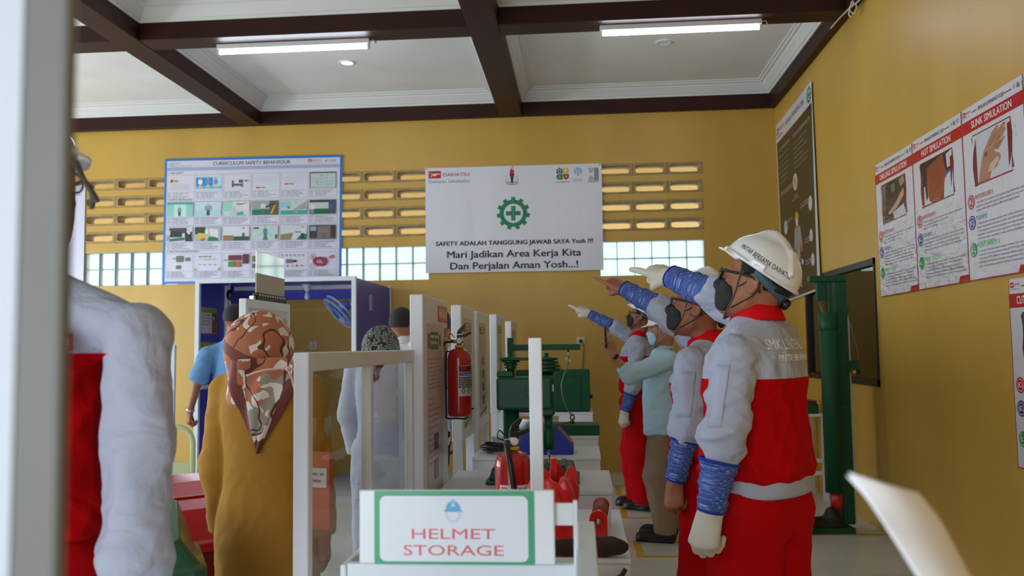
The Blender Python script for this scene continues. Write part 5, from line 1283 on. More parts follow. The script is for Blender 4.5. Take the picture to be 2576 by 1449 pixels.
# ------------------------------------------------------------------ green crushing press by the right wall
YP = 6.45
def xp(px, y=YP): return (px-1462)/2150*y
def zp(px, py, y=YP): return PY(px, py, y)[2]
t = thing('foot_crush_press', 'tall dark green press stand with a drop tube, by the right wall', 'press', (1.80, YP, 0))
def pb(x0, x1, y0, y1, z0, z1, name, m=M_grn, bev=.003): return MB().box(x0-1.80, x1-1.80, y0, y1, z0, z1).build(name, m, t, bevel=bev)
MB().prism([(1.52-1.8, -.02), (1.945-1.8, -.02), (1.90-1.8, .33), (1.54-1.8, .33)], 0, .045, 'z').build('base_plate', M_grn, t, bevel=.004)
zt_ = zp(2095, 706)
pb(xp(2094), xp(2112)+.03, .10, .16, .045, zt_-.001, 'mast')
pb(xp(2078), xp(2088), .10, .14, .045, zt_-.001, 'guide_rail')
pb(xp(2032), xp(2112)+.03, .08, .16, zt_, zt_+.045, 'top_arm')
pb(xp(2050), xp(2072), .09, .14, zt_-.14, zt_-.001, 'pulley_box')
tx = xp(2068)-1.80; ztb = zp(2068, 785); zbb = zp(2068, 1240)
MB().cyl((tx, .03, zbb), (tx, .03, ztb), .064, n=36).lathe([(.066, ztb-.13), (.068, ztb-.125), (.068, ztb), (.06, ztb)], (tx, .03, 0), n=36, caps=False).build('drop_tube', M_grn, t)
MB().cyl((tx+.012, .03, .175), (tx+.012, .03, zbb+.02), .042, n=28).build('piston', M_redb, t)
for py in (835, 1025, 1195):
    z = zp(2090, py); pb(xp(2075), xp(2100), .02, .12, z-.015, z+.015, 'clamp')
z = zp(2120, 922); pb(xp(2110)+.02, xp(2144), .09, .14, z-.04, z+.04, 'winch_arm')
MB().cyl((xp(2140)-1.8, .07, z-.045), (xp(2140)-1.8, .15, z-.045), .018).build('winch_knob', M_blk, t)
MB().cyl((xp(2131)-1.8, .07, z-.042), (xp(2131)-1.8, .10, z-.042), .014).build('winch_drum', mat('yellow_ring', (206, 176, 40), .4), t)
z = zp(2113, 777); pb(xp(2106)+.02, xp(2118)+.02, .09, .13, z-.03, z+.02, 'pulley_bracket')
MB().tube(curve_pts([(xp(2122)-1.8, .11, zp(2122, 780)), (xp(2132)-1.8, .11, zp(2132, 830)), (xp(2143)-1.8, .11, zp(2143, 880)), (xp(2143)-1.8, .11, zp(2143, 910))], 6), .003, 6).tube(curve_pts([(xp(2056)-1.8, .03, ztb), (xp(2052)-1.8, .05, ztb+.06), (xp(2060)-1.8, .09, ztb+.08)], 6), .003, 6).build('wire', M_wire, t)
pb(xp(2051, 6.62), xp(2112, 6.62)+.012, .17, .18, .045, zp(2047, 795), 'back_board', M_wht)
# shoe under the piston
def shoe_fn(p, L=.27):
    d = smin(cap(p, (0, .045, .045), (0, L-.06, .035), .045, .036), cap(p, (0, .03, .05), (0, .06, .10), .045, .045), .04)
    d = smin(d, ell(p, (0, L-.06, .03), (.048, .06, .04)), .03)
    return smax(smin(d, rbox(p, (0, L/2-.005, .012), (.046, L/2, .012), .011), .008), -p[:, 2], .004)
M_shoe = mat('black_leather', (16, 16, 17), .4)
t = thing('safety_shoe', 'black safety shoe on the base of the green press, under the red piston', 'shoe', (xp(2080)-.01, YP+.02, .0455), math.radians(98))
net_obj('upper', shoe_fn, (-.07, -.03, -.01), (.07, .29, .17), .005, M_shoe, t)
# small table behind the press
t = thing('side_table', 'small white table by the right wall, behind the green press', 'table', (1.86, 8.0, 0))
MB().box(-.28, .28, -.25, .25, .73, .75).build('tabletop', M_wht, t, bevel=.003)
for sx in (-1, 1):
    for sy in (-1, 1): MB().box(sx*.25-.018, sx*.25+.018, sy*.22-.018, sy*.22+.018, 0, .729).build('leg', M_wht, t)
for z_0 in (.22, .33): MB().box(-.23, .23, -.235, -.215, z_0, z_0+.035).build('stretcher', M_wht, t)
t = thing('bench_device', 'low dark green device with a red lid on the small table by the right wall', 'device', (1.93, 7.95, .75))
MB().box(-.16, .16, -.11, .11, 0, .085).build('case', M_grn, t, bevel=.006)
MB().box(-.15, .15, -.10, .10, .0855, .115).build('lid', mat('dull_red_enamel', (120, 40, 40), .4), t, bevel=.005)
# ------------------------------------------------------------------ people: solids shared by all
def rotm(pitch=0, yaw=0, roll=0):
    """head rotation: yaw to the left, pitch up, roll to the right shoulder (degrees)"""
    p, y, r = map(math.radians, (pitch, yaw, roll))
    Rx = np.array(((1, 0, 0), (0, math.cos(p), -math.sin(p)), (0, math.sin(p), math.cos(p))))
    Rz = np.array(((math.cos(y), -math.sin(y), 0), (math.sin(y), math.cos(y), 0), (0, 0, 1)))
    Ry = np.array(((math.cos(r), 0, math.sin(r)), (0, 1, 0), (-math.sin(r), 0, math.cos(r))))
    return Rz @ Rx @ Ry
def head_sdf(q):
    """head frame: y forward, z up, origin between the ears; crown at +.125, chin at -.115"""
    d = ell(q, (0, -.018, .030), (.077, .100, .096))
    d = smin(d, ell(q, (0, .022, -.030), (.064, .070, .082)), .03)
    d = smin(d, ell(q, (0, .050, -.078), (.042, .042, .036)), .03)
    for s in (-1, 1):
        d = smin(d, cap(q, (s*.052, .0, -.062), (s*.022, .066, -.092), .020, .018), .022)          # jaw
        d = smin(d, ell(q, (s*.040, .062, -.022), (.022, .020, .020)), .015)                        # cheek
    d = smin(d, ell(q, (0, .074, .032), (.050, .016, .012)), .012)                                  # brow
    for s in (-1, 1): d = smax(d, -ell(q, (s*.032, .094, .008), (.019, .014, .012)), .008)          # eye sockets
    d = smin(d, cap(q, (0, .085, .012), (0, .108, -.026), .008, .012), .008)                        # nose
    for s in (-1, 1): d = smin(d, ell(q, (s*.013, .096, -.030), (.009, .011, .008)), .005)
    d = smin(d, ell(q, (0, .086, -.054), (.026, .012, .007)), .005); d = smin(d, ell(q, (0, .084, -.066), (.022, .012, .007)), .005)   # lips
    d = smax(d, -cap(q, (-.022, .102, -.060), (.022, .102, -.060), .004), .004)
    for s in (-1, 1):                                                                                # ears
        e = ell(q, (s*.079, -.010, .000), (.011, .021, .034)); e = smax(e, -ell(q, (s*.088, -.004, .002), (.008, .012, .022)), .005)
        d = smin(d, e, .006)
    return d
def hand_caps(wrist, fdir, back, side, pose='relaxed', s=1.0, grow=0.0):
    """palm, four fingers and a thumb as tapered capsules. fdir: towards the knuckles, back: out of the back of the hand,
    side: +1 right hand, -1 left hand"""
    y = np.array(fdir, float); y /= np.linalg.norm(y); z = np.array(back, float); z -= y*(z@y); z /= np.linalg.norm(z)
    x = np.cross(y, z)*(-side)                                      # towards the thumb
    w = np.array(wrist, float); B = lambda a, b, c: w+(x*a+y*b+z*c)*s
    C = []
    kn = [(.029, .092, .000), (.009, .096, .004), (-.012, .091, .003), (-.031, .081, -.002)]
    for (a, b, c), bx in zip(kn, (.016, .006, -.006, -.016)): C.append((B(bx, .0, 0), B(a, b, c), .017*s+grow, .0125*s+grow))
    C.append((B(.0, -.03, 0), B(.0, .02, 0), .026*s+grow, .024*s+grow))
    C.append((B(.018, .02, -.008), B(.026, .055, -.010), .018*s+grow, .014*s+grow))
    ln = [(.043, .026, .022), (.047, .030, .023), (.043, .028, .022), (.034, .020, .019)]
    P = {'relaxed': [(22, 34, 18), (28, 40, 22), (32, 44, 24), (36, 46, 24)],
         'curl': [(48, 62, 34), (54, 70, 38), (58, 74, 40), (60, 74, 40)],
         'fist': [(78, 92, 50), (80, 94, 52), (82, 94, 52), (82, 92, 50)],
         'point': [(4, 5, 3), (74, 96, 52), (80, 98, 54), (82, 96, 52)],
         'hold': [(34, 62, 38), (38, 66, 40), (40, 66, 40), (42, 62, 38)]}[pose]
    rad = [.0098, .0102, .0098, .0086]
    for (k, l, an, r) in zip(kn, ln, P, rad):
        p = B(*k); a = 0.0; sp = k[0]*.9
        for i in range(3):
            a += math.radians(an[i]); dv = y*math.cos(a)-z*math.sin(a)+x*(sp*(1 if pose == 'relaxed' else .3))
            dv /= np.linalg.norm(dv); q = p+dv*l[i]*s
            C.append((p, q, (r-.0010*i)*s+grow, (r-.0010*(i+1))*s+grow)); p = q
    T = {'relaxed': [(.024, .018, -.006), (.044, .050, -.018), (.048, .082, -.028), (.046, .104, -.034)],
         'curl': [(.024, .018, -.008), (.040, .048, -.026), (.034, .076, -.040), (.026, .094, -.046)],
         'fist': [(.024, .018, -.010), (.040, .050, -.030), (.024, .076, -.046), (.004, .084, -.050)],
         'point': [(.024, .018, -.010), (.040, .048, -.032), (.026, .072, -.050), (.008, .082, -.054)],
         'hold': [(.024, .018, -.010), (.046, .044, -.034), (.050, .074, -.050), (.046, .098, -.056)]}[pose]
    for i in range(3): C.append((B(*T[i]), B(*T[i+1]), (.0150, .0118, .0105)[i]*s+grow, (.0118, .0105, .0088)[i]*s+grow))
    return C
def hand_sdf(p, C, k=.006):
    d = None
    for c in C[:6]: e = cap(p, *c); d = e if d is None else smin(d, e, .012)
    for c in C[6:]: d = smin(d, cap(p, *c), k*.45)
    return d
def bounds(pts, m): P = np.array(pts); return P.min(0)-m, P.max(0)+m

def skin_mat(name, rgb): return mat(name, rgb, .5, var=(22, .06), bump=(180, .05))
M_eyew = mat('eye_white', (210, 204, 198), .25); M_iris = mat('dark_iris', (30, 20, 16), .2)
M_hair = mat('black_hair', (16, 13, 12), .55, bump=(300, .6))
M_helm = mat('white_helmet_shell', (228, 229, 231), .16, coat=.6)
M_mask = mat('black_cloth_mask', (24, 24, 26), .8, bump=(220, .15))
M_glove = mat('white_knit_glove', (214, 206, 192), .9, bump=(420, .5))
M_grey = (172, 176, 196); M_redc = (182, 3, 12)
def cloth_bump(nt, b, s1=7.0, st=.25):
    tc = nt.nodes.new('ShaderNodeTexCoord')
    n = nt.nodes.new('ShaderNodeTexNoise'); n.inputs['Scale'].default_value = s1; n.inputs['Detail'].default_value = 3; n.inputs['Distortion'].default_value = .8
    w = nt.nodes.new('ShaderNodeTexNoise'); w.inputs['Scale'].default_value = 700; w.inputs['Detail'].default_value = 1
    nt.links.new(tc.outputs['Object'], n.inputs['Vector']); nt.links.new(tc.outputs['Object'], w.inputs['Vector'])
    a = nt.nodes.new('ShaderNodeMath'); a.operation = 'MULTIPLY_ADD'; a.inputs[1].default_value = .03
    nt.links.new(w.outputs['Fac'], a.inputs[0]); nt.links.new(n.outputs['Fac'], a.inputs[2])
    bp = nt.nodes.new('ShaderNodeBump'); bp.inputs['Strength'].default_value = st; bp.inputs['Distance'].default_value = .03
    nt.links.new(a.outputs[0], bp.inputs['Height']); nt.links.new(bp.outputs['Normal'], b.inputs['Normal'])
def cloth(name, rgb, rough=.8, st=.25, s1=7.0):
    if name in _mats: return _mats[name]
    m = bpy.data.materials.new(name); m.use_nodes = True; b = m.node_tree.nodes['Principled BSDF']
    b.inputs['Base Color'].default_value = lin(rgb)+(1,); b.inputs['Roughness'].default_value = rough; b.inputs['Specular IOR Level'].default_value = .1
    cloth_bump(m.node_tree, b, s1, st); _mats[name] = m; return m
def two_tone(name, c0, c1, rough=.8):
    """cloth in two colours, split where the 'zone' attribute crosses zero (a sewn seam)"""
    if name in _mats: return _mats[name]
    m = bpy.data.materials.new(name); m.use_nodes = True; nt = m.node_tree; b = nt.nodes['Principled BSDF']
    a = nt.nodes.new('ShaderNodeAttribute'); a.attribute_name = 'zone'
    g = nt.nodes.new('ShaderNodeMath'); g.operation = 'GREATER_THAN'; g.inputs[1].default_value = 0; nt.links.new(a.outputs['Fac'], g.inputs[0])
    x = nt.nodes.new('ShaderNodeMix'); x.data_type = 'RGBA'; x.inputs[6].default_value = lin(c0)+(1,); x.inputs[7].default_value = lin(c1)+(1,)
    nt.links.new(g.outputs[0], x.inputs[0]); nt.links.new(x.outputs[2], b.inputs['Base Color'])
    b.inputs['Roughness'].default_value = rough; b.inputs['Specular IOR Level'].default_value = .08
    cloth_bump(nt, b, 10.0, .5); _mats[name] = m; return m
def melange_mat():
    """blue knit with short white flecks running round the arm ('ring' runs along the sleeve, 'turn' round it)"""
    m = bpy.data.materials.new('blue_white_melange_knit'); m.use_nodes = True; nt = m.node_tree; b = nt.nodes['Principled BSDF']
    at = []
    for k in ('ring', 'turn'):
        a = nt.nodes.new('ShaderNodeAttribute'); a.attribute_name = k; at.append(a)
    c = nt.nodes.new('ShaderNodeCombineXYZ')
    for i, (a, s) in enumerate(zip(at, (520, 3.6))):
        mu = nt.nodes.new('ShaderNodeMath'); mu.operation = 'MULTIPLY'; mu.inputs[1].default_value = s; nt.links.new(a.outputs['Fac'], mu.inputs[0]); nt.links.new(mu.outputs[0], c.inputs[i])
    n = nt.nodes.new('ShaderNodeTexNoise'); n.inputs['Scale'].default_value = 1; n.inputs['Detail'].default_value = 3; nt.links.new(c.outputs[0], n.inputs['Vector'])
    r = nt.nodes.new('ShaderNodeValToRGB'); e = r.color_ramp.elements
    e[0].position = .36; e[0].color = lin((36, 58, 140))+(1,); e[1].position = .70; e[1].color = lin((206, 212, 226))+(1,)
    k = e.new(.58); k.color = lin((74, 104, 180))+(1,)
    nt.links.new(n.outputs['Fac'], r.inputs[0]); nt.links.new(r.outputs[0], b.inputs['Base Color']); b.inputs['Roughness'].default_value = .9
    w = nt.nodes.new('ShaderNodeMath'); w.operation = 'MULTIPLY'; w.inputs[1].default_value = 150; nt.links.new(at[1].outputs['Fac'], w.inputs[0])
    s = nt.nodes.new('ShaderNodeMath'); s.operation = 'SINE'; nt.links.new(w.outputs[0], s.inputs[0])
    bp = nt.nodes.new('ShaderNodeBump'); bp.inputs['Strength'].default_value = .35; bp.inputs['Distance'].default_value = .004
    nt.links.new(s.outputs[0], bp.inputs['Height']); nt.links.new(bp.outputs['Normal'], b.inputs['Normal'])
    return m
M_mel = melange_mat(); M_trim = mat('blue_knit_trim', (30, 44, 150), .9)

BODY = [(.82, .145, .100, 0), (.95, .150, .100, 0), (1.08, .132, .092, .004), (1.25, .150, .105, .008), (1.36, .150, .095, .002), (1.42, .105, .072, -.008), (1.46, .060, .058, -.012)]
JACK = [(.962, .165, .118, 0), (.975, .188, .142, 0), (1.005, .197, .154, .002), (1.07, .188, .146, .004), (1.16, .178, .136, .004), (1.27, .184, .138, .006), (1.34, .180, .126, .000), (1.395, .150, .100, -.008), (1.43, .108, .080, -.012), (1.468, .070, .064, -.014)]

class Person:
    def __init__(s, label, xy, face, S=1.0, name='person', group=None, h=.006):
        f = np.array(face, float); f /= np.linalg.norm(f)
        s.rz = math.atan2(f[1], f[0])-math.pi/2; s.S = S; s.h = h
        s.o = np.array((xy[0], xy[1], 0.0)); c, n = math.cos(s.rz), math.sin(s.rz)
        s.R = np.array(((c, -n, 0), (n, c, 0), (0, 0, 1)))
        s.t = thing(name, label, 'person', s.o, s.rz, group)
        s.arms = {}; s.legs = {}; s.hands = {}
        s.skin = None
    def L(s, w): return s.R.T @ (np.array(w, float)-s.o)             # world -> person
    def px(s, x, y, Y): return s.L(PY(x, y, Y))
    def prof(s, P, dw=0, dd=0): return [(z*s.S, a*s.S+dw, b*s.S+dd, c*s.S) for z, a, b, c in P]
    def head(s, c, pitch=0, yaw=0, roll=0, k=1.0):
        s.hc = np.array(c, float); s.hR = rotm(pitch, yaw, roll); s.hk = k
    def hq(s, p): return ((p-s.hc.astype(np.float32)) @ s.hR.astype(np.float32))/s.hk
    def hw(s, q): return s.hc+s.hR @ (np.array(q, float)*s.hk)       # head -> person
    def arm(s, side, sh, el, wr, fdir=None, back=None, pose='relaxed', hs=1.0):
        s.arms[side] = [np.array(a, float) for a in (sh, el, wr)]
        fdir = np.array(wr, float)-np.array(el, float) if fdir is None else fdir
        s.hands[side] = (wr, fdir, back, 1 if side == 'R' else -1, pose, hs)
    def leg(s, side, hip, kn, an, toe): s.legs[side] = [np.array(a, float) for a in (hip, kn, an)]+[np.array(toe, float)]
    def stand(s, gap=.10, toeout=.2, shift=0):
        S = s.S
        for sd, k in (('R', 1), ('L', -1)): s.leg(sd, (k*.085*S, 0, .88*S), (k*gap*S, .01+shift*k, .48*S), (k*gap*S, -.02+shift*k, .09*S), (k*toeout, 1, 0))
    def body(s, mat_, bare=('R', 'L')):
        S = s.S; pr = s.prof(BODY); hl = [hand_caps(*s.hands[k]) for k in s.hands]; 
        nb = np.array((0, -.012, 1.44*S)); hb = s.hw((0, -.030, -.05))
        def fn(p):
            d = stack(p, pr, .03)
            for k, (a, b, c) in s.arms.items():
                e = smin(cap(p, a, b, .045*S, .036*S), cap(p, b, c, .036*S, .025*S), .02); d = smin(d, e, .03)
            for k, (a, b, c, t) in s.legs.items():
                e = smin(cap(p, a, b, .075*S, .052*S), cap(p, b, c, .050*S, .034*S), .02); e = smin(e, cap(p, c, c+np.array((0, .0, -.03)), .034*S), .01); d = smin(d, e, .03)
            d = smin(d, cap(p, nb, hb, .060*S, .054*S), .03)
            d = smin(d, head_sdf(s.hq(p))*s.hk, .016)
            for C in hl: d = smin(d, hand_sdf(p, C), .012)
            return d
        pts = [s.hw((a, b, c)) for a in (-.1, .1) for b in (-.13, .13) for c in (-.13, .14)]+[q for v in s.arms.values() for q in v]+[q for v in s.legs.values() for q in v[:3]]+[c[1] for C in hl for c in C]
        lo, hi = bounds(pts, .09); s.skin = net_obj('body', fn, lo, hi, s.h, mat_, s.t, relax=1); s.bfn = fn
        ew = MB(); ei = MB()
        for k in (-1, 1):
            MBs = s.hw((k*.030, .069, .008)); ew.sphere(MBs, .0105*s.hk, 14, 10)
            ei.sphere(s.hw((k*.030, .0755, .009)), .0058*s.hk, 10, 8)
            o = MB().sphere(MBs, .0105*s.hk, 14, 10).build('eye', M_eyew, s.t)
            MB().sphere(s.hw((k*.030, .0755, .009)), .0058*s.hk, 10, 8).build('iris', M_iris, o)
        return s.skin
    def hair(s, m=None, thick=.005, line=.045, back=-.012, h=None):
        def fn(p):
            q = s.hq(p); d = ell(q, (0, -.018, .030), (.077+thick, .100+thick, .096+thick))
            d = smin(d, ell(q, (0, -.048, -.020), (.066, .062, .05)), .02)
            cut = np.maximum(q[:, 1]-(.046+.4*np.clip(q[:, 2]-.06, 0, 1)-.9*np.clip(line-q[:, 2], 0, .05)), back-q[:, 2])
            ear = .034-np.hypot(q[:, 1]+.004, q[:, 2]+.006)+.0*q[:, 0]
            return smax(smax(d, cut, .008), ear, .004)*s.hk
        lo, hi = bounds([s.hw((a, b, c)) for a in (-.1, .1) for b in (-.14, .12) for c in (-.12, .15)], .02)
        return net_obj('hair', fn, lo, hi, h or max(.004, s.h*.8), m or M_hair, s.t)
    def jacket(s, m, name='jacket', P=JACK, sl=(.070, .064, .052), cuff=.62, yoke=1.30, amp=.014, seed=1, arms=('R', 'L'), puff=.008, h=None, ex=2.3, drape=(.55, .55, 1.25)):
        """cuff: how far down the forearm the sleeve reaches (one number, or one per arm)"""
        S = s.S; pr = s.prof(P); h = h or s.h; cl = {}
        for k in arms:
            a, b, c = s.arms[k]; cl[k] = (a, b, b+(c-b)*(cuff[k] if isinstance(cuff, dict) else cuff))
        def sleeve(p):
            d = None
            for a, b, c in cl.values():
                e = smin(cap(p, a, b, sl[0]*S, sl[1]*S), cap(p, b, c, sl[1]*S, sl[2]*S), .03)
                n = (c-b)/max(np.linalg.norm(c-b), 1e-6)
                if puff: e = smin(e, ell(p, c-n*.050, (sl[2]*S+puff, sl[2]*S+puff, .045)), .03)
                e = smax(e, (p-c.astype(np.float32)) @ n.astype(np.float32), .012)
                d = e if d is None else np.minimum(d, e)
            return d
        def torso(p):
            d = stack(p, pr, .02, ex)
            for k in arms:
                sg = 1 if k == 'R' else -1
                d = smin(d, cap(p, (sg*.055*S, -.012, 1.425*S), s.arms[k][0]+np.array((-sg*.01, 0, -.002)), .040*S, sl[0]*S*.93), .03)
            return d
        def fn(p):
            t = torso(p); q = sleeve(p); d = smin(t, q, .010)
            w = np.clip(.5+(t-q)/.06, 0, 1)                                  # 1 on the sleeves
            lim = np.clip((1.43*S-p[:, 2])/.12, .1, 1)
            fa = folds(p, amp, seed, .11, drape)+folds(p, amp*.5, seed+3, .05, (.7, .7, 1.2))
            ft = folds(p, amp*1.1, seed+6, .16, (1.0, 1.0, .75))+folds(p, amp*.4, seed+9, .06)
            return d+(fa*w+ft*(1-w)*lim)
        pts = [(-.2*S, -.15, P[0][0]*S), (.2*S, .15, 1.47*S)]+[q for v in cl.values() for q in v]
        lo, hi = bounds(pts, .10)
        def zone(p):
            y = yoke*S if not callable(yoke) else yoke(p)*S
            return np.maximum(p[:, 2]-y, (torso(p)-sleeve(p))-.010)
        s.jfn = fn
        return net_obj(name, fn, lo, hi, h, m, s.t, {'zone': zone})
    def trousers(s, m, r=(.105, .082, .070), top=.99, seed=4, amp=.006, name='trousers', h=None):
        S = s.S
        def fn(p):
            d = stack(p, [(.80*S, .150*S, .118*S, 0), (.93*S, .165*S, .122*S, 0), (top*S, .155*S, .112*S, 0)], .04)
            lg = None
            for k, (a, b, c, t) in s.legs.items():
                e = smin(cap(p, a, b, r[0]*S, r[1]*S), cap(p, b, c, r[1]*S, r[2]*S), .03)
                e = smax(e, (c[2]-.035)-p[:, 2], .01)
                lg = e if lg is None else smin(lg, e, .012)
            d = smin(d, lg, .05)
            return d+folds(p, amp*1.5, seed, .15, (1, 1, .55))+folds(p, amp*.5, seed+5, .06)
        pts = [(-.19*S, -.14, .5), (.19*S, .14, top*S)]+[q for v in s.legs.values() for q in v[:3]]
        lo, hi = bounds(pts, .10); return net_obj(name, fn, lo, hi, h or s.h, m, s.t)
    def shoes(s, m=None):
        for k, (a, b, c, t) in s.legs.items():
            t = t/np.linalg.norm(t); ang = math.atan2(t[1], t[0])-math.pi/2
            o = net_obj('shoe', shoe_fn, (-.07, -.03, -.01), (.07, .29, .17), .006, m or M_shoe, s.t)
            o.location = (c[0]-t[0]*.06, c[1]-t[1]*.06, .001); o.rotation_euler = (0, 0, ang)
    def collar(s, m, w=.056, z0=1.42, z1=1.50, open_=.5, name='collar', yo=-.014, pt=.035):
        """turned-down collar: stands close round the neck, folds over and ends in two points at the front"""
        S = s.S; mb = MB(); n = 40; v = []
        for i in range(n+1):
            a = math.radians(90)+open_*.35+(2*math.pi-.7*open_)*i/n
            fr = max(0, math.sin(a)); cx, sy = math.cos(a), math.sin(a); tip = pt*max(0, 1-min(i, n-i)/5.0)
            zt = z1-.044*fr; zb = zt-.052-tip
            for rr, z in ((w, zt-.045), (w, zt), (w+.006, zt+.004), (w+.012, zt), (w+.030, zb+.004), (w+.027, zb), (w+.010, zb+.012)):
                v.append((cx*rr*S*1.03, (yo+sy*rr*1.0+.016*fr)*1.0, z*S))
        f = [(i*7+k, i*7+(k+1) % 7, (i+1)*7+(k+1) % 7, (i+1)*7+k) for i in range(n) for k in range(7)]+[tuple(range(7)), tuple(range(n*7+6, n*7-1, -1))]
        return mb.add(v, f, True).build(name, m, s.t)
    def guard(s, side, f0, f1, r0, r1, m=None):
        """knit sleeve guard round the forearm from fraction f0 (elbow end) to f1 (wrist end)"""
        a, b, c = s.arms[side]; p0 = b+(c-b)*f0; p1 = b+(c-b)*f1
        x, y, z, Ln = rot_between(p0, p1); N, K = 44, 44; v = []; ring = []; turn = []
        r = np.random.default_rng(3)
        for i in range(N+1):
            u = i/N; rr = r0+(r1-r0)*u**.8+.0022*math.sin(u*17)+.0014*math.sin(u*41+1)
            for k in range(K):
                t = 2*math.pi*k/K; q = rr*(1+.025*math.sin(3*t+u*9)+.02*math.sin(2*t-u*5))
                v.append(p0+z*u*Ln+x*q*math.cos(t)+y*q*math.sin(t)); ring.append(u*Ln); turn.append(math.cos(t))
        f = [(i*K+k, i*K+(k+1) % K, (i+1)*K+(k+1) % K, (i+1)*K+k) for i in range(N) for k in range(K)]
        f += [tuple(range(K))[::-1], tuple(range(N*K, N*K+K))]
        o = MB().add(v, f, True).build('sleeve_guard', m or M_mel, s.t, fix=False)
        for nm, val in (('ring', ring), ('turn', turn)):
            at = o.data.attributes.new(nm, 'FLOAT', 'POINT'); at.data.foreach_set('value', np.array(val, np.float32))
        for i in (0, N):
            pts = [np.array(v[i*K+k]) for k in range(0, K, 2)]
            MB().tube(pts, .0045, 8, closed=True).build('hem', M_trim, o)
    def glove(s, side, h=.003):
        w_, fd, bk, sd, pose, hs = s.hands[side]; C = hand_caps(w_, fd, bk, sd, pose, hs, .0028)
        y = np.array(fd, float)/np.linalg.norm(fd); c0 = np.array(w_)-y*.055
        def fn(p):
            d = smin(hand_sdf(p, C, .006), cap(p, c0, np.array(w_), .032, .030), .015)
            return smax(d, ((c0-y*.0)-p) @ y.astype(np.float32), .004)
        lo, hi = bounds([c[0] for c in C]+[c[1] for c in C]+[c0], .045)
        o = net_obj('glove', fn, lo, hi, h, M_glove, s.t); return o
    def facemask(s, m, z0=-.094, z1=-.020, h=.004):
        def fn(p):
            q = s.hq(p); d = head_sdf(q)
            d = smin(d, ell(q, (0, .070, -.048), (.030, .028, .040)), .03)-.004
            top = q[:, 2]-(z1+.02*np.clip((q[:, 1]-.06)/.04, 0, 1)+.010*np.clip((.09-q[:, 1])/.06, -1, 0))
            side = (.040+.35*np.abs(q[:, 2]+.058))-q[:, 1]
            return smax(smax(d, np.maximum(top, z0-.012-q[:, 2]), .008), side, .006)*s.hk
        lo, hi = bounds([s.hw((a, b, c)) for a in (-.09, .09) for b in (.0, .13) for c in (-.14, .04)], .01)
        o = net_obj('face_mask', fn, lo, hi, h, m, s.t)
        for k in (-1, 1):
            mb = MB()
            mb.tube([s.hw(q) for q in curve_pts([(k*.060, .045, -.026), (k*.075, .018, -.006), (k*.083, -.012, .028), (k*.084, -.030, .006)], 6)], .0018, 6)
            mb.tube([s.hw(q) for q in curve_pts([(k*.060, .040, -.088), (k*.074, .010, -.062), (k*.083, -.022, -.030), (k*.084, -.030, .006)], 6)], .0018, 6)
            mb.build('ear_loop', m, o)
    def glasses(s, m=None):
        m = m or M_blk; mb = MB(); o = None
        for k in (-1, 1):
            pts = [(k*(.033+.028*math.cos(a)), .106-.010*abs(math.cos(a))*(1 if math.cos(a) > 0 else .2), .008+.019*math.sin(a)) for a in np.linspace(0, 2*math.pi, 21)[:-1]]
            mb.tube([s.hw(q) for q in pts], .0022, 6, closed=True)
        mb.tube([s.hw(q) for q in ((-.006, .110, .014), (.006, .110, .014))], .0022, 6)
        o = mb.build('spectacles', m, s.t)
        for k in (-1, 1):
            MB().tube([s.hw(q) for q in curve_pts([(k*.062, .100, .018), (k*.074, .07, .020), (k*.082, .0, .020), (k*.083, -.022, .004), (k*.080, -.036, -.022)], 6)], [.0045]*13+[.0036]*12, 6).build('temple', m, o)
            MB().add([s.hw((k*(.033+.027*math.cos(a)), .105, .008+.018*math.sin(a))) for a in np.linspace(0, 2*math.pi, 21)[:-1]], [tuple(range(20))]).build('lens', glass_mat('clear_lens', (225, 235, 235), .14, .02), o)
    def helmet(s, pitch=10, text=None, badge=False, m=None, kh=.93, brimlen=.046, h=.003, ridges=True):
        """peaked shell with a V of two ridges, rear dial and chin strap; sits in the head frame, tipped back by pitch"""
        Rp = rotm(pitch); c = np.array((0, -.012, .052))
        def outer(q):
            d = ell(q, (0, 0, 0), (.112, .134, .112))
            if ridges:
                for k in (-1, 1):
                    d = smin(d, cap(q, (k*.007, .030, .112), (k*.044, -.052, .092), .013, .012), .010)
                    d = smin(d, cap(q, (k*.044, -.052, .092), (k*.072, -.098, .040), .012, .008), .010)
                d = smin(d, ell(q, (0, .020, .100), (.030, .050, .026)), .03)
            return d
        def fn(p):
            q = ((s.hq(p)-c.astype(np.float32)) @ Rp.astype(np.float32))/kh
            sh = smax(outer(q), -ell(q, (0, 0, -.006), (.103, .125, .102)), .002)
            rim = np.abs(np.hypot(q[:, 0]/.116, q[:, 1]/.138)-1)*.116-.005
            rim = smax(rim, np.abs(q[:, 2]+.004)-.005, .003)
            e = np.hypot(q[:, 0]/.098, (q[:, 1]-.075)/(.042+brimlen))-1
            br = smax(smax(e*.085, -(np.hypot(q[:, 0]/.112, q[:, 1]/.133)-1)*.11, .003), np.abs(q[:, 2]+.004+.35*np.clip(q[:, 1]-.12, 0, 1)+1.3*q[:, 0]**2)-.0035, .003)
            br = smax(br, .02-q[:, 1], .004)
            sh = smax(sh, -q[:, 2]-.006, .003)
            d = smin(smin(sh, rim, .006), br, .008)
            for k in (-1, 1): d = smin(d, rbox(q, (k*.112, .002, .010), (.008, .028, .011), .004), .004)
            return d*s.hk*kh
        P8 = [s.hw(c+Rp @ np.array((a, b_, z))) for a in (-.13, .13) for b_ in (-.15, .21) for z in (-.06, .14)]
        lo, hi = bounds(P8, .012); H = lambda q: s.hw(c+Rp @ (np.array(q, float)*kh))
        o = net_obj('helmet', fn, lo, hi, h, m or M_helm, s.t)
        M_sus = mat('teal_grey_strap', (62, 92, 104), .5)
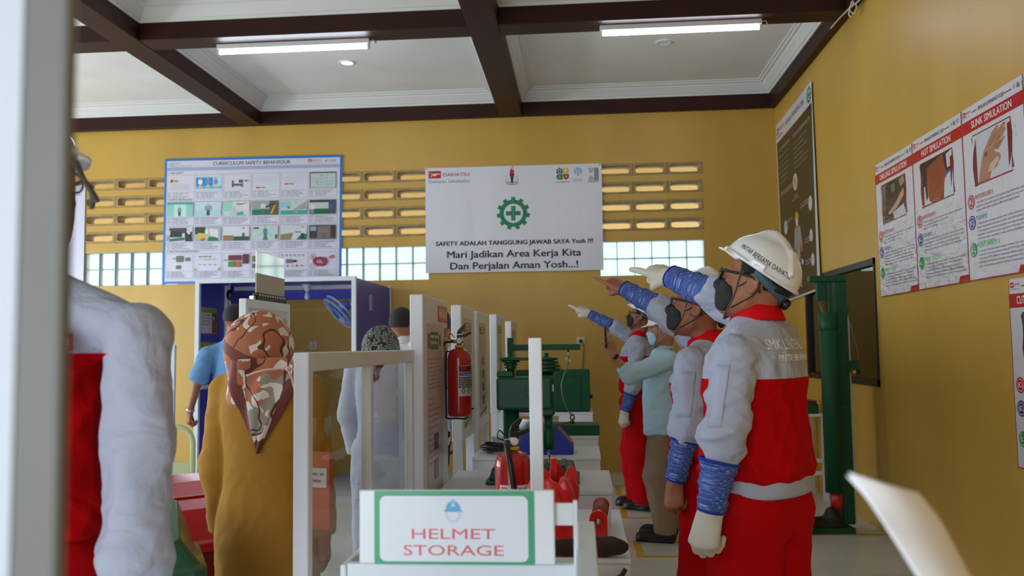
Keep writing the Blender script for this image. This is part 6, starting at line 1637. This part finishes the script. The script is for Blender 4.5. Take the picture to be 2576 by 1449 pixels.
        band = [H((.098*math.cos(a), -.006+.122*math.sin(a), -.018-.022*max(0, -math.sin(a)))) for a in np.linspace(math.radians(200), math.radians(340), 25)]
        x = MB(); v = []
        for a in np.linspace(math.radians(178), math.radians(362), 33):
            dz = -.030*max(0, -math.sin(a)); cx_, sy_ = math.cos(a), math.sin(a)
            for r_, z_ in ((1.0, .012), (1.0, -.016), (1.03, -.016), (1.03, .012)): v.append(H((.092*cx_*r_, -.004+.116*sy_*r_, dz-.012+z_)))
        x.add(v, [(i*4+k, i*4+(k+1) % 4, (i+1)*4+(k+1) % 4, (i+1)*4+k) for i in range(32) for k in range(4)], True)
        x.build('headband', M_sus, o)
        MB().lathe([(.013, 0), (.017, .004), (.017, .018), (.012, .022), (.0005, .023)], H((0, -.118, -.052)), (H((0, -.2, -.06))-H((0, -.118, -.052))), 20).build('dial', M_blk, o)
        MB().cbox(H((0, -.114, -.050)), (.060, .010, .024), s.hR @ Rp).build('dial_housing', M_blk, o, bevel=.004)
        M_str = mat('grey_webbing', (96, 96, 94), .6)
        mb = MB()
        for k in (-1, 1):
            mb.tube([s.hw(q) for q in curve_pts([(k*.085, .035, .055), (k*.086, .034, .02), (k*.080, .036, -.05), (k*.052, .052, -.105), (0, .062, -.126)], 6)], .0055, 8, flat=.3)
        mb.build('chin_strap', M_str, o)
        if text:
            vt, ft, tw = text_mesh(text, 0); Hc = .017; V = []
            for a, b_ in vt:
                th = math.radians(138)+(a/tw)*math.radians(92)                  # from the front-left round to the rear-left
                z = .022+b_*Hc; rr = math.sqrt(max(0, 1-(z/.112)**2))+.012
                V.append(H((.112*math.cos(th)*rr, .134*math.sin(th)*rr, z)))
            me = MB().add(V, ft).build('lettering', mat('black_ink', (24, 22, 22), .5), o, fix=False)
        if badge:
            q0 = MB(); v = []
            for a, z in ((80, .055), (100, .055), (100, .075), (80, .075)):
                t_ = math.radians(a); rr = math.sqrt(1-(z/.112)**2)+.03; v.append(H((.112*math.cos(t_)*rr, .134*math.sin(t_)*rr, z)))
            q0.add(v, [(0, 1, 2, 3)]).build('badge', mat('badge_red', RED, .4), o)
        return o
    def patch(s, x0, y0, x1, y1, Y, m, name, parent=None, off=.004, fn=None, n=8, skew=0.0):
        """a piece of cloth laid on the garment, over the area seen between two corners at about depth Y"""
        V = []; fn = fn or s.jfn
        for j in range(n+1):
            for i in range(n+1):
                d = _ray(x0+(x1-x0)*i/n+skew*j/n, y0+(y1-y0)*j/n); d = d/np.linalg.norm(d)
                lo = Y-.45; Q = np.array([s.L(CAMP+d*(lo+.9*k/240)) for k in range(241)], np.float32); k = int(np.argmax(fn(Q) < 0)) or 120
                V.append(s.L(CAMP+d*(lo+.9*(k-1)/240-off)))
        o = MB().add(V, [(j*(n+1)+i, j*(n+1)+i+1, (j+1)*(n+1)+i+1, (j+1)*(n+1)+i) for j in range(n) for i in range(n)], True).build(name, m, parent or s.t)
        md = o.modifiers.new('thick', 'SOLIDIFY'); md.thickness = .0008
        return o
    def on_back(s, text, x, z, h, w, m, name='back_lettering', tilt=0.0, front=False):
        """lettering laid on the jacket: each point is carried onto the cloth along the depth axis"""
        v, f, tw = text_mesh(text, 0); pts = []
        sg = 1 if front else -1
        X_ = x+(v[:, 0]/tw)*w*(1 if not front else -1); Z_ = z+v[:, 1]*h+tilt*(v[:, 0]/tw)*w
        lo = np.full(len(v), 0.0); hi = np.full(len(v), .30*sg)
        for _ in range(24):
            mid = (lo+hi)/2; d = s.jfn(np.stack([X_, mid, Z_], 1).astype(np.float32)); lo = np.where(d < 0, mid, lo); hi = np.where(d < 0, hi, mid)
        V = np.stack([X_, hi+sg*.0055, Z_], 1)
        return MB().add(V, f).build(name, m, s.t, fix=False)
# ------------------------------------------------------------------ the people
SK1, SK2, SK3 = skin_mat('brown_skin', (160, 100, 70)), skin_mat('warm_brown_skin', (150, 90, 62)), skin_mat('tan_skin', (180, 124, 92))
M_jack = two_tone('grey_red_work_cloth', M_redc, M_grey)
M_redt = cloth('red_work_cloth', M_redc); M_greyc = cloth('grey_work_cloth', M_grey)
M_redcol = cloth('red_collar_cloth', (206, 14, 26), .75, .1)

# --- front worker at the right: back to the camera, right arm pointing, left arm hanging
w1 = Person('nearest pointing worker at the right, white helmet, lettering across the jacket back', (.535, 2.72), (-.74, .67), 1.0, h=.0055)
w1.stand(.105, .25)
w1.head(w1.px(1897, 716, 2.70), 17, 22, 0, .99)
w1.arm('R', (.185, .02, 1.385), w1.px(1800, 745, 3.02), w1.px(1690, 697, 3.16), None, (-.25, -.2, 1), 'point', 1.02)
w1.arm('L', w1.px(1846, 902, 2.57), w1.px(1822, 1085, 2.53), w1.px(1788, 1285, 2.53), None, None, 'fist', 1.02)
a_, q_, c_ = w1.arms['L']; w1.hands['L'] = (c_, w1.L(PY(1772, 1350, 2.53))-c_, w1.R.T @ np.array((-.62, -.78, .05)), -1, 'curl', 1.05)
a_, q_, c_ = w1.arms['R']; w1.hands['R'] = (c_, w1.px(1604, 664, 3.30)-c_, w1.R.T @ np.array((-.1, -.5, .85)), 1, 'point', 1.06)
w1.body(SK1); w1.hair()
w1.jacket(M_jack, yoke=1.275, seed=12, cuff={'L': .42, 'R': .10})
w1.trousers(M_redt, (.118, .098, .088), .985); w1.shoes()
JB = [(.924, .178, .134, 0), (.936, .186, .142, 0), (.97, .186, .142, 0), (.985, .178, .134, 0)]
net_obj('waistband', lambda p: stack(p, w1.prof(JB), .006, 2.3)+.0025*np.sin(np.arctan2(p[:, 1], p[:, 0])*70)*np.clip((p[:, 1]+.03)/.06, 0, 1), (-.22, -.18, .86), (.22, .18, 1.01), .005, M_greyc, w1.t)
w1.collar(M_redcol)
w1.guard('L', .38, 1.0, .054, .041); w1.guard('R', .02, 1.0, .060, .044)
w1.glove('L'); w1.glove('R')
w1.facemask(M_mask); w1.glasses(); w1.helmet(20, 'PINTAR BERSAMA DAIHATSU')
M_let = mat('pale_grey_embroidery', (240, 240, 244), .7)
w1.on_back('SMK LENTERA BANGSA', -.105, 1.362, .031, .34, M_let); w1.on_back('PINTAR BERSAMA DAIHATSU', -.07, 1.326, .021, .30, M_let)

w1.patch(1802, 918, 1836, 1075, 2.5, M_greyc, 'sleeve_pocket', off=.0002, skew=-22)

# --- second worker
w2 = Person('second worker from the right, half hidden, black mask and glasses, bare right hand pointing', (.50, 3.52), (-.93, .37), .955, h=.006)
w2.stand(.10, .2)
w2.head(w2.px(1752, 778, 3.50), 15, 8, 0, 1.0)
w2.arm('R', (.175, .03, 1.345), w2.px(1655, 772, 3.92), w2.px(1574, 728, 4.05), None, (-.2, -.3, 1), 'point', 1.0)
w2.arm('L', w2.px(1740, 915, 3.36), w2.px(1730, 1070, 3.34), w2.px(1698, 1212, 3.34), None, None, 'relaxed', 1.0)
a_, q_, c_ = w2.arms['L']; w2.hands['L'] = (c_, w2.px(1694, 1262, 3.34)-c_, w2.R.T @ np.array((-.55, -.83, .05)), -1, 'curl', .98)
a_, q_, c_ = w2.arms['R']; w2.hands['R'] = (c_, w2.px(1512, 692, 4.14)-c_, w2.R.T @ np.array((-.1, -.5, .85)), 1, 'point', 1.0)
w2.body(SK2); w2.hair()
w2.jacket(M_jack, yoke=1.285, seed=5, cuff={'L': .32, 'R': .06}, puff=.014)
w2.trousers(M_redt, (.115, .095, .085), .98); w2.shoes()
w2.collar(M_redcol, open_=.7, pt=.06)
w2.guard('L', .28, .98, .050, .040); w2.guard('R', .0, 1.02, .054, .040)
w2.facemask(M_mask); w2.glasses(); w2.helmet(18, 'PINTAR BERSAMA DAIHATSU', True)

w2.patch(1712, 935, 1752, 1050, 3.3, M_greyc, 'sleeve_pocket', off=.0002, skew=-14)

# --- farthest worker
w3 = Person('farthest pointing worker, by the back wall, white gloves and black shoes', (.475, 7.42), (-.95, .30), 1.0, h=.008)
w3.stand(.09, -.1, .05)
w3.head(w3.px(1612, 797, 7.40), 14, 6, 0, 1.0)
w3.arm('R', (.18, .03, 1.40), w3.px(1545, 822, 7.66), w3.px(1484, 790, 7.70), None, (-.2, -.3, 1), 'point', 1.05)
w3.arm('L', w3.px(1603, 880, 7.22), w3.px(1594, 970, 7.2), w3.px(1572, 1034, 7.2), None, None, 'curl', 1.05)
a_, q_, c_ = w3.arms['L']; w3.hands['L'] = (c_, w3.px(1568, 1066, 7.2)-c_, w3.R.T @ np.array((-.5, -.85, .05)), -1, 'curl', 1.05)
a_, q_, c_ = w3.arms['R']; w3.hands['R'] = (c_, w3.px(1438, 762, 7.74)-c_, w3.R.T @ np.array((-.1, -.5, .85)), 1, 'point', 1.1)
w3.body(SK2); w3.hair()
w3.jacket(M_jack, yoke=1.285, seed=8, cuff={'L': .35, 'R': .12}, puff=.014)
w3.trousers(M_redt, (.138, .130, .115), .98); w3.shoes()
w3.collar(M_redcol, open_=.7, pt=.06)
w3.guard('L', .35, .98, .056, .044); w3.guard('R', .12, 1.0, .058, .042)
w3.glove('L', .004); w3.glove('R', .004)
w3.facemask(M_mask, h=.005); w3.glasses(); w3.helmet(16, 'PINTAR BERSAMA DAIHATSU', True, h=.0045)

# --- man in the light blue shirt with a phone
SHIRT = [(.80, .196, .150, 0), (.95, .188, .146, .004), (1.10, .176, .142, .006), (1.25, .182, .142, .006), (1.34, .176, .126, .000), (1.40, .140, .096, -.008), (1.445, .092, .074, -.012), (1.465, .070, .066, -.014)]
M_lblue = cloth('light_blue_shirt', (178, 210, 230), .75, .22)
w4 = Person('man in a light blue shirt and white cap, blue mask, raising a phone', (.575, 6.25), (-.97, .24), .93, h=.007)
for sd, hip, kn, an in (('R', (.085, .0, .82), (.09, .03, .45), (.10, .00, .09)), ('L', (-.085, 0, .82), (-.10, .05, .46), (-.10, -.01, .09))): w4.leg(sd, hip, kn, an, (.0, 1, 0))
w4.head(w4.px(1668, 832, 6.22), 2, 4, 0, .98)
w4.arm('L', w4.px(1684, 905, 6.08), w4.px(1584, 944, 6.02), w4.px(1541, 893, 5.98), None, None, 'hold', 1.0)
w4.arm('R', (.17, -.02, 1.28), (.20, -.05, 1.02), (.19, -.02, .80), None, (1, 0, 0), 'relaxed', .98)
a_, q_, c_ = w4.arms['L']; w4.hands['L'] = (c_, w4.px(1533, 862, 5.98)-c_, w4.R.T @ np.array((.25, -.95, .05)), -1, 'hold', 1.0)
w4.body(SK3); w4.hair(thick=.004)
w4.jacket(M_lblue, 'shirt', SHIRT, (.072, .068, .056), cuff=.48, seed=11, amp=.009, puff=.0, yoke=0)
w4.trousers(cloth('khaki_cloth', (150, 128, 108), .8), (.088, .096, .090), .84, 13); w4.shoes()
w4.collar(M_lblue, z1=1.482, open_=.6, pt=.02)
w4.facemask(mat('blue_surgical_mask', (166, 204, 234), .7), h=.005)
w4.helmet(-2, None, ridges=False, brimlen=.075, h=.0045)
mb = MB()
for z, r_ in ((1.448*.93, .082), (1.440*.93, .085)): mb.tube([(r_*math.cos(a), -.012+r_*math.sin(a)*.95, z-.03*max(0, math.sin(a))) for a in np.linspace(0, 2*math.pi, 25)[:-1]], .004, 6, closed=True)
mb.build('lanyard', mat('green_lanyard', (40, 120, 96), .6), w4.t)
w_ = w4.arms['L'][2]; d_ = (w4.arms['L'][1]-w_); d_ /= np.linalg.norm(d_)
MB().lathe([(.030, -.012), (.033, -.010), (.033, .010), (.030, .012)], w_+d_*.02, d_, 24).build('watch', M_blk, w4.t)
ph = PY(1524, 848, 5.93)
t = thing('phone', 'dark phone held up by the man in the light blue shirt', 'phone', ph, math.radians(84))
Rp_ = rotm(0, 0, -8)
MB().cbox((0, 0, 0), (.070, .009, .150), Rp_).build('phone_body', M_blk, t, bevel=.004)
MB().cbox(Rp_ @ np.array((0, .0052, 0)), (.064, .001, .138), Rp_).build('screen', mat('phone_screen', (60, 64, 70), .1), t)

# --- worker at the left edge, facing the camera, mostly behind the post
w5 = Person('worker at the left edge facing the camera, mostly behind the near post', (-1.13, 1.60), (.10, -1.0), 1.06, h=.0055)
w5.stand(.11, .2)
w5.head(w5.px(46, 486, 1.52), 4, 62, 0, 1.03)
w5.arm('L', w5.px(350, 842, 1.60), w5.px(352, 1110, 1.58), w5.px(338, 1490, 1.52), None, (1, -.2, 0), 'relaxed', 1.0)
w5.arm('R', (.195, 0, 1.43), (.25, .03, 1.14), (.25, .10, .88), None, (1, 0, 0), 'relaxed', 1.0)
w5.body(SK2); w5.hair()
w5.jacket(M_jack, yoke=1.30, seed=21, cuff=.96, sl=(.060, .056, .054), amp=.009, drape=(1.1, 1.1, .35))
w5.trousers(M_redt, (.118, .10, .09), .98); w5.shoes()
w5.collar(M_redcol)
w5.facemask(M_mask); w5.glasses(); hm = w5.helmet(8, None)
MB().tube([w5.hw(q) for q in curve_pts([(.02, .17, .03), (.03, .20, .015), (.028, .215, -.012), (.034, .235, -.03), (.03, .25, -.055), (.045, .262, -.062)], 6)], .006, 8, flat=.5).tube([w5.hw(q) for q in curve_pts([(.03, .235, -.03), (.025, .235, -.055), (.03, .238, -.07)], 6)], .005, 8, flat=.5).build('loose_strap', mat('dark_webbing', (70, 66, 58), .6), hm)
bd = w5.patch(112, 838, 184, 884, 1.45, mat('badge_red', RED, .4), 'chest_badge', off=.008)
w5.patch(140, 852, 174, 868, 1.45, mat('badge_white', (230, 220, 224), .4), 'emblem', bd, .013)
w5.patch(105, 925, 196, 985, 1.45, M_redt, 'pocket_flap', off=.012)

# --- woman in the brown suit with the patterned headscarf
M_brown = cloth('golden_brown_suit', (182, 134, 58), .75, .2)
SUIT = [(.62, .190, .140, 0), (.80, .186, .140, 0), (.92, .176, .136, 0), (1.02, .156, .126, 0), (1.15, .160, .130, .0), (1.27, .172, .132, .0), (1.35, .164, .118, -.004), (1.41, .130, .094, -.012), (1.45, .085, .074, -.014)]
SW_ = .925
w6 = Person('woman seen from behind in a golden brown suit and patterned brown headscarf', (-1.045, 2.80), (.08, 1.0), SW_, h=.006)
w6.stand(.09, .15)
w6.head(w6.px(664, 892, 2.80), -4, -30, 0, 1.0)
for sd, k in (('L', -1), ('R', 1)):
    w6.arm(sd, (k*.150, -.01, 1.245), (k*.178, -.015, 1.00), (k*.178, .035, .765), None, (k, 0, 0), 'relaxed', .92)
w6.body(SK3)
w6.jacket(M_brown, 'suit_jacket', SUIT, (.060, .056, .050), cuff=.96, seed=31, amp=.005, puff=0, yoke=0)
def skirt_fn(p): return stack(p, w6.prof([(.10, .235, .20, 0), (.40, .215, .17, 0), (.70, .185, .14, 0), (.95, .16, .12, 0)]), .01)+folds(p, .006, 33, .12, (1, 1, .3))
net_obj('skirt', skirt_fn, (-.3, -.26, .05), (.3, .26, .95), .008, M_brown, w6.t); w6.shoes()
def scarf_mat():
    m = bpy.data.materials.new('patterned_headscarf'); m.use_nodes = True; nt = m.node_tree; b = nt.nodes['Principled BSDF']; b.inputs['Roughness'].default_value = .7
    tc = nt.nodes.new('ShaderNodeTexCoord')
    n0 = nt.nodes.new('ShaderNodeTexNoise'); n0.inputs['Scale'].default_value = 5.0; nt.links.new(tc.outputs['Object'], n0.inputs['Vector'])
    mx = nt.nodes.new('ShaderNodeMix'); mx.data_type = 'RGBA'; mx.inputs[0].default_value = .22; nt.links.new(tc.outputs['Object'], mx.inputs[6]); nt.links.new(n0.outputs['Color'], mx.inputs[7])
    def patches(scale, w, off):
        mp = nt.nodes.new('ShaderNodeMapping'); mp.inputs['Location'].default_value = off; nt.links.new(mx.outputs[2], mp.inputs['Vector'])
        v = nt.nodes.new('ShaderNodeTexVoronoi'); v.inputs['Scale'].default_value = scale; v.distance = 'CHEBYCHEV'; nt.links.new(mp.outputs['Vector'], v.inputs['Vector'])
        return v
    def over(prev, fac, col):
        x = nt.nodes.new('ShaderNodeMix'); x.data_type = 'RGBA'; nt.links.new(fac, x.inputs[0]); nt.links.new(prev, x.inputs[6]); x.inputs[7].default_value = lin(col)+(1,); return x.outputs[2]
    def lt(sock, t, op='LESS_THAN'):
        g = nt.nodes.new('ShaderNodeMath'); g.operation = op; g.inputs[1].default_value = t; nt.links.new(sock, g.inputs[0]); return g.outputs[0]
    def mul(a, b_):
        g = nt.nodes.new('ShaderNodeMath'); g.operation = 'MULTIPLY'; nt.links.new(a, g.inputs[0]); nt.links.new(b_, g.inputs[1]); return g.outputs[0]
    base = nt.nodes.new('ShaderNodeRGB'); base.outputs[0].default_value = lin((186, 116, 84))+(1,); c = base.outputs[0]
    v1 = patches(9, 0, (0, 0, 0)); s1 = nt.nodes.new('ShaderNodeSeparateColor'); nt.links.new(v1.outputs['Color'], s1.inputs[0])
    c = over(c, lt(s1.outputs[0], .15), (158, 154, 142)); c = over(c, lt(s1.outputs[1], .16), (116, 58, 50))
    v2 = patches(13, 0, (.3, .1, .7)); s2 = nt.nodes.new('ShaderNodeSeparateColor'); nt.links.new(v2.outputs['Color'], s2.inputs[0])
    wv = nt.nodes.new('ShaderNodeTexWave'); wv.wave_type = 'RINGS'; wv.inputs['Scale'].default_value = 11; wv.inputs['Distortion'].default_value = 5; nt.links.new(tc.outputs['Object'], wv.inputs['Vector'])
    n3 = nt.nodes.new('ShaderNodeTexNoise'); n3.inputs['Scale'].default_value = 13; n3.inputs['Detail'].default_value = 1; n3.inputs['Distortion'].default_value = 1.5; nt.links.new(tc.outputs['Object'], n3.inputs['Vector'])
    c = over(c, mul(lt(s2.outputs[0], .72), lt(n3.outputs['Fac'], .545, 'GREATER_THAN')), (232, 226, 216))
    w2_ = nt.nodes.new('ShaderNodeTexWave'); w2_.inputs['Scale'].default_value = 6; w2_.inputs['Distortion'].default_value = 9; nt.links.new(mx.outputs[2], w2_.inputs['Vector'])
    c = over(c, lt(w2_.outputs['Fac'], .965, 'GREATER_THAN'), (96, 48, 42))
    a = nt.nodes.new('ShaderNodeAttribute'); a.attribute_name = 'zone'; c = over(c, lt(a.outputs['Fac'], 0, 'GREATER_THAN'), (124, 62, 56))
    nt.links.new(c, b.inputs['Base Color'])
    cloth_bump(nt, b, 9.0, .2); return m
M_scarf = scarf_mat()
# head wrap
def wrap_fn(p):
    q = w6.hq(p); d = ell(q, (0, -.022, .028), (.100, .122, .116)); d = smin(d, cap(q, (0, -.02, -.03), (0, -.045, -.14), .088, .076), .05)
    face = ell(q, (0, .12, -.03), (.055, .09, .085))
    return smax(d, -face, .02)+folds(q, .006, 41, .09, (1, .6, .8))
lo, hi = bounds([w6.hw((a, b_, z)) for a in (-.12, .12) for b_ in (-.16, .13) for z in (-.28, .16)], .02)
def wz(p):
    q = w6.hq(p); u = q[:, 2]+.55*q[:, 0]*1.0+.02; return .020-np.abs(u-.030)
net_obj('headscarf', wrap_fn, lo, hi, .005, M_scarf, w6.t, {'zone': wz})
# the pointed fall of the scarf down the back, laid over the jacket
tip = np.array(w6.px(632, 1145, 2.62)); A_ = np.array(w6.px(566, 968, 2.66)); B_ = np.array(w6.px(752, 948, 2.66)); T_ = np.array(w6.px(580, 905, 2.66)); U_ = np.array(w6.px(754, 895, 2.66))
n = 26; V = []; Zn = []
for j in range(n+1):
    v_ = j/n
    if v_ < .2: k = v_/.2; l, r = T_*(1-k)+A_*k, U_*(1-k)+B_*k
    else: k = (v_-.2)/.8; l, r = A_*(1-k)+tip*k, B_*(1-k)+tip*k
    for i in range(n+1):
        u = i/n; p = l*(1-u)+r*u
        x_, z_ = p[0], p[2]
        lo_, hi_ = 0.0, -.32
        for _ in range(18):
            m_ = (lo_+hi_)/2; pp = np.array([[x_, m_, z_]], np.float32); d_ = min(w6.jfn(pp)[0], wrap_fn(pp)[0])
            if d_ < 0: lo_ = m_
            else: hi_ = m_
        y_ = min(hi_-.008, -.105)-.010*(1-abs(2*u-1))-.006*math.sin(u*14+v_*6)*(1-.5*v_)
        V.append((x_, y_, z_)); Zn.append(max(.19-u, u-.81) if v_ > .2 else max(.12-u, u-.88))
f = [(j*(n+1)+i, j*(n+1)+i+1, (j+1)*(n+1)+i+1, (j+1)*(n+1)+i) for j in range(n) for i in range(n)]
o = MB().add(V, f, True).build('scarf_fall', M_scarf, w6.t, fix=False)
at = o.data.attributes.new('zone', 'FLOAT', 'POINT'); at.data.foreach_set('value', np.array(Zn, np.float32))
md = o.modifiers.new('thick', 'SOLIDIFY'); md.thickness = .004
c0, c1 = w6.px(620, 945, 2.60), w6.px(725, 928, 2.60)
MB().tube(curve_pts([c0, (c0+c1)/2+np.array((0, -.006, .008)), c1, c1+np.array((.03, .02, -.006)), c1+np.array((.05, .08, -.01))], 6), .0032, 8).tube(curve_pts([c1, c1+np.array((.012, 0, -.03)), c1+np.array((.022, .0, -.065))], 6), .0035, 8).sphere(c1, .009, 12, 8).build('mask_cord', mat('cream_cord', (226, 196, 176), .7), w6.t)
# orange folder at her side
t = thing('document_folder', 'orange document folder with a white label, seen through the acrylic partition', 'folder', (-.835, 2.655, .82), 1.25)
MB().box(-.010, .010, -.055, .055, 0, .24).build('cover', mat('orange_card', (196, 96, 56), .5), t, bevel=.004)
s = Sheet(.09, .06, (214, 206, 206)); s.scribble(.01, .015, .08, .012, (150, 130, 130)); s.scribble(.01, .036, .075, .012, (150, 130, 130))
s.build('label', print_mat('label_paper', .35), (-.0115, .045, .19), (0, -1, 0), (-1, 0, 0), t)

# --- man in a blue short sleeved shirt at the booth
M_blue2 = cloth('sky_blue_shirt', (108, 150, 196), .75, .2)
w7 = Person('man in a blue short sleeved shirt with a silver watch, back turned, at the booth', (-2.80, 6.72), (.45, .89), 1.0, h=.008)
w7.stand(.09, .15)
w7.head(w7.px(598, 805, 6.72), 0, -12, 0, 1.0)
w7.arm('L', w7.px(522, 892, 6.66), w7.px(499, 956, 6.62), w7.px(478, 1034, 6.66), None, None, 'relaxed', 1.0)
w7.arm('R', (.19, .0, 1.38), (.24, .03, 1.10), (.24, .10, .86), None, (1, 0, 0), 'relaxed', 1.0)
a_, q_, c_ = w7.arms['L']; w7.hands['L'] = (c_, w7.px(474, 1072, 6.66)-c_, w7.R.T @ np.array((-.8, -.6, 0)), -1, 'curl', 1.0)
w7.body(SK2); w7.hair()
w7.jacket(M_blue2, 'shirt', SHIRT, (.072, .076, .078), cuff=.02, seed=51, amp=.008, puff=0, yoke=0)
w7.trousers(cloth('dark_trouser_cloth', (40, 42, 50), .8), (.11, .09, .085), .87, 53); w7.shoes()
w7.collar(M_blue2, z1=1.482, open_=.4, pt=.0)
w_ = w7.arms['L'][2]; d_ = (w7.arms['L'][1]-w_); d_ /= np.linalg.norm(d_)
MB().lathe([(.029, -.010), (.033, -.008), (.033, .008), (.029, .010)], w_+d_*.01, d_, 24).build('watch', M_steel, w7.t)

# --- woman with the small-patterned headscarf, behind the partition
def dots_mat():
    m = bpy.data.materials.new('teal_ring_pattern_scarf'); m.use_nodes = True; nt = m.node_tree; b = nt.nodes['Principled BSDF']; b.inputs['Roughness'].default_value = .75
    tc = nt.nodes.new('ShaderNodeTexCoord'); v = nt.nodes.new('ShaderNodeTexVoronoi'); v.inputs['Scale'].default_value = 62; nt.links.new(tc.outputs['Object'], v.inputs['Vector'])
    r = nt.nodes.new('ShaderNodeValToRGB'); r.color_ramp.interpolation = 'CONSTANT'; e = r.color_ramp.elements
    e[0].position = 0; e[0].color = lin((70, 130, 140))+(1,); e[1].position = .62; e[1].color = lin((38, 30, 34))+(1,)
    k = e.new(.22); k.color = lin((40, 44, 60))+(1,); k = e.new(.36); k.color = lin((150, 180, 170))+(1,); k = e.new(.50); k.color = lin((120, 66, 50))+(1,)
    nt.links.new(v.outputs['Distance'], r.inputs[0]); nt.links.new(r.outputs[0], b.inputs['Base Color']); return m
w8 = Person('woman in a teal ring patterned headscarf and pale uniform, behind the partition', (-1.06, 4.55), (.25, .95), .93, h=.009)
w8.stand(.09, .15); w8.head(w8.px(962, 884, 4.55), 0, 0, 0, 1.0)
for sd, k in (('L', -1), ('R', 1)): w8.arm(sd, (k*.172, 0, 1.28), (k*.215, 0, 1.03), (k*.20, .06, .80), None, (k, 0, 0), 'relaxed', .92)
w8.body(SK3)
M_pale = cloth('pale_lavender_uniform', (190, 190, 204), .8, .2)
w8.jacket(M_pale, 'tunic', SUIT, (.070, .066, .058), cuff=.95, seed=61, amp=.005, puff=0, yoke=0, h=.009)
w8.trousers(M_pale, (.12, .11, .10), .97, 63, h=.010); w8.shoes()
def wrap8(p):
    q = w8.hq(p); d = ell(q, (0, -.020, .030), (.094, .116, .112)); d = smin(d, cap(q, (0, -.02, -.03), (0, -.035, -.13), .086, .09), .05)
    return smax(d, -ell(q, (0, .12, -.03), (.055, .09, .085)), .02)+folds(q, .005, 66, .09)
lo, hi = bounds([w8.hw((a, b_, z)) for a in (-.15, .15) for b_ in (-.18, .14) for z in (-.34, .16)], .02)
net_obj('headscarf', wrap8, lo, hi, .006, dots_mat(), w8.t)
bo = MB()
for k in range(3): bo.tube(curve_pts([w8.hw((-.060+.018*k, -.122, -.055)), w8.hw((-.052+.018*k, -.134, -.02)), w8.hw((-.03+.016*k, -.138, .0))], 5), .005, 6)
bo.tube(curve_pts([w8.hw((-.07, -.120, -.03)), w8.hw((-.02, -.140, -.022)), w8.hw((.03, -.134, -.028))], 5), .005, 6)
bo.build('scarf_cord', mat('pink_cord', (214, 150, 146), .7), w8.t)

# --- man in a white shirt behind the partition, and the dark haired person behind the boards
def plain(label, xy, face, S, hpx, hY, seed, trous=(44, 46, 56), yaw=0):
    w = Person(label, xy, face, S, h=.009); w.stand(.09, .15); w.head(w.px(hpx[0], hpx[1], hY), 0, yaw, 0, 1.0)
    for sd, k in (('L', -1), ('R', 1)): w.arm(sd, (k*.185, 0, 1.38*S), (k*.235, .02, 1.10*S), (k*.225, .09, .86*S), None, (k, 0, 0), 'relaxed', .98)
    w.body(SK1); w.hair(h=.006)
    M_ws = cloth('white_shirt_cloth', (208, 208, 214), .75, .2)
    w.jacket(M_ws, 'shirt', SHIRT, (.072, .066, .056), cuff=.8, seed=seed, amp=.007, puff=0, yoke=0, h=.009)
    w.trousers(cloth('dark_trouser_cloth', (40, 42, 50), .8), (.11, .09, .085), .87, seed+2, h=.010); w.shoes(); w.collar(M_ws, z1=1.482, open_=.4, pt=0)
    return w
plain('man in a white shirt with short dark hair, behind the partition beside the headscarf', (-1.20, 5.80), (.35, .94), .985, (1014, 820), 5.80, 71)
plain('dark haired person almost hidden between the first two white display boards', (-1.02, 5.36), (-.2, 1), .955, (1102, 824), 5.36, 77)
